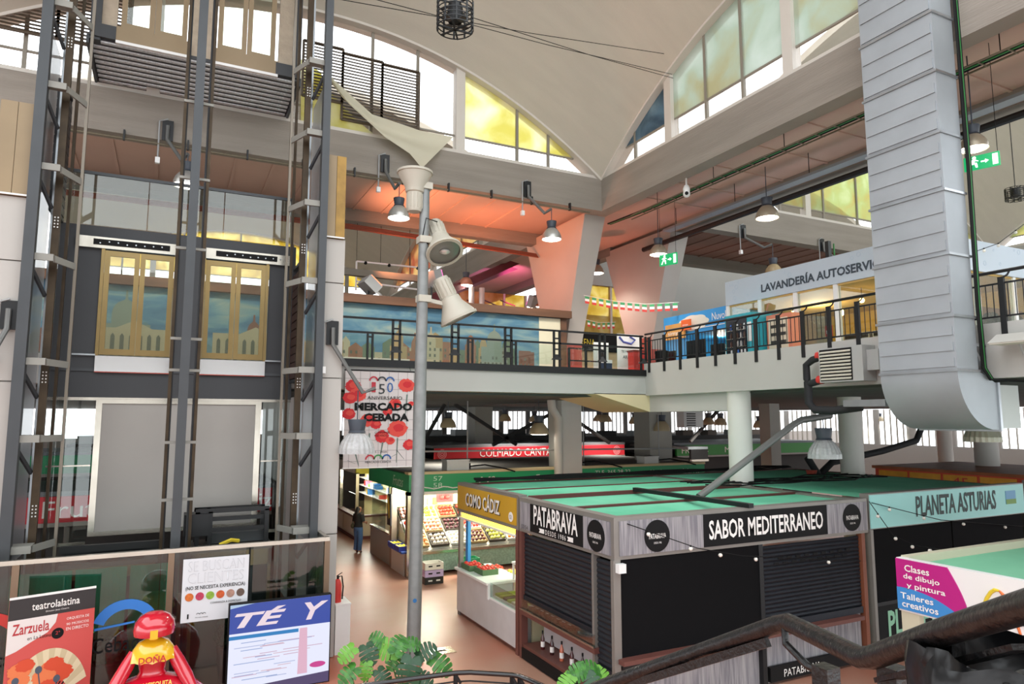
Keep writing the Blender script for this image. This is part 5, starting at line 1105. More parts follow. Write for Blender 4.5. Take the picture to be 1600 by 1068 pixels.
def wall_arm(p, q, label, nrm, m=None):
    """black wall plate with a bent tube that ends over q"""
    p, q, n = V(p), V(q), V(nrm); t = thing('lamp_bracket', label, 'bracket', p, group='lamp brackets')
    a = n.cross(UP); MB().prism([p-a*.12-UP*.25, p+a*.12-UP*.25, p+a*.12+UP*.25, p-a*.12+UP*.25], n*.04).build('wall_plate', black_metal, t)
    mid = p.lerp(q, .72); mid.z = min(p.z, q.z)-.1
    MB().tube([p+n*.08+UP*.1, p+n*.1-UP*.25, mid, q], .045, 8).build('bent_arm', m or mat('grey_tube', '#6a6b69', .5, metal=.3), t, smooth=True)
    MB().tube([p+n*.04+a*.18-UP*.7, p+n*.04+a*.18+UP*.2, p+n*.04+UP*.28], .02, 6).build('conduit', grey_m, t, smooth=True); MB().cbox(p+n*.05+a*.18-UP*.78, .1, .1, .14).build('junction_box', white_m, t)
    return t
# along the left beam
yb_ = BY1
for (px, py, bx_, by_, lab) in ((623, 341, 601, 256, 'lit pendant lamp beside the pole floodlight under the left beam'), (862, 374, 823, 296, 'lit pendant lamp hanging in front of the flared column'), (291, 290, 262, 205, 'bright lamp shining behind the middle lift column')):
    p = oy(yb_-.75, px, py); b = oy(yb_, bx_, by_); b.y = yb_-.02
    wall_arm(b, (p.x, p.y, b.z-.75), lab.replace('lit pendant lamp', 'bent arm of the pendant lamp').replace('bright lamp', 'bent arm of the lamp'), (0, -1, 0)); pendant(p, .29, lab, b.z-.75, energy=600)
w1 = oy(14.28, 14, 492); wall_arm((w1.x, 14.28, w1.z), (w1.x-.5, 13.6, w1.z-1.3), 'grey bent arm on the left white pier', (0, -1, 0))
# around the right strip
for (px, py, X, R, lab, e) in ((1029, 398, 13.6, .28, 'lit pendant lamp above the exit sign by the columns', 300), (932, 427, 14.2, .28, 'lit pendant lamp between the two flared columns', 250), (1199, 341, 14.2, .3, 'lit pendant lamp under the soffit above the laundromat sign', 350), (1522, 233, 13.2, .24, 'lit pendant lamp just right of the silver duct', 500)):
    p = ox(X, px, py); pendant(p, R, lab, 11.56, refl=warm_refl, energy=e)
p = oy(yb_-.75, 1209, 428); b = oy(yb_, 1160, 362); b.y = yb_-.02
wall_arm(b, (p.x, p.y, b.z-.55), 'bent arm on the beam above the laundromat', (0, -1, 0)); pendant(p, .3, 'clear globe lamp above the laundromat sign', b.z-.55, refl=mat('amber_globe', '#c9b28a', .2, trans=.4), lit=False)
b = oy(yb_, 1283, 383); b.y = yb_-.02; wall_arm(b, (b.x+.9, b.y-.6, b.z-.6), 'second bent arm behind the laundromat sign', (0, -1, 0))
for (px, py, Y, lab) in ((728, 446, 24.5, 'red lit pendant lamp beyond the mural ledge'), (838, 480, 26, 'small reddish lamp low beyond the mural ledge')):
    p = oy(Y, px, py); pendant(p, .28, lab, 11.4, refl=mat('coppery_reflector', '#b57a62', .35, metal=.3), energy=150)
# under the mezzanine
low = [(700, 668, 26, .3, 'pale lamp at the left of the dark trusses'), (789, 658, 33, .3, 'small far lamp before the bright lower windows'), (835, 659, 33, .28, 'far lamp just left of the large cream lamp'), (842, 678, 22.5, .33, 'large cream lamp left of the square white column'), (936, 658, 33, .3, 'far lamp right of the square white column'), (946, 659, 30, .3, 'second far lamp right of the square white column'), (992, 662, 31, .3, 'lamp hanging by the white stair side'), (1034, 673, 24, .33, 'large lamp before the square grey column'), (1107, 663, 29, .3, 'lamp left of the round white column'), (1126, 664, 27.5, .3, 'lamp touching the round white column in view'), (1187, 668, 28, .31, 'lamp right of the round white column'), (1375, 658, 35, .3, 'far lamp hanging under the duct side')]
for k, (px, py, Y, R, lab) in enumerate(low):
    p = oy(Y*.9, px, py); pendant(p, R, lab, 5.36, refl=mat('cream_reflector', '#b9a888', .4), lit=k in (3,), energy=0 if k in (3, 7) else 480, group='lamps under the mezzanine')  # diffusers look unlit; spot light added to them to brighten the lower hall
# big ribbed reflectors
pb = oy(14.2, 557, 708); w0 = oy(14.28, 519, 520)
wall_arm((w0.x, 14.28, w0.z), (pb.x+.35, 14.15, pb.z+1.35), 'grey arm of the ribbed lamp on the white pier', (0, -1, 0), mat('grey_tube', '#6a6b69', .5, metal=.3)); pendant(pb, .37, 'big ribbed clear lamp in front of the anniversary banner', pb.z+1.3, refl=clear_refl, ribbed=True, lit=False)
pe = oz(3.12, 1092, 776); px2 = oy(pe.y, 1252, 656); 
t = thing('leaning_tube', 'long grey steel tube leaning up from the green roof to a lamp', 'pole', pe); q2 = oy(pe.y, 1297, 649)
MB().tube([pe, px2-V((.25, 0, .1)), px2, q2], .075, 10).build('tube', mat('grey_tube', '#6a6b69', .5, metal=.3), t, smooth=True); MB().bar(oz(3.16, 992, 764), oz(3.16, 1174, 790), .12, .08).build('base_bar', black_metal, t); MB().lathe([(.07, 0), (.07, .02), (.05, .02), (.05, 0)], q2, 12, XP, caps=False).build('tube_end', black_metal, t)
pl = oy(pe.y, 1289, 716); pendant(pl, .37, 'big ribbed clear lamp hanging from the leaning grey tube', q2.z-.05, refl=clear_refl, ribbed=True, lit=False)
pz = ox(13.2, 1536, 690); pendant(pz, .3, 'ribbed galvanised lamp tucked under the duct elbow', 5.35, refl=mat('dull_galvanised_reflector', '#9c9a8a', .4, metal=.4), ribbed=True, lit=False)
# ------------------------------------------------------------------ coloured stage lights of the upper hall
def stage(p, aim, label, glow, e, color):
    p, aim = V(p), V(aim); t = thing('stage_light', label, 'stage light', p); d = (aim-p).normalized(); a = d.cross(UP).normalized(); b = a.cross(d)
    MB().prism([p-a*.3-b*.25, p+a*.3-b*.25, p+a*.3+b*.25, p-a*.3+b*.25], -d*.3).build('housing', grey_m, t)
    MB().prism([p-a*.26-b*.21, p+a*.26-b*.21, p+a*.26+b*.21, p-a*.26+b*.21], d*.012).build('lens', mat('dark_lens', '#2a1c28', .2), t)
    for s_ in (-1, 1): MB().prism([p+a*s_*.27-b*.22, p+a*s_*.3-b*.22, p+a*s_*.3+b*.22, p+a*s_*.27+b*.22], d*.02).build('glow_strip', mat('glow_'+glow, glow, .4, emit=2.5), t)
    MB().tube([p-d*.2, V((p.x-d.x*.2, p.y-d.y*.2, 8.27 if p.y < 20.3 else (6 if p.y < 25 else p.z-2.4)))], .03, 6).build('stand', black_metal, t)
    l = bpy.data.lights.new('stage_beam', 'SPOT'); l.energy = e; l.color = color; l.spot_size = 1.9; l.spot_blend = .9; l.shadow_soft_size = .25
    o = bpy.data.objects.new('stage_beam', l); COL.objects.link(o); o.location = p+d*.1; o.rotation_euler = d.to_track_quat('-Z', 'Y').to_euler()
stage(oy(19.6, 682, 434), (12.5, 21.5, 11.0), 'floodlight with a magenta edge above the mural ledge', '#e05aa8', 800, (1, .28, .13))
stage((5.2, 19.7, 8.75), (7.5, 20, 11.5), 'low floodlight hidden on the mural ledge behind the pole', '#e8764a', 950, (1, .36, .18))
stage((13.8, 23.5, 7.2), (14.6, 19.6, 10.5), 'floodlight on the floor between the flared columns', '#e0503a', 480, (1, .26, .16))
stage(oy(26, 832, 470), (13, 29, 11.2), 'far floodlight with a pink glow beyond the mural', '#d04a9a', 900, (1, .2, .5))
# ================================================================== silver duct
dt = thing('air_duct', 'tall silver rectangular air duct dropping past the mezzanine', 'air duct', (11.7, 7.3, 4.5))
dm = mat('duct_sheet', '#abb1b6', .55, metal=.5, noise=(1.3, .12), bump=(4, .06))
DX0, DX1, DY0, DY1 = 11.4, 11.98, 6.67, 8.02
js = [ox(DX0, 1440+60*(577-y)/577*0+ (1497-1450)*(y/577), y).z for y in ()]
zj = [5.5] + [ox(DX0, 1452+45*y/577, y).z for y in (492, 395, 295, 205, 110, 18)] + [13.0, 14.2]
zj = sorted(zj)
for a, b in zip(zj[:-1], zj[1:]):
    s = MB().box((DX0, DY0, a+.008), (DX1, DY1, b-.008)).build('duct_section', dm, dt)
    n = 6
    for k in range(n):
        z = a+.06+(b-a-.12)*k/n
        if k % 2 == 0: MB().prism([(DX0, DY0+.03, z), (DX0, DY1-.03, z), (DX0, DY1-.03, z+(b-a)/n*.92), (DX0, DY0+.03, z+(b-a)/n*.92)], (-.02, 0, 0)).build('swage', dm, s)
    MB().box((DX0-.025, DY0-.025, b-.02), (DX1+.02, DY1+.025, b+.02)).build('flange', galv, dt)
MB().box((DX0-.025, DY0-.025, 5.48), (DX1+.02, DY1+.025, 5.52)).build('flange', galv, dt)
n = 14; R_ = .95; cxx = DX0+R_; pts = [(cxx-R_*math.cos(math.pi/2*k/n), 5.48-R_*math.sin(math.pi/2*k/n)) for k in range(n+1)]
poly = [(x, DY0, z) for x, z in pts] + [(cxx+.12, DY0, 5.48-R_), (cxx+.12, DY0, 5.3), (DX1+.05, DY0, 5.48)]
MB().prism(poly, (0, DY1-DY0, 0)).build('elbow', dm, dt, smooth=True)
MB().box((cxx+.1, DY0-.03, 4.5), (cxx+.16, DY1+.03, 5.32)).build('flange', galv, dt); MB().box((cxx+.16, DY0, 4.55), (cxx+.75, DY1, 5.28)).build('outlet_box', mat('grey_duct_box', '#a9ada8', .4, metal=.4), dt)
MB().lathe([(.42, 0), (.42, .3)], (cxx+.75, (DY0+DY1)/2, 4.9), 20, XP).build('fan_unit', black_metal, dt, smooth=True)
MB().bar((DX1, DY0+.1, 5.95), (12.38, DY0+.1, 5.95), .06, .06).build('bracket', galv, dt); MB().bar((12.36, DY0+.1, 5.95), (12.36, DY0+.1, 5.35), .06, .06).build('bracket', galv, dt); MB().bar((DX1+.05, DY0+.1, 5.9), (12.36, DY0+.1, 5.5), .05, .05).build('bracket', galv, dt)
c = thing('cable_bundle', 'black and green cables running down the edge of the duct', 'cable', (DX1, DY0, 5.4))
for k, (m, dx) in enumerate(((black_m, .03), (mat('green_cable', '#2c7a3a', .5), .06), (black_m, .09), (black_m, .0))): MB().tube([(DX1+dx+.02, DY0-.05, 13), (DX1+dx+.03, DY0-.06, 9), (DX1+dx, DY0-.05, 6.6), (DX1+dx+.03, DY0-.05, 5.55), (DX1+dx+.2, DY0-.06, 5.36), (DX1+1.2, DY0-.3, 5.33), (DX1+3, DY0-1.2, 5.33)], .02, 6).build('cable', m, c, smooth=True)
# heater on the parapet and its pipes
ht = thing('unit_heater', 'grey louvred heater unit fixed on the white parapet', 'heater', (12.2, 9.2, 5.45))
HY0, HY1 = 8.78, 9.78; MB().box((11.98, HY0, 5.45), (12.36, HY1, 6.15)).build('housing', mat('heater_grey', '#b2b3b1', .4, metal=.3), ht)
for k in range(9): MB().bar((11.965, HY0+.25, 5.52+k*.068), (11.965, HY1-.05, 5.52+k*.068), .05, .022, up=(-.6, 0, .8)).build('louvre', mat('louvre_cream', '#cfcabc', .5), ht)
MB().box((11.97, HY0+.23, 5.48), (11.985, HY1-.03, 6.12)).build('dark_core', black_m, ht); MB().box((12.1, HY0-.25, 5.65), (12.3, HY0, 6.05)).build('side_box', mat('heater_grey', '#b2b3b1'), ht)
pp = thing('insulated_pipe', 'thick black insulated pipes looping beside the heater', 'pipe', (12.2, 10, 5)); bl_p = mat('pipe_insulation', '#1d1e20', .8, bump=(12, .4))
MB().tube([(12.1, HY1, 6.0), (12.1, HY1+.25, 5.95), (12.1, HY1+.42, 5.85), (12.1, HY1+.42, 5.55), (12.1, HY1+.36, 5.45), (12.1, HY1, 5.52)], .075, 10).build('upper_loop', bl_p, pp, smooth=True); MB().tube([(12.1, HY1+.4, 5.5), (12.1, HY1+.4, 5.05), (12.1, HY1+.25, 4.9), (12.1, HY1-.2, 4.88), (12.3, HY1-.7, 4.95)], .085, 10).build('lower_loop', bl_p, pp, smooth=True)
for z in (6.02, 5.52): MB().lathe([(.09, 0), (.09, .1)], (12.1, HY1+.03, z), 12, YP).build('red_collar', mat('fire_red', '#c0302a'), pp, smooth=True)
MB().box((12.0, HY0-.4, 4.95), (12.3, HY1-.5, 5.08)).build('cable_tray', galv, pp)
p0 = oz(3.2, 1268, 735); t = thing('insulated_pipe', 'black insulated pipe sweeping across above the green roof', 'pipe', p0); a = oy(p0.y, 1275, 728); MB().tube([oy(p0.y, 1280, 742), oy(p0.y, 1300, 722), oy(p0.y, 1380, 704), oy(p0.y, 1432, 688), oy(p0.y, 1440, 668)], .1, 10).build('pipe', bl_p, t, smooth=True)
MB().tube([oy(p0.y, 1279, 742), oy(p0.y, 1262, 715)], .1, 10).build('stub', bl_p, t, smooth=True); MB().lathe([(.13, 0), (.16, .12)], p0-UP*.1, 12).build('clay_collar', red_paint, t)
# flat floodlight on the parapet, right of the duct
p = ox(12.2, 1590, 535); t = thing('floodlight', 'flat grey floodlight on the parapet at the right edge', 'floodlight', p); MB()._a([p+V((-.3, .3, 0)), p+V((.1, .3, 0)), p+V((.1, -.5, 0)), p+V((-.3, -.5, 0)), p+V((-.2, .2, .14)), p+V((.1, .2, .14)), p+V((.1, -.4, .14)), p+V((-.2, -.4, .14))], [(3,2,1,0), (4,5,6,7), (0,1,5,4), (1,2,6,5), (2,3,7,6), (3,0,4,7)]).build('housing', mat('floodlight_shell', '#b5b3ac', .45, metal=.3), t); MB().box((p.x-.28, p.y-.48, p.z-.02), (p.x+.08, p.y+.28, p.z)).build('glass', dull_m, t); MB().tube([p+V((.05, 0, 0)), p+V((.12, -.05, -.3)), p+V((.18, -.1, -.7))], .015, 6).build('cable', grey_m, t)
# ================================================================== pole with three floodlights
pol = thing('floodlight_pole', 'tall galvanised pole carrying three cream floodlights', 'pole', (4.48, 13.3, 0))
PX, PY = 4.48, 13.3; ztop = oy(PY, 664, 288).z
MB().tube([(PX, PY, 0), (PX+.06, PY, 5), (oy(PY, 664, 300).x, PY, ztop)], [.14, .125, .1], 16).build('shaft', mat('weathered_galvanised', '#8d908f', .5, metal=.4, noise=(6, .15)), pol, smooth=True)
MB().lathe([(.2, 0), (.2, .03)], (PX, PY, 0), 16).build('base_plate', galv, pol); pp_ = oy(PY-.13, 648, 938); MB().lathe([(.04, 0), (.04, .008)], pp_, 16, (0, -1, 0)).build('blue_sticker', mat('blue_sticker', '#2d6ea8', .5), pol)
cream = mat('cream_floodlight', '#b9b4a6', .45)
def flood(c, d, s, label_part, glassy):
    c, d = V(c), V(d).normalized()
    MB().lathe([(.0, -.62*s), (.15*s, -.62*s), (.17*s, -.55*s), (.17*s, -.2*s), (.2*s, -.18*s), (.22*s, -.05*s), (.36*s, .2*s), (.37*s, .24*s)], c, 24, d, caps=False).build('floodlight_body', cream, pol, smooth=True)
    MB().lathe([(.37*s, .24*s), (.395*s, .24*s), (.395*s, .29*s), (.33*s, .29*s)], c, 24, d, caps=False).build('rim', cream, pol, smooth=True)
    MB().lathe([(.345*s, .25*s), (.0, .25*s)], c, 24, d, caps=False).build('lens', mat('grey_lens', '#7b7a74', .15, metal=.3) if glassy else mat('cream_lid', '#d5d2c8', .4), pol, smooth=True)
    if glassy: MB().sphere(c+d*(.255*s), .12*s, 12, 8, (1, 1, .5)).build('bulb', mat('silver_bulb', '#d8d8d2', .15, metal=.6), pol, smooth=True)
    for k in range(14):
        a = 2*math.pi*k/14; o_ = d.orthogonal().normalized(); b_ = d.cross(o_); e = o_*math.cos(a)+b_*math.sin(a); MB().bar(c+d*(-.55*s)+e*.17*s, c+d*(-.22*s)+e*.17*s, .01, .03*s, up=e).build('cooling_fin', cream, pol)
c1 = oy(PY, 648, 288); flood(c1, (0, 0, 1), .95, '', False); c2 = oy(PY-.1, 690, 380); flood(c2, (.06, -.55, -.82), 1.0, '', True); c3 = oy(PY, 708, 478); flood(c3, (.35, -.1, -.75), 1.05, '', False)
for c, z in ((c1, ztop-.05), (c2, c2.z+.05), (c3, c3.z+.1)): MB().bar((PX+.1, PY, z), (c.x, c.y, c.z), .06, .08).build('mounting_arm', cream, pol); MB().cbox((PX+.1, PY, z), .26, .26, .14).build('clamp', cream, pol)
MB().tube([c2+V((-.1, 0, .45)), c2+V((-.35, 0, .5)), c2+V((-.42, 0, .1)), c2+V((-.3, 0, -.05))], .012, 6).build('cable', black_m, pol, smooth=True)
# ================================================================== caged fans, camera, exit signs, wires
def cage(p, R, h, label, ztop):
    p = V(p); t = thing('caged_fan', label, 'fan', p, group='caged fans')
    for k in range(7): MB().lathe([(R, 0), (R+.012, 0), (R+.012, .018), (R, .018)], p+UP*(h*k/6), 28, caps=False).build('ring', black_metal, t)
    for k in range(10):
        a = 2*math.pi*k/10; MB().bar(p+V((R*math.cos(a), R*math.sin(a), 0)), p+V((R*math.cos(a), R*math.sin(a), h)), .03, .02).build('upright', black_metal, t)
    for z in (0, h): 
        for k in range(3):
            a = math.pi*k/3; e = V((math.cos(a), math.sin(a), 0))*R; MB().bar(p-e+UP*z, p+e+UP*z, .03, .025).build('spoke', black_metal, t)
    MB().lathe([(.13, h*.3), (.16, h*.5), (.13, h*.95)], p, 14).build('motor', black_metal, t, smooth=True)
    for k in range(4):
        a = math.pi/2*k+.4; e = V((math.cos(a), math.sin(a), 0)); MB().bar(p+e*.1+UP*h*.25, p+e*R*.85+UP*h*.3, .12, .012).build('blade', mat('grey_blade', '#4a4642', .5), t)
    MB().tube([p+UP*h, (p.x, p.y, ztop)], .015, 6).build('hanger', black_metal, t)
cage(oy(11.0, 711, 46), .33, .5, 'black caged fan hanging from the white vault', 18.2); cage(oy(13.5, 1588, 312), .33, .42, 'black caged fan at the right edge beyond the duct', 17.5)
p = ox(12.5, 1073, 306); t = thing('security_camera', 'white dome security camera under the right beam', 'camera', p); MB().lathe([(.09, .1), (.1, .2), (.06, .3), (.025, .32), (.025, .75)], p, 14).build('housing', white_m, t, smooth=True); MB().sphere(p+UP*.06, .1, 14, 10).build('dome', white_m, t, smooth=True); MB().lathe([(.05, 0), (.05, .03)], p+V((-.06, -.07, .05)), 12, (-.6, -.7, -.2)).build('lens', black_m, t); MB().tube([p+UP*.75, p+V((.1, .1, .85)), (p.x+.2, p.y+.2, 11.5)], .025, 6).build('mount', white_m, t)
def exit_sign(p, xd, w_, h_, label, zt):
    p, xd = V(p), V(xd).normalized(); t = thing('exit_sign', label, 'exit sign', p, group='exit signs'); n = xd.cross(UP); gm = mat('exit_green', '#0f9a5a', .4, emit=.8); wm = mat('exit_white', '#f2fff6', .4, emit=1.2)
    MB().prism([p-xd*w_/2-UP*h_/2, p+xd*w_/2-UP*h_/2, p+xd*w_/2+UP*h_/2, p-xd*w_/2+UP*h_/2], -n*.04).build('panel', gm, t)
    q = p+n*.003
    def poly(pts, nm): MB().prism([q+xd*(x*w_)+UP*(z*h_) for x, z in pts], n*.003).build(nm, wm, t)
    poly([(.3, -.38), (.45, -.38), (.45, .38), (.3, .38)], 'door_symbol')
    poly([(-.02, -.05), (.1, -.05), (.1, -.15), (.2, 0), (.1, .15), (.1, .05), (-.02, .05)], 'arrow')
    poly([(-.40, -.36), (-.33, -.38), (-.27, -.12), (-.2, -.1), (-.17, -.36), (-.11, -.36), (-.13, -.02), (-.2, .02), (-.18, .12), (-.1, .06), (-.08, .1), (-.17, .22), (-.26, .22), (-.36, .1), (-.33, .06), (-.26, .14), (-.3, -.05)], 'running_figure'); MB().lathe([(.055*w_, 0), (.055*w_, .004)], q+xd*(-.2*w_)+UP*(.34*h_), 12, n).build('figure_head', wm, t)
    for s_ in (-.45, .45): MB().tube([p+xd*(s_*w_)+UP*h_/2, V((p.x+xd.x*s_*w_, p.y+xd.y*s_*w_, zt))], .006, 5).build('wire', black_m, t)
exit_sign(ox(13.6, 1044, 405), (.35, -1, 0), .62, .36, 'small lit green exit sign by the flared column', 11.56); exit_sign(ox(13.0, 1534, 252), (.35, -1, 0), .55, .26, 'larger lit green exit sign right of the duct', 11.56)
for (a, b, lab) in (((480, -10), (1052, 86), 'upper thin wire stretched under the vault'), ((560, -8), (1050, 116), 'middle thin wire stretched under the vault'), ((740, 28), (1052, 122), 'wire running from the caged fan to the right beam')):
    p, q = oy(12, *a), ox(12.2, *b); o = MB().tube([p, p.lerp(q, .5)-UP*.05, q], .008, 5).build('stretched_wire', black_m); tag(o, lab, 'wire')
# conduits and trays under the beams
t = thing('conduit', 'thin conduit clipped under the left concrete beam', 'conduit', (4, yb_-.04, 11.25)); MB().tube([(-5, yb_-.06, 11.22), (11.6, yb_-.06, 11.22)], .025, 6).build('tube', mat('olive_conduit', '#6a614e', .6), t)
for k in range(12): MB().box((-4+k*1.35, yb_-.1, 11.18), (-3.96+k*1.35, yb_, 11.42)).build('clip', black_metal, t)
t = thing('conduit', 'bundle of orange cables under the far beam by the mural', 'conduit', (6, Y2-BT-.1, 11.0))
for k in range(4): MB().tube([(-5, Y2-BT-.1-.05*k, 10.92-.05*k), (5, Y2-BT-.1-.05*k, 10.98-.06*k), (11.8, Y2-BT-.1-.05*k, 10.75-.05*k)], .025, 6).build('cable', mat('rusty_orange_cable', '#8a4a34', .6), t)
t = thing('cable_tray', 'wire cable tray with green cables beside the right beam', 'cable tray', (12.8, 10, 11.1))
for dx in (0, .3): MB().tube([(12.75+dx, 3, 11.12), (12.75+dx, 17.5, 11.12)], .02, 6).build('rail', mat('olive_conduit', '#6a614e'), t)
for k in range(3): MB().tube([(12.82+.07*k, 3, 11.15), (12.82+.07*k, 16.5, 11.15), (12.6+.05*k, 18.2, 11.1)], .025, 6).build('cable', (black_m, mat('green_cable', '#2c7a3a'), black_m)[k], t)
for k in range(28): MB().box((12.73, 3.2+k*.5, 11.1), (13.07, 3.22+k*.5, 11.12)).build('rung', mat('olive_conduit', '#6a614e'), t)
for k in range(6): MB().tube([(12.9, 4+k*2.4, 11.12), (12.9, 4+k*2.4, 11.55)], .01, 5).build('hanger', black_m, t)
t = thing('cable_tray', 'galvanised tray with strip lights above the laundromat', 'cable tray', (14.4, 10, 10.9)); MB().box((14.3, 3, 10.88), (14.6, 17.5, 10.95)).build('tray', mat('tray_grey', '#8f9499', .45, metal=.4), t)
for k in range(6): MB().tube([(14.45, 4+k*2.6, 10.95), (14.45, 4+k*2.6, 11.55)], .01, 5).build('hanger', black_m, t)
t = thing('cable_tray', 'dark cable run along the inner beam above the laundromat', 'cable tray', (15.4, 10, 10.8)); MB().tube([(15.42, 3, 10.95), (15.42, 20, 10.95)], .09, 8).build('pipe', black_metal, t); MB().tube([(15.6, 3, 11.05), (15.6, 20, 11.05)], .05, 8).build('pipe', mat('rust_pipe', '#5a3a30', .6), t)
p = oy(17.0, 1292, 330); t = thing('steel_mast', 'thin grey mast with cables rising behind the laundromat sign', 'mast', (p.x, 17, 6)); MB().box((p.x-.08, 16.95, 6), (p.x+.08, 17.1, 11.3)).build('post', grey_steel, t); MB().tube([(p.x+.15, 16.9, 11.2), (p.x+.18, 16.9, 9.5), (p.x+.3, 16.9, 8)], .03, 6).build('cable', mat('green_cable', '#2c7a3a'), t)
# tarpaulin slipping from the lunette
crn = [oy(BY1-.1, 497, 95), oy(BY1-.1, 520, 125), oy(BY1-.1, 580, 180), oy(BY1-.1, 655, 205), oy(BY1-.1, 708, 214)]; low_ = [oy(BY1-.3, 497, 100), oy(BY1-.3, 545, 165), oy(BY1-.3, 600, 215), oy(BY1-.35, 640, 240), oy(BY1-.4, 660, 262)]
def lerp_l(L_, t): k = min(int(t*(len(L_)-1)), len(L_)-2); f = t*(len(L_)-1)-k; return L_[k].lerp(L_[k+1], f)
o = MB().grid(lambda i, j: lerp_l(crn, i).lerp(lerp_l(low_, i), j)+V((0, -.08*math.sin(j*7+i*3), 0)), 24, 8).build('tarpaulin', mat('cream_tarpaulin', '#d8d3bd', .8, transl=.25), smooth=True); tag(o, 'cream canvas sheet slipping down across the arched window', 'tarpaulin')
# odds and ends beyond the mural ledge
a = oy(21.98, 557, 408); b = oy(21.98, 657, 418); t = thing('suspended_rack', 'thin white rectangular frame hung beyond the mural', 'frame', (a.x, 21.98, 8.5))
for p, q in (((a.x, a.z), (b.x, b.z)), ((a.x, a.z), (a.x, 8.9)), ((a.x, 9.2), (b.x, 9.1))): MB().bar((p[0], 21.98, p[1]), (q[0], 21.98, q[1]), .05, .05).build('tube', white_m, t)
for x in (a.x, a.x+.8, b.x-.4): MB().tube([(x, 21.98, a.z), (x, 21.98, 11.2)], .008, 5).build('wire', black_m, t); MB().sphere((x+.3, 21.98, a.z-.02), .06, 8, 6).build('clip', black_m, t)
t = thing('steel_beam', 'grey steel bar crossing above the mural ledge', 'beam', (6, 20.4, 8.6)); p, q = oy(20.4, 537, 424), oy(20.4, 660, 436); MB().bar(p, q, .2, .2).build('bar', mat('olive_steel', '#6d675a', .6), t); MB().bar((p.x+.1, 20.4, 8.26), (p.x+.1, 20.4, p.z), .1, .1).build('post', mat('olive_steel', '#6d675a'), t); MB().bar((q.x-.05, 20.4, 8.0), (q.x-.05, 20.4, q.z), .1, .1).build('post', mat('olive_steel', '#6d675a'), t)
t = thing('ceiling_walkway', 'dark red sloping walkway beam with white posts beyond the mural', 'walkway', (9, 24, 8)); p, q = oy(23.5, 660, 472), oy(27, 830, 398); MB().bar(p, q, .18, .28).build('beam', mat('dark_red_steel', '#6b2c36', .6), t); MB().bar(p+V((.6, .8, .2)), q+V((.8, 1.2, .1)), .12, .2).build('beam', mat('pink_grey_steel', '#9a6a78', .6), t)
for px in (753, 737, 693): r = oy(24.5, px, 425); MB().tube([(r.x, 24.5, 8.0 if px != 693 else 7.8), (r.x, 24.5, 9.9 if px != 693 else 9.3)], .11, 10).build('post', mat('pale_grey_post', '#b9b2b0', .5), t, smooth=True)
for k in range(5): MB().tube([p+V((.6+k*1.0, 1+k*.5, .3+.15*k)), p+V((1.8+k*1.0, 2+k*.5, .1+.2*k))], .03, 6).build('pipe', mat('dark_red_steel', '#6b2c36'), t)
# clutter under the mezzanine: trusses, sills, dark plant
dk_m = mat('dark_steel', '#2e2d2c', .7)  # one even dark grey for struts and plant decks
for k, (a, b, lab) in enumerate((((592, 642), (618, 702), 'dark slanting strut at the left of the lower hall'), ((690, 640), (655, 702), 'second dark strut leaning the other way'), ((742, 652), (800, 690), 'thin dark strut falling to the right'), ((835, 660), (770, 695), 'dark strut rising towards the cream lamp'), ((1105, 660), (1078, 690), 'dark strut beside the round column'), ((905, 660), (950, 690), 'dark strut right of the square column'), ((1600, 690), (1560, 722), 'dark strut at the right edge under the duct'))):
    A1, B1 = oy(27, *a), oy(27, *b); D1 = (B1-A1)/(B1.z-A1.z); o = MB().bar(A1+D1*(5.33-A1.z), A1+D1*(3.6-A1.z), .13, .13).build('steel_strut', dk_m); tag(o, lab, 'strut', 'struts in the lower hall')
for k, (x0, x1, y, z0, z1, lab) in enumerate(((7, 22, 37, 3.0, 3.75, 'long dark plant deck behind the red sign'), (22.5, 40, 37, 2.9, 3.6, 'dark plant deck behind the green FRUTAS sign'), (-4, 6, 36, 2.9, 3.6, 'dark plant deck behind the lifts'))):
    t = thing('plant_deck', lab, 'deck', ((x0+x1)/2, y+2, 0)); MB().box((x0, y, z0), (x1, y+5, z1)).build('deck', dk_m, t)
    for q in range(8): MB().cbox((x0+(x1-x0)*(q+.5)/8, y+.8, z1+.18), rq.uniform(.5, 1.2), .8, .36).build('plant_box', rq.choice((dk_m, grey_m, mat('brown_box', '#5b4a3c', .6))), t)
    MB().box((x0, y, .0), (x1, y+.3, z0)).build('base_wall', mat('dark_interior', '#2e2422'), t)
for k, (px, py, w_, h_, lab) in enumerate(((712, 732, .75, .34, 'grey switch box on the fruit stall roof, left of the pole line'), (890, 724, .72, .32, 'grey switch box before the square white column'), (1013, 718, .65, .26, 'pale switch box before the square grey column'))):
    p = oy(20.6, px, py+10); p.z = 3.1; t = thing('switch_box', lab, 'switch box', p, group='switch boxes'); MB().box((p.x-w_/2, p.y-.2, 3.1), (p.x+w_/2, p.y+.25, 3.1+h_)).build('housing', dirty_grey, t); MB().box((p.x-w_/2-.02, p.y-.22, 3.1+h_-.05), (p.x+w_/2+.02, p.y+.27, 3.1+h_)).build('lid', dirty_grey, t); MB().box((p.x+w_/2, p.y-.1, 3.12), (p.x+w_/2+.1, p.y+.1, 3.3)).build('terminal', black_m, t)
    MB().tube([(p.x+w_/2+.1, p.y, 3.2), (p.x+w_/2+.6, p.y-.1, 3.24), (p.x+w_/2+1.2, p.y-.35, 3.12), (p.x+w_/2+1.5, p.y-.5, 3.02)], .025, 6).build('cable', black_m, t)
o = thing('cable_bundle', 'black cable bundle lying along the back edge of the green roofs', 'cable', (9, 15.9, 3.15))
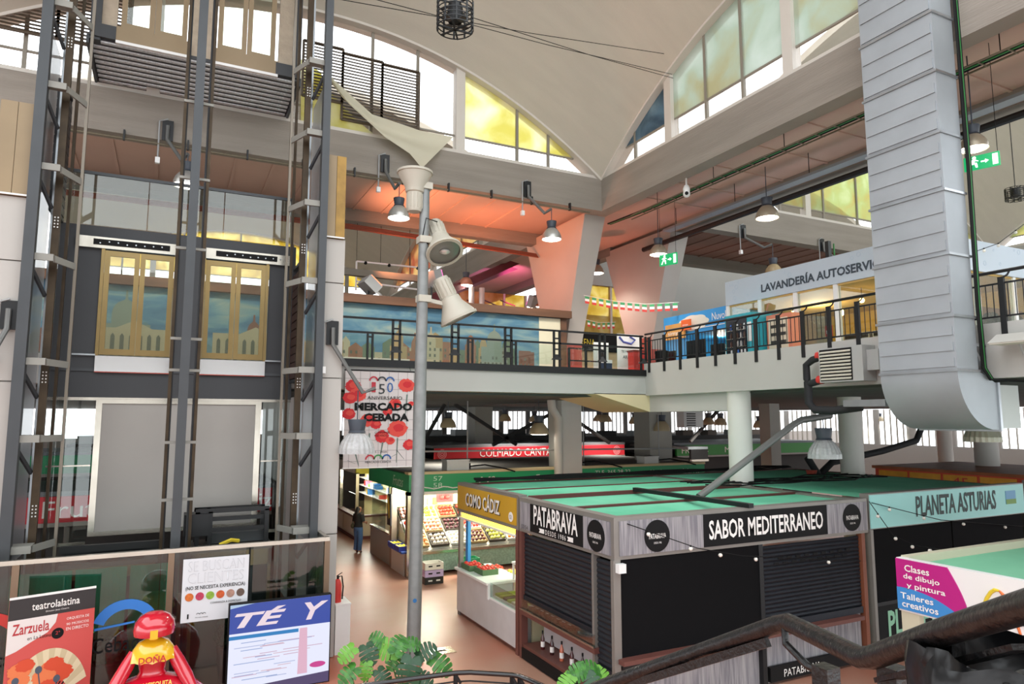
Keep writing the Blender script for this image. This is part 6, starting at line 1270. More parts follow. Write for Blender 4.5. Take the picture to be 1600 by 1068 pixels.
for k in range(4): MB().tube([(6.9+.11*i*10, 15.85+.04*k+.05*math.sin(i*1.3+k), 3.17+.02*k+.02*math.sin(i*2+k)) for i in range(11)], .022, 6).build('cable', black_m, o)
o = thing('cable_bundle', 'tangle of black cables on the green roof beside the round column', 'cable', (13, 12, 3.13))
for k in range(6): MB().tube([(11.2+i*.75, 12.3+.5*math.sin(i*.9+k*1.7)+.12*k, 3.17+.03*abs(math.sin(i+k))) for i in range(9)], .018, 6).build('cable', black_m, o)
p, q = oz(3.3, 640, 706), None
o = thing('guy_pipe', 'thin horizontal pipe spanning above the switch boxes', 'pipe', (9, 20.6, 3.9)); a, b = oy(20.6, 660, 705), oy(20.6, 1060, 700); MB().tube([a, b], .03, 6).build('pipe', grey_m, o)
for px in (730, 912, 1030): r = oy(20.6, px, 720); MB().tube([(r.x, 20.6, 3.1), (r.x, 20.6, 5.3)], .02, 6).build('rod', grey_m, o)
p = oy(24, 1078, 655); t = thing('unit_heater', 'louvred grey heater hanging under the mezzanine', 'heater', p); MB().cbox(p, 1.1, .5, .7).build('housing', mat('heater_grey', '#b2b3b1'), t)
for k in range(6): MB().box((p.x-.4, p.y-.27, p.z-.28+k*.1), (p.x+.1, p.y-.25, p.z-.23+k*.1)).build('louvre', dk_m, t)
MB().tube([p+UP*.35, (p.x, p.y, 5.36)], .02, 6).build('hanger', black_m, t)
# string lights
def string(pts, n, label):
    pts = [V(p) for p in pts]; t = thing('string_lights', label, 'string lights', pts[0]); MB().tube(pts, .008, 5).build('wire', black_m, t)
    def at(u): k = min(int(u*(len(pts)-1)), len(pts)-2); f = u*(len(pts)-1)-k; return pts[k].lerp(pts[k+1], f)
    for k in range(n): p = at((k+.5)/n); MB().sphere(p-UP*.05, .035, 8, 6).build('bulb', mat('clear_bulb', '#e8e4da', .2), t, smooth=True); MB().lathe([(.015, -.03), (.015, .01)], p, 6).build('socket', black_m, t)
string([oy(9.33, 1358, 783), oy(9.0, 1395, 835), oy(8.8, 1430, 852), oy(7.04, 1470, 858)], 4, 'string of small bulbs sagging from the turquoise sign'); string([oy(9.33, 1362, 785), oy(9.0, 1470, 812), oy(9.33, 1600, 822)], 4, 'second string of bulbs along the turquoise stall'); string([oy(9.33, 980, 818), oy(9.0, 1090, 856), oy(9.0, 1160, 868), oy(9.33, 1345, 876)], 5, 'string of bulbs across the black awning')
a = oy(8.3, 1526, 392); string([a, oy(8.3, 1560, 380), oy(8.3, 1600, 350)], 3, 'warm string lights along the laundromat corner')
# ================================================================== things round the lift screen
class Board:
    """flat printed sheet: (u, v) in metres from its lower left corner"""
    def __init__(s, o, xd, parent): s.o, s.x, s.p = V(o), V(xd).normalized(), parent; s.n = s.x.cross(UP)
    def at(s, u, v, d=0): return s.o + s.x*u + UP*v + s.n*d
    def poly(s, pts, m, d=.003, nm='print'): return MB().prism([s.at(u, v, d) for u, v in pts], -s.n*.002).build(nm, m, s.p)
    def disc(s, u, v, r, m, d=.004, nm='printed_disc', n=20, ry=None): return s.poly([(u+r*math.cos(2*math.pi*k/n), v+(ry or r)*math.sin(2*math.pi*k/n)) for k in range(n)], m, d, nm)
    def ring(s, u, v, r0, r1, a0, a1, m, d=.004, nm='printed_arc', n=16, sy=1.0): 
        A = [a0+(a1-a0)*k/n for k in range(n+1)]
        return s.poly([(u+r1*math.cos(a), v+sy*r1*math.sin(a)) for a in A] + [(u+r0*math.cos(a), v+sy*r0*math.sin(a)) for a in reversed(A)], m, d, nm)
    def text(s, t, u, v, w_, h_, m, d=.006, **k): return text(t, s.p, s.at(u, v, d), s.x, UP, w_, h_, m, depth=0, **k)
def frill(b, u, v, r, m, seed, d=.005, nm='printed_flower', n=34, sq=1.0):
    rq_ = random.Random(seed); b.poly([(u+(r*(.82+.2*rq_.random()))*math.cos(2*math.pi*k/n), v+sq*(r*(.82+.2*rq_.random()))*math.sin(2*math.pi*k/n)) for k in range(n)], m, d, nm)
# theatre roll-up banner
A_, B_ = oz(2.05, 15, 938), oz(2.05, 150, 918); xd = (B_-A_); wd = xd.length
t = thing('rollup_banner', 'red theatre roll-up banner with a fan and poppies beside the statue', 'banner', (A_.x, A_.y, 0)); b = Board((A_.x, A_.y, .08), xd, t); HB_ = 1.97
MB().prism([b.at(0, 0), b.at(wd, 0), b.at(wd, HB_), b.at(0, HB_)], -b.n*.008).build('sheet', mat('banner_red', '#c7504b', .5), t); MB().prism([b.at(-.02, -.08, .1), b.at(wd+.02, -.08, .1), b.at(wd+.02, .0, .1), b.at(-.02, .0, .1)], -b.n*.2).build('base', galv, t); MB().prism([b.at(0, HB_, .01), b.at(wd, HB_, .01), b.at(wd, HB_+.03, .01), b.at(0, HB_+.03, .01)], -b.n*.03).build('top_bar', white_m, t)
MB().tube([b.at(wd/2, 0, -.05), b.at(wd/2, HB_, -.03)], .012, 6).build('stand_pole', galv, t)
b.poly([(0, HB_-.3), (wd, HB_-.3), (wd, HB_), (0, HB_)], mat('banner_black', '#2a2728', .5), .002, 'header'); b.text('teatrolalatina', wd*.53, HB_-.14, .62, .11, white_p, bold=.01); b.text('Director: Jesús Cimarro', wd*.55, HB_-.24, .3, .03, white_p)
b.poly([(0, 1.18), (0, HB_-.3), (.62, HB_-.3), (.6, 1.55), (.5, 1.42), (.3, 1.32), (.12, 1.22)], mat('banner_white', '#dcd5d2', .5), .003, 'white_field')
b.text('Zarzuela', wd*.26, 1.53, .46, .16, mat('banner_crimson', '#b02c32', .5), bold=.015); b.text('en La Latina', wd*.36, 1.38, .3, .05, black_m)
for k, s_ in enumerate(('ORQUESTA DE', '90 MÚSICOS', 'EN DIRECTO')): b.text(s_, wd*.8, 1.57-.075*k, .3, .045, white_p)
b.disc(wd*.57, 1.38, .08, black_m); b.text('2ª', wd*.57, 1.39, .06, .05, mat('banner_crimson', '#b02c32', .5), d=.008)
cr_ = [mat('fan_cream', '#d8cba9', .6), mat('fan_cream_dark', '#c6b793', .6)]
for k in range(16):
    a0, a1 = math.radians(20+k*9), math.radians(20+(k+1)*9); b.ring(wd*.5, .38, .27, .53, a0, a1, cr_[k % 2], .005, 'fan_fold', 2, sy=1.5); b.ring(wd*.5, .38, .04, .27, a0+.03, a1-.06, black_m, .0045, 'fan_rib', 2, sy=1.5)
ptl = [mat('poppy_red', '#cf4b2c', .6), mat('poppy_orange', '#e07a4a', .6)]
for (u, v, r, sd) in ((.58, .86, .2, 1), (.7, .8, .18, 2), (.5, .78, .17, 3), (.62, .94, .14, 4), (.55, .64, .13, 8), (.19, .94, .17, 5), (.25, 1.0, .13, 6), (.18, .8, .15, 7)): frill(b, u, v, r, ptl[sd % 2], sd, .007+.001*sd, sq=.75)
for (u, v) in ((.66, .72), (.14, .8), (.06, .62), (.16, .42), (.26, .58), (.42, .9)): b.disc(u, v, .045, mat('seed_head', '#4a5462', .6), .018, 'seed_head', ry=.055)
for (u, v, u2, v2) in ((.14, .76, .3, .1), (.06, .58, .18, .1), (.26, .54, .36, .2), (.66, .68, .6, .4), (.42, .86, .46, .6)): b.poly([(u-.008, v), (u+.008, v), (u2+.008, v2), (u2-.008, v2)], mat('seed_head', '#4a5462'), .016, 'stem')
b.disc(wd*.8, .2, .2, mat('banner_white', '#dcd5d2'), .004, ry=.25); b.text('Lo del', wd*.8, .34, .12, .05, black_m)
# red lady statue
sp = oz(1.85, 243, 950); sx, sy = sp.x, sp.y-.15
st = thing('lady_statue', 'glossy red statue of a lady in a wide dress with yellow collar', 'statue', (sx, sy, 0)); rg = mat('glossy_red_resin', '#c4152c', .12, coat=1, noise=(3, .05)); yg = mat('glossy_yellow_resin', '#e6b41e', .15, coat=1)
def ell(prof, ysc, n=32):
    mb = MB(); vs = []
    for rx, z in prof:
        for j in range(n):
            a = 2*math.pi*j/n; vs.append((sx+rx*math.cos(a), sy+rx*ysc(z)*math.sin(a), z))
    k = len(prof); mb._a(vs, [(i*n+j, i*n+(j+1) % n, (i+1)*n+(j+1) % n, (i+1)*n+j) for i in range(k-1) for j in range(n)] + [tuple(range(n))[::-1], tuple(range((k-1)*n, k*n))]); return mb
ell([(.72, 0), (.78, .2), (.8, .45), (.74, .66), (.58, .8), (.36, .9), (.2, .95), (.17, 1.0), (.19, 1.1), (.25, 1.22), (.27, 1.32), (.2, 1.42), (.08, 1.46)], lambda z: .62 if z < .9 else .7).build('dress', rg, st, smooth=True)
mb = MB(); n = 40; vs = []
for (r, z) in ((.09, 1.47), (.2, 1.42), (.29, 1.3), (.33, 1.16), (.3, 1.16), (.2, 1.3)):
    for j in range(n):
        a = 2*math.pi*j/n; zz = z + (.025*abs(math.sin(a*6)) if z < 1.2 else 0); vs.append((sx+r*math.cos(a), sy+r*.8*math.sin(a), zz))
mb._a(vs, [(i*n+j, i*n+(j+1) % n, (i+1)*n+(j+1) % n, (i+1)*n+j) for i in range(5) for j in range(n)]).build('collar', yg, st, smooth=True)
MB().lathe([(.07, 1.4), (.075, 1.5), (.11, 1.56), (.115, 1.66), (.08, 1.74)], (sx, sy-.03, 0), 16).build('face', yg, st, smooth=True); MB().box((sx-.05, sy-.295, 1.52), (sx+.05, sy-.1, 1.64)).build('face_block', yg, st)
MB().lathe([(.0, 1.85), (.1, 1.84), (.2, 1.79), (.265, 1.7), (.285, 1.6), (.275, 1.53), (.2, 1.52), (.12, 1.57), (.1, 1.62)], (sx, sy, 0), 28, caps=False).build('hair', rg, st, smooth=True)
for s_ in (-1, 1):
    MB().tube([(sx+s_*.24, sy, 1.28), (sx+s_*.34, sy-.05, 1.1), (sx+s_*.46, sy-.16, .9), (sx+s_*.56, sy-.3, .74)], [.085, .1, .1, .07], 12).build('arm', rg, st, smooth=True); MB().tube([(sx+s_*.55, sy-.29, .76), (sx+s_*.6, sy-.36, .66)], [.085, .1], 12).build('cuff', yg, st, smooth=True)
text('DOÑA', st, (sx, sy-.27, 1.24), XP, V((0, .35, 1)), .36, .11, mat('statue_red_print', '#b3121f', .3), bold=.02); text('FRANCISQUITA', st, (sx+.02, sy-.33, .88), XP, V((0, .7, .7)), .5, .09, yg, bold=.01, depth=.03)
# LED screen
scr = thing('led_screen', 'bright LED screen with blue band and white letters by the glass corner', 'screen', (1.95, 13.1, 0)); b = Board((1.1, 13.05, .02), (1, 0, 0), scr); SW, SH = 1.7, 1.5
MB().box((1.08, 13.06, .0), (2.82, 13.2, 1.53)).build('housing', black_m, scr)
def em(nm, h, e):
    if 'screen_'+nm in MATS: return MATS['screen_'+nm]
    m = mat('screen_'+nm, '#050505', .6); p_ = m.node_tree.nodes['Principled BSDF']; p_.inputs['Emission Color'].default_value = lin(h); p_.inputs['Emission Strength'].default_value = e*.85; return m
b.poly([(0, 0), (SW, 0), (SW, SH), (0, SH)], em('white', '#e9ecff', 1.15), .002, 'image'); b.poly([(0, 1.02), (SW, 1.02), (SW, SH), (0, SH)], em('blue', '#3d57b8', .9), .004, 'blue_band'); b.poly([(0, .92), (1.15, .92), (1.15, .98), (0, .98)], em('cyan', '#2f8fd6', .9), .004, 'cyan_band'); b.poly([(0, 1.44), (.4, 1.5), (0, 1.5)], em('pale', '#bcd6f0', 1), .005, 'image_patch')
b.text('TÉ', .5, 1.26, .85, .3, em('letter', '#f3dfe8', 1.1), shear=.3, bold=.03); b.text('Y', 1.45, 1.26, .42, .3, em('letter', '#f3dfe8', 1.1), shear=.3, bold=.03)
rq_ = random.Random(4)
for k in range(26):
    v = rq_.uniform(.2, .85); u = rq_.uniform(0, 1.0); l_ = rq_.uniform(.2, .7); b.poly([(u, v), (min(SW, u+l_), v+.004), (min(SW, u+l_), v+.016), (u, v+.012)], em('streak%d' % (k % 4), ('#b9c4ea', '#d9b9cf', '#9fb4e2', '#e3c4d2')[k % 4], 1), .005, 'image_streak')
b.poly([(1.15, .2), (1.32, .2), (1.3, .98), (1.17, .98)], em('pink', '#efc0d6', 1), .006, 'image_patch'); b.disc(1.5, .32, .14, em('magenta', '#d84a9a', 1), .006, ry=.05, nm='image_patch'); b.poly([(0, 0), (SW, 0), (SW, .18), (0, .1)], em('violet', '#7a6aa0', .5), .006, 'image_patch')
# poster on the glass
t = thing('poster', 'white SE BUSCAN CLIENTES poster fixed to the glass screen', 'poster', (.87, 13.4, 1.24)); b = Board((.34, 13.41, 1.23), (1, 0, 0), t); pw, ph_ = 1.07, 1.06
MB().box((.34, 13.412, 1.23), (1.41, 13.43, 2.29)).build('sheet', mat('poster_paper', '#d6d8dc', .5), t); gl_ = mat('pale_outline', '#b3b6bb', .5)
b.text('SE BUSCAN', pw*.5, .93, .9, .17, gl_, d=.004); b.text('CLIENTES', pw*.5, .73, .9, .17, gl_, d=.004); b.text('SE BUSCAN', pw*.5, .93, .885, .155, mat('poster_paper', '#d6d8dc'), d=.005, bold=-.012); b.text('CLIENTES', pw*.5, .73, .885, .155, mat('poster_paper', '#d6d8dc'), d=.005, bold=-.012)
b.text('(NO SE NECESITA EXPERIENCIA)', pw*.5, .56, .96, .08, black_m, bold=.01); b.text('CONFIANZA A DOMICILIO', pw*.66, .29, .5, .035, black_m)
for k, h in enumerate(('#d9722a', '#c23a5a', '#8fb53a', '#cf5a24', '#b58a78', '#6a5448')): b.disc(.12+k*.165, .42, .068, mat('food_%d' % k, h, .5, noise=(20, .3)), .005, 'food_photo')
for k in range(3): b.ring(.27+.05*k, .12, .018, .025, 0, math.pi, black_m, .005, 'small_logo', 8)
b.poly([(.1, .06), (.125, .06), (.125, .14), (.1, .14)], black_m, .005, 'small_logo'); b.text('Mercado Cebada', .33, .07, .2, .02, black_m)
# logo printed on the glass
t = thing('glass_decal', 'blue and red arch logo printed on the glass screen', 'decal', (-.9, 13.43, 1.2)); b = Board((-2.8, 13.435, 0), (1, 0, 0), t); bluem = mat('decal_blue', '#2f77c8', .5)
b.ring(2.32, 1.22, .34, .5, .05, math.pi-.35, bluem, .003, 'blue_arch'); b.ring(.45, 1.22, .34, .5, .05, math.pi-.3, mat('fire_red', '#c0302a'), .003, 'red_arch'); b.ring(1.38, 1.22, .34, .5, .05, math.pi-.3, mat('decal_green', '#3d8a4a', .5), .003, 'green_arch'); b.poly([(1.85, 1.26), (2.45, 1.33), (2.45, 1.36), (1.85, 1.30)], bluem, .003, 'blue_line'); b.text('Mercado', .6, 1.0, .9, .22, black_m, d=.003); b.text('Cebada', 2.25, 1.02, .8, .24, black_m, d=.003)
# clipped shrubs behind the glass
for k, (x, y, lab) in enumerate(((1.2, 13.95, 'round clipped shrub in a dark pot behind the glass screen'), (-.75, 13.95, 'round clipped shrub behind the theatre banner'))):
    t = thing('potted_shrub', lab, 'plant', (x, y, 0)); MB().lathe([(.17, 0), (.23, .55), (.24, .6), (.2, .6)], (x, y, 0), 16).build('pot', mat('dark_pot', '#4a1f22', .5), t, smooth=True)
    rq_ = random.Random(k); mb = MB()
    for q in range(700):
        a, z = rq_.uniform(0, 6.28), rq_.uniform(-1, 1); r = .3; n_ = V((math.cos(a)*math.sqrt(1-z*z), math.sin(a)*math.sqrt(1-z*z), z)); c = V((x, y, .86))+n_*r*rq_.uniform(.8, 1); u_ = n_.orthogonal().normalized()*.028; v_ = n_.cross(u_)*.8+n_*.02; mb._a([c-u_-v_, c+u_-v_, c+u_+v_, c-u_+v_], [(0,1,2,3)])
    f = mb.build('foliage', mat('dark_leaf', '#33492f', .6, noise=(30, .4)), t); f['kind'] = 'stuff'; MB().sphere((x, y, .86), .25, 12, 8).build('core', mat('dark_core', '#202b1c', .8), t)
# anniversary banner
t = thing('anniversary_banner', 'hanging white banner of red carnations for the 150 anniversary', 'banner', (4.45, 15.98, 3.6)); b = Board((3.62, 15.96, 3.58), (1, 0, 0), t); bw, bh = 1.66, 2.26
MB().box((3.62, 15.965, 3.58), (5.28, 15.985, 5.84)).build('sheet', mat('banner_cloth', '#d3cac9', .7), t); MB().tube([(3.6, 15.97, 5.85), (5.3, 15.97, 5.85)], .02, 8).build('top_tube', black_metal, t); MB().tube([(3.6, 15.97, 3.58), (5.3, 15.97, 3.58)], .015, 8).build('bottom_tube', white_m, t)
gm_ = mat('grid_print', '#a59c9c', .7)
for k in range(7): b.poly([(.12+k*.23, 0), (.13+k*.23, 0), (.13+k*.23, bh), (.12+k*.23, bh)], gm_, .001, 'grid_line')
for k in range(9): b.poly([(0, .15+k*.24), (bw, .15+k*.24), (bw, .16+k*.24), (0, .16+k*.24)], gm_, .0012, 'grid_line')
reds = [mat('carnation_red', '#c8242c', .7), mat('carnation_coral', '#d9493f', .7)]; stm = mat('carnation_stem', '#6a7a72', .7)
for k, (u, v, r) in enumerate(((.18, 1.9, .2), (.3, 1.7, .22), (.12, 1.62, .18), (1.48, 1.94, .22), (.1, 1.25, .17), (.55, 1.1, .2), (.75, 1.0, .14), (1.28, .9, .26), (.9, .72, .19), (1.1, .62, .12), (.2, .55, .22), (.08, .48, .13), (1.57, .52, .17), (1.2, 1.5, .16), (1.02, 1.3, .12), (1.6, 1.5, .08))):
    frill(b, u, v, r, reds[k % 2], k+20, .003+.0004*k, sq=.8)
    frill(b, u+.02, v+.02, r*.55, reds[(k+1) % 2], k+50, .004+.0004*k, sq=.7)
for (u, v, u2, v2, w_) in ((.26, .4, .36, .05, .02), (1.28, .68, 1.26, .1, .018), (.92, .58, .86, .2, .02), (.6, .8, .57, .25, .02), (1.5, 1.72, 1.46, 1.2, .02), (1.26, .4, 1.45, .18, .012), (.57, .4, .7, .55, .012), (.1, .18, .28, .1, .012), (1.26, .3, 1.1, .22, .012)): b.poly([(u-w_, v), (u+w_, v), (u2+w_*.4, v2), (u2-w_*.4, v2)], stm, .002, 'printed_stem')
tri = (mat('logo_red', '#b82c3c', .6), mat('logo_dark', '#333638', .6), mat('logo_blue', '#2f5fa0', .6))
for k in range(3): b.ring(.67+.2*k, 2.03, .075, .11, 0, math.pi, tri[k], .012, 'printed_arc'); b.text('150'[k], .67+.2*k, 1.88+(-.04 if k == 1 else 0), .1 if k == 0 else .15, .24, tri[k], d=.012)
b.text('ANIVERSARIO', .95, 1.63, .85, .08, black_m, d=.012); b.text('MERCADO', .93, 1.42, 1.4, .19, black_m, d=.012, bold=.05); b.text('CEBADA', 1.0, 1.17, 1.1, .19, black_m, d=.012, bold=.05); b.text('CUMPLIMOS\n150 AÑOS', .9, .78, .36, .12, black_m, d=.012)
for k in range(3): b.ring(.62+.2*k, .19, .08, .115, 0, math.pi, (tri[0], mat('decal_green', '#3d8a4a'), tri[2])[k], .012, 'printed_arc')
b.text('MERCADO·CEBADA', .82, .13, .62, .05, black_m, d=.012); b.text('1875 - 2025', .82, .36, .4, .035, black_m, d=.012)
for x in (3.7, 5.2): MB().tube([(x, 15.97, 5.85), (x, 16.05, 6.0)], .006, 5).build('tie', black_m, t)
# fire extinguisher and white plinth by the pier
t = thing('fire_extinguisher', 'red fire extinguisher on the side of the white pier', 'extinguisher', (3.27, 14.6, .92)); MB().lathe([(.075, .0), (.08, .02), (.08, .42), (.05, .5), (.025, .52)], (3.27, 14.6, .92), 16).build('cylinder', mat('fire_red', '#c0302a'), t, smooth=True); MB().lathe([(.025, .52), (.025, .58)], (3.27, 14.6, .92), 10).build('valve', black_m, t); MB().tube([(3.27, 14.6, 1.48), (3.34, 14.55, 1.5), (3.36, 14.5, 1.3), (3.35, 14.52, 1.05)], .015, 6).build('hose', black_m, t, smooth=True); MB().bar((3.25, 14.6, 1.5), (3.33, 14.5, 1.58), .02, .015).build('handle', black_m, t); MB().box((3.16, 14.55, 1.1), (3.2, 14.65, 1.3)).build('wall_hook', black_m, t)
t = thing('white_plinth', 'white box plinth at the foot of the pier by the aisle', 'plinth', (3.45, 14.7, 0)); MB().box((3.2, 14.4, 0), (3.5, 15.0, .95)).build('body', white_m, t); MB().box((3.19, 14.39, .95), (3.51, 15.01, .98)).build('top', white_m, t)
o = thing('drain_cover', 'square metal floor hatch in the aisle beside the pole', 'hatch', oz(0, 690, 1017)); p = oz(0, 690, 1017); MB().box((p.x-.25, p.y-.2, .0), (p.x+.25, p.y+.2, .012)).build('plate', stainless, o); MB().box((p.x-.08, p.y-.03, .012), (p.x+.08, p.y+.03, .018)).build('handle', black_m, o)
# ================================================================== people
def skin_mesh(name, joints, edges, m, parent, sub=2):
    me = bpy.data.meshes.new(name); off = WL[parent.name]; me.from_pydata([V(j[0])-off for j in joints], edges, []); o = bpy.data.objects.new(name, me); COL.objects.link(o); o.parent = parent; WL[o.name] = off
    md = o.modifiers.new('skin', 'SKIN'); md.use_smooth_shade = True
    for i, j in enumerate(joints): me.skin_vertices[0].data[i].radius = j[1] if isinstance(j[1], tuple) else (j[1], j[1])
    me.skin_vertices[0].data[0].use_root = True
    s = o.modifiers.new('sub', 'SUBSURF'); s.levels = s.render_levels = sub; me.materials.append(m); return o
def person(x, y, rz_, label, top_m, leg_m, hair_m, long_hair, H_=1.64, bag=None):
    t = thing('person', label, 'person', (x, y, 0)); k = H_/1.64; cr_, sr_ = math.cos(rz_), math.sin(rz_)
    def P(a, b_, c): return (x+(a*cr_-b_*sr_)*k, y+(a*sr_+b_*cr_)*k, c*k)     # a = across, b = forward
    sk = mat('skin', '#b98368', .55)
    J = [(P(0, 0, .92), (.15, .11)), (P(0, 0, 1.1), (.125, .095)), (P(0, -.01, 1.3), (.15, .1)), (P(0, 0, 1.38), (.07, .07)), (P(0, .01, 1.44), .05), (P(0, .03, 1.53), (.075, .09)), (P(0, .03, 1.6), (.065, .075)),
         (P(-.17, 0, 1.33), .052), (P(-.22, -.01, 1.08), .042), (P(-.2, .1, .9), .034), (P(.17, 0, 1.33), .052), (P(.22, .02, 1.1), .042), (P(.17, .2, 1.06), .034),
         (P(-.085, 0, .84), .085), (P(-.09, .02, .47), .06), (P(-.09, -.02, .09), .042), (P(-.09, .1, .04), .04), (P(.085, 0, .84), .085), (P(.1, .0, .47), .06), (P(.1, -.04, .09), .042), (P(.1, .08, .04), .04)]
    E = [(0, 1), (1, 2), (2, 3), (3, 4), (4, 5), (5, 6), (2, 7), (7, 8), (8, 9), (2, 10), (10, 11), (11, 12), (0, 13), (13, 14), (14, 15), (15, 16), (0, 17), (17, 18), (18, 19), (19, 20)]
    skin_mesh('body', J, E, sk, t)
    def loft(nm, rings, m, tubes):
        mb = MB(); n = 20; vs = []
        for rx, ry, z in rings:
            for q in range(n): a = 2*math.pi*q/n; vs.append(P(rx*math.cos(a), ry*math.sin(a), z))
        mb._a(vs, [(i*n+q, i*n+(q+1) % n, (i+1)*n+(q+1) % n, (i+1)*n+q) for i in range(len(rings)-1) for q in range(n)])
        for pts, rs in tubes: mb.tube([P(*q) for q in pts], [r*k for r in rs], 12)
        mb.build(nm, m, t, smooth=True)
    loft('trousers', [(.15, .12, 1.0), (.165, .13, .95), (.178, .14, .88), (.17, .135, .8), (.12, .1, .76)], leg_m, [([(s_*.088, 0, .84), (s_*.09, .02, .48), (s_*.095, -.02, .1)], (.105, .09, .078)) for s_ in (-1, 1)])
    loft('shirt', [(.178, .138, .9), (.165, .125, 1.0), (.158, .12, 1.1), (.19, .132, 1.24), (.198, .128, 1.33), (.15, .108, 1.392), (.075, .075, 1.405)], top_m, [([(-.15, 0, 1.335), (-.2, -.005, 1.2), (-.225, -.01, 1.08)], (.085, .075, .066)), ([(.15, 0, 1.335), (.2, .01, 1.22), (.225, .02, 1.1)], (.085, .075, .066))])
    hj = [(P(0, .01, 1.57), (.092, .1)), (P(0, -.05, 1.53), (.085, .08))]
    if long_hair: hj += [(P(0, -.09, 1.4), (.085, .05)), (P(0, -.1, 1.26), (.07, .04))]
    skin_mesh('hair', hj, [(i, i+1) for i in range(len(hj)-1)], hair_m, t)
    for s_ in (-1, 1):
        MB().sphere(P(s_*.035, .115, 1.535), .012, 8, 6).build('eye', black_m, t); MB().sphere(P(s_*.095, .06, 1.08), .0001, 4, 3) 
        MB().sphere(P(s_*.083, .03, 1.525), .02, 8, 6, (.5, 1, 1.3)).build('ear', sk, t, smooth=True)
        MB().sphere(P(s_*.095, .05, .045), .06, 10, 6, (.75, 1.7, .7)).build('shoe', mat('dark_shoe', '#4a2a22', .5), t, smooth=True)
        hb = P(-.2, .12, .86) if s_ < 0 else P(.16, .25, 1.05)
        for q in range(4): MB().tube([hb, V(hb)+V((.012*(q-1.5), .02, -.04)), V(hb)+V((.014*(q-1.5), .035, -.075+.006*abs(q-1.5)))], [.011, .01, .008], 6).build('finger', sk, t, smooth=True)
        MB().tube([hb, V(hb)+V((-s_*.03, .02, -.025)), V(hb)+V((-s_*.035, .035, -.045))], [.011, .01, .008], 6).build('thumb', sk, t, smooth=True); MB().sphere(hb, .03, 10, 6, (.9, .6, 1.1)).build('palm', sk, t, smooth=True)
    MB().sphere(P(0, .125, 1.505), .014, 8, 6).build('nose', sk, t, smooth=True); MB().sphere(P(0, .112, 1.468), .016, 8, 5, (1.3, .5, .4)).build('mouth', mat('lip', '#9a4a42', .5), t)
    return t, P
t, P = person(6.22, 24.75, -1.1, 'person in a black top and blue jeans seen from behind at the stall', mat('black_top', '#1b1b1d', .8), mat('blue_denim', '#4a6d9a', .8, noise=(12, .15)), mat('black_hair', '#17120f', .5), True)
a = P(-.24, -.06, .92); bg_ = thing('handbag', 'dark olive handbag hanging at the side of the person in jeans', 'bag', a); MB().sphere(a, .11, 12, 8, (.6, 1, .9)).build('bag_body', mat('olive_leather', '#55563e', .6), bg_, smooth=True); MB().tube([V(a)+V((0, -.08, .08)), P(-.18, -.02, 1.36), V(a)+V((0, .08, .08))], .01, 6).build('strap', mat('olive_leather', '#55563e'), bg_)
person(7.55, 23.9, 2.0, 'person in a dark grey shirt serving behind the fruit stall counter', mat('grey_shirt', '#5b5f66', .8), mat('dark_trousers', '#2c2d33', .8), mat('brown_hair', '#3a2a20', .6), False, 1.72)
# ================================================================== monstera plants
leaf_m = mat('monstera_leaf', '#4a8a34', .3, noise=(3, .3), hex2='#2c5f28', transl=.15); leaf_d = mat('monstera_dark_leaf', '#234d2c', .35, noise=(3, .25), transl=.1); leaf_l = mat('monstera_young_leaf', '#6fae3c', .35, noise=(3, .2), transl=.2)
def leaf_mesh():
    """split heart-shaped leaf, midrib along x, lobes as separate flaps from the midrib"""
    mb = MB(); L_ = 5
    def w_(t): return .5*math.sin(math.pi*min(1, (t+.16)/1.18))**.6
    def pt(t, f, s_, sw): w = w_(t)*f; x = t-.1*(1-t)*f+sw*f; return V((x, s_*w, .08*math.sin(max(0, t)*math.pi)-.2*t*t-.35*w*w+.1*w))
    for s_ in (-1, 1):
        for k in range(L_):
            t0, t1 = k/L_, (k+1)/L_; g = .03
            a = pt(t0, 0, s_, 0); c = pt(t1, 0, s_, 0); sw = .1
            if k == L_-1: rows = [(t0, 0, 1.0, 0), (t0+g*.4, .45, .99, .45), (t0+g, .9, 1.0, .35), (t0+.1, .7, 1.0, .0)]; pts = [a, pt(t0+.012, .45, s_, sw), pt(t0+g, .92, s_, sw), pt(t0+.12, .8, s_, sw), pt(1.0, .3, s_, .06), pt(1.06, 0, s_, 0)]
            else: pts = [a, pt(t0+(.012 if k else 0), .45, s_, sw), pt(t0+(g if k else 0), .96, s_, sw), pt((t0+t1)/2, 1.03, s_, sw), pt(t1-g, .98, s_, sw), pt(t1-.012, .45, s_, sw), c]
            if k == 0: pts = [a, V((-.13, s_*.08, -.01)), V((-.17, s_*.26, -.04)), V((-.06, s_*.42, -.05))] + pts[3:]
            if s_ > 0: pts = pts[::-1]
            mb.poly(pts)
    return mb
_lf = leaf_mesh(); LM = []
for m in (leaf_m, leaf_d, leaf_l):
    me = bpy.data.meshes.new('leaf'); me.from_pydata([tuple(v) for v in _lf.v], [], _lf.f); me.materials.append(m); LM.append(me)
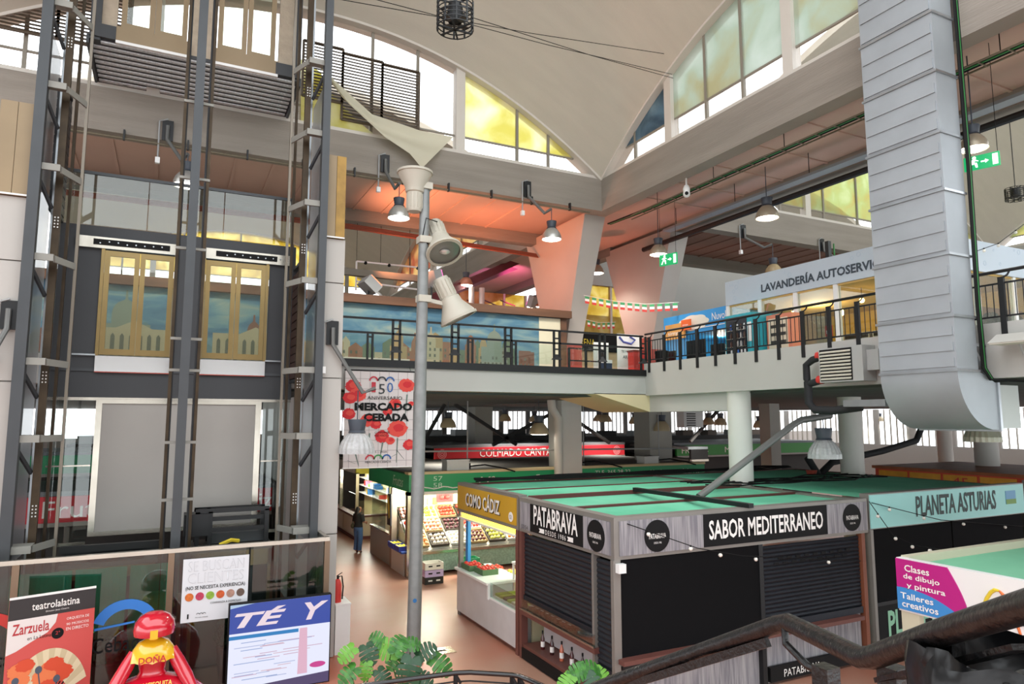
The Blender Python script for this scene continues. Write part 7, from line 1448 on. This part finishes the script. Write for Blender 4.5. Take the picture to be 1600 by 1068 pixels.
def monstera(base, leaves, label, pot=True, potm='#d9d4c8'):
    base = V(base); t = thing('monstera_plant', label, 'plant', (base.x, base.y, 0))
    if pot: MB().lathe([(.2, 0), (.27, .42), (.28, .46), (.24, .46), (.22, .4), (0, .4)], (base.x, base.y, 0), 20, caps=False).build('pot', mat('pot'+potm, potm, .5), t, smooth=True)
    for (p, s, kind, yaw, tilt) in leaves:
        p = V(p); o = bpy.data.objects.new('leaf', LM[kind]); COL.objects.link(o); o.parent = t
        n_ = V((-.25, -.8, .7))+V((math.sin(yaw*7), 0, math.cos(yaw*5)))*.3; n_.normalize(); a_ = math.radians(yaw); d_ = V((math.cos(a_), -.2, math.sin(a_)*.8-.35)); d_ = (d_-n_*d_.dot(n_)).normalized(); e_ = n_.cross(d_)
        M_ = Matrix((d_*s, e_*s, n_*s)).transposed().to_4x4(); M_.translation = p-d_*s*.4-WL[t.name]; o.matrix_local = M_
        mid = base.lerp(p, .55)+UP*.15; MB().tube([base+UP*.42, mid, p], [.016, .012, .009], 6).build('stalk', mat('monstera_stalk', '#3f6a2e', .5), t, smooth=True)
    return t
def lv(L_, Y): return [(oy(Y+dy, px, py), s, k, yaw, tilt) for (px, py, dy, s, k, yaw, tilt) in L_]
monstera((2.75, 10.6, 0), lv([(543, 1020, .0, .27, 2, 190, 0), (576, 1020, .1, .3, 1, -70, 0), (571, 1046, 0, .24, 2, -100, 0), (545, 1053, -.1, .3, 0, 200, 0), (597, 1056, -.1, .27, 1, -60, 0), (590, 1000, .15, .26, 0, 120, 0)], 10.6), 'monstera plant nearest the glass screen corner')
monstera((3.42, 10.5, 0), lv([(606, 1014, .1, .34, 2, 130, 0), (623, 1008, .0, .3, 0, 80, 0), (642, 1006, .2, .28, 0, 30, 0), (618, 1030, .05, .28, 0, -140, 0), (640, 1047, -.2, .4, 1, -110, 0), (665, 1018, .1, .3, 1, 60, 0), (688, 1037, 0, .36, 0, -50, 0), (660, 1060, -.1, .28, 1, -30, 0)], 10.5), 'monstera plant in front of the galvanised pole', potm='#b9b2a4')
monstera((5.15, 8.3, .0), lv([(904, 1050, 0, .26, 0, 150, 0), (922, 1046, .1, .32, 0, 20, 0), (940, 1055, .1, .26, 2, -60, 0), (886, 1064, 0, .24, 2, 200, 0), (925, 1066, -.1, .28, 1, -70, 0)], 8.3), 'monstera plant below the bottle showcase behind the handrail', potm='#8a847a')
# ================================================================== stair railings in the foreground
chip = mat('chipped_black_paint', '#1d1a1a', .34, noise=(40, .2), hex2='#08080a', bump=(60, .2), spec=.4)
def atd(px, py, d): return EYE + (_f*F + _r*(px-800) + _u*(534-py))*(d/F)
hr = thing('stair_handrail', 'chipped black tubular stair handrail crossing the lower right corner', 'handrail', atd(1355, 1030, 1.8)-UP*1.0)
path = [atd(840, 1110, 3.5), atd(965, 1062, 3.0), atd(1100, 1015, 2.6), atd(1215, 975, 2.27), atd(1232, 972, 2.22), atd(1290, 1000, 2.0), atd(1345, 1027, 1.82), atd(1362, 1027, 1.77), atd(1480, 985, 1.5), atd(1600, 948, 1.25), atd(1700, 920, 1.05)]
MB().tube(path, [.028, .028, .028, .029, .029, .029, .029, .029, .029, .029, .029], 14).build('rail', chip, hr, smooth=True)
for (px, py, d, w_) in ((1290, 1040, 2.02, .055), (1395, 1040, 1.78, .055), (1480, 1000, 1.55, .05)):
    p = atd(px, py, d); MB().box((p.x-w_/2, p.y-w_/2, 2.9), (p.x+w_/2, p.y+w_/2, p.z)).build('post', chip, hr)
MB().tube([atd(1226, 980, 2.22), atd(1228, 1005, 2.2), atd(1262, 1040, 2.1), atd(1285, 1050, 2.05)], .012, 8).build('strap', chip, hr, smooth=True)
s0, s1 = atd(1380, 1062, 1.8), atd(1600, 1010, 1.35); MB().bar(s0, s1, .05, .012).build('mid_rail', chip, hr); MB().bar(s0-UP*.12, s1-UP*.12, .06, .1).build('stringer', black_metal, hr)
MB().bar(atd(965, 1075, 3.0), atd(1200, 1003, 2.3), .02, .03).build('mid_rail', chip, hr)
lr = thing('stair_railing', 'low black stair railing at the bottom behind the monstera leaves', 'railing', oz(0, 720, 1068)); zr_ = 1.0
pth = [oz(zr_, 520, 1078), oz(zr_, 600, 1066), oz(zr_, 712, 1051), oz(zr_, 735, 1050), oz(zr_, 800, 1054), oz(zr_, 812, 1056), oz(zr_, 850, 1072)]
MB().tube(pth, .035, 10).build('rail', mat('glossy_black_paint', '#101114', .2, coat=.6), lr, smooth=True); MB().tube([p-UP*.12 for p in pth], .012, 8).build('wire', black_metal, lr, smooth=True)
for k in (1, 2, 4, 5): p = pth[k]; MB().box((p.x-.025, p.y-.025, 0), (p.x+.025, p.y+.025, zr_)).build('post', black_metal, lr); MB().bar(p-UP*.02, p+V((.06, -.05, -.14)), .03, .03).build('bracket', black_metal, lr)
# bin with a black bag, red box
bc = atd(1560, 1052, 1.5); t = thing('waste_bin', 'black plastic bag lining a bin in the lower right corner', 'bin', bc-UP*.9); rq_ = random.Random(2); n = 40; mb = MB(); vs = []
prof = [(.13, -.05), (.15, .0), (.155, .035), (.15, .05), (.165, .045), (.175, .0), (.17, -.12), (.165, -.3), (.16, -.6)]
for i, (r, z) in enumerate(prof):
    for j in range(n):
        a = 2*math.pi*j/n; w1 = 1+.05*math.sin(a*7+i)+.04*rq_.uniform(-1, 1); vs.append(bc+V((r*w1*math.cos(a), r*w1*math.sin(a), z+.012*math.sin(a*5+i*2))))
mb._a(vs, [(i*n+j, (i+1)*n+j, (i+1)*n+(j+1) % n, i*n+(j+1) % n) for i in range(len(prof)-1) for j in range(n)]).build('bag', mat('black_bin_bag', '#0c0c0e', .3, bump=(9, .35), spec=.4), t, smooth=True); MB().lathe([(.12, -.6), (.14, -.1), (.12, -.1)], bc, 20).build('bin_body', black_m, t, smooth=True)
p = atd(1492, 1012, 3.2); t = thing('alarm_box', 'small red box on a post below the art stall sign', 'box', (p.x, p.y, 0)); MB().box((p.x-.06, p.y-.07, p.z-.12), (p.x+.06, p.y+.07, p.z+.01)).build('body', mat('fire_red', '#c0302a'), t); MB().box((p.x-.025, p.y-.03, p.z+.01), (p.x+.025, p.y+.03, p.z+.016)).build('dark_window', black_m, t); MB().box((p.x-.03, p.y-.03, 0), (p.x+.03, p.y+.03, p.z-.12)).build('post', red_paint, t)
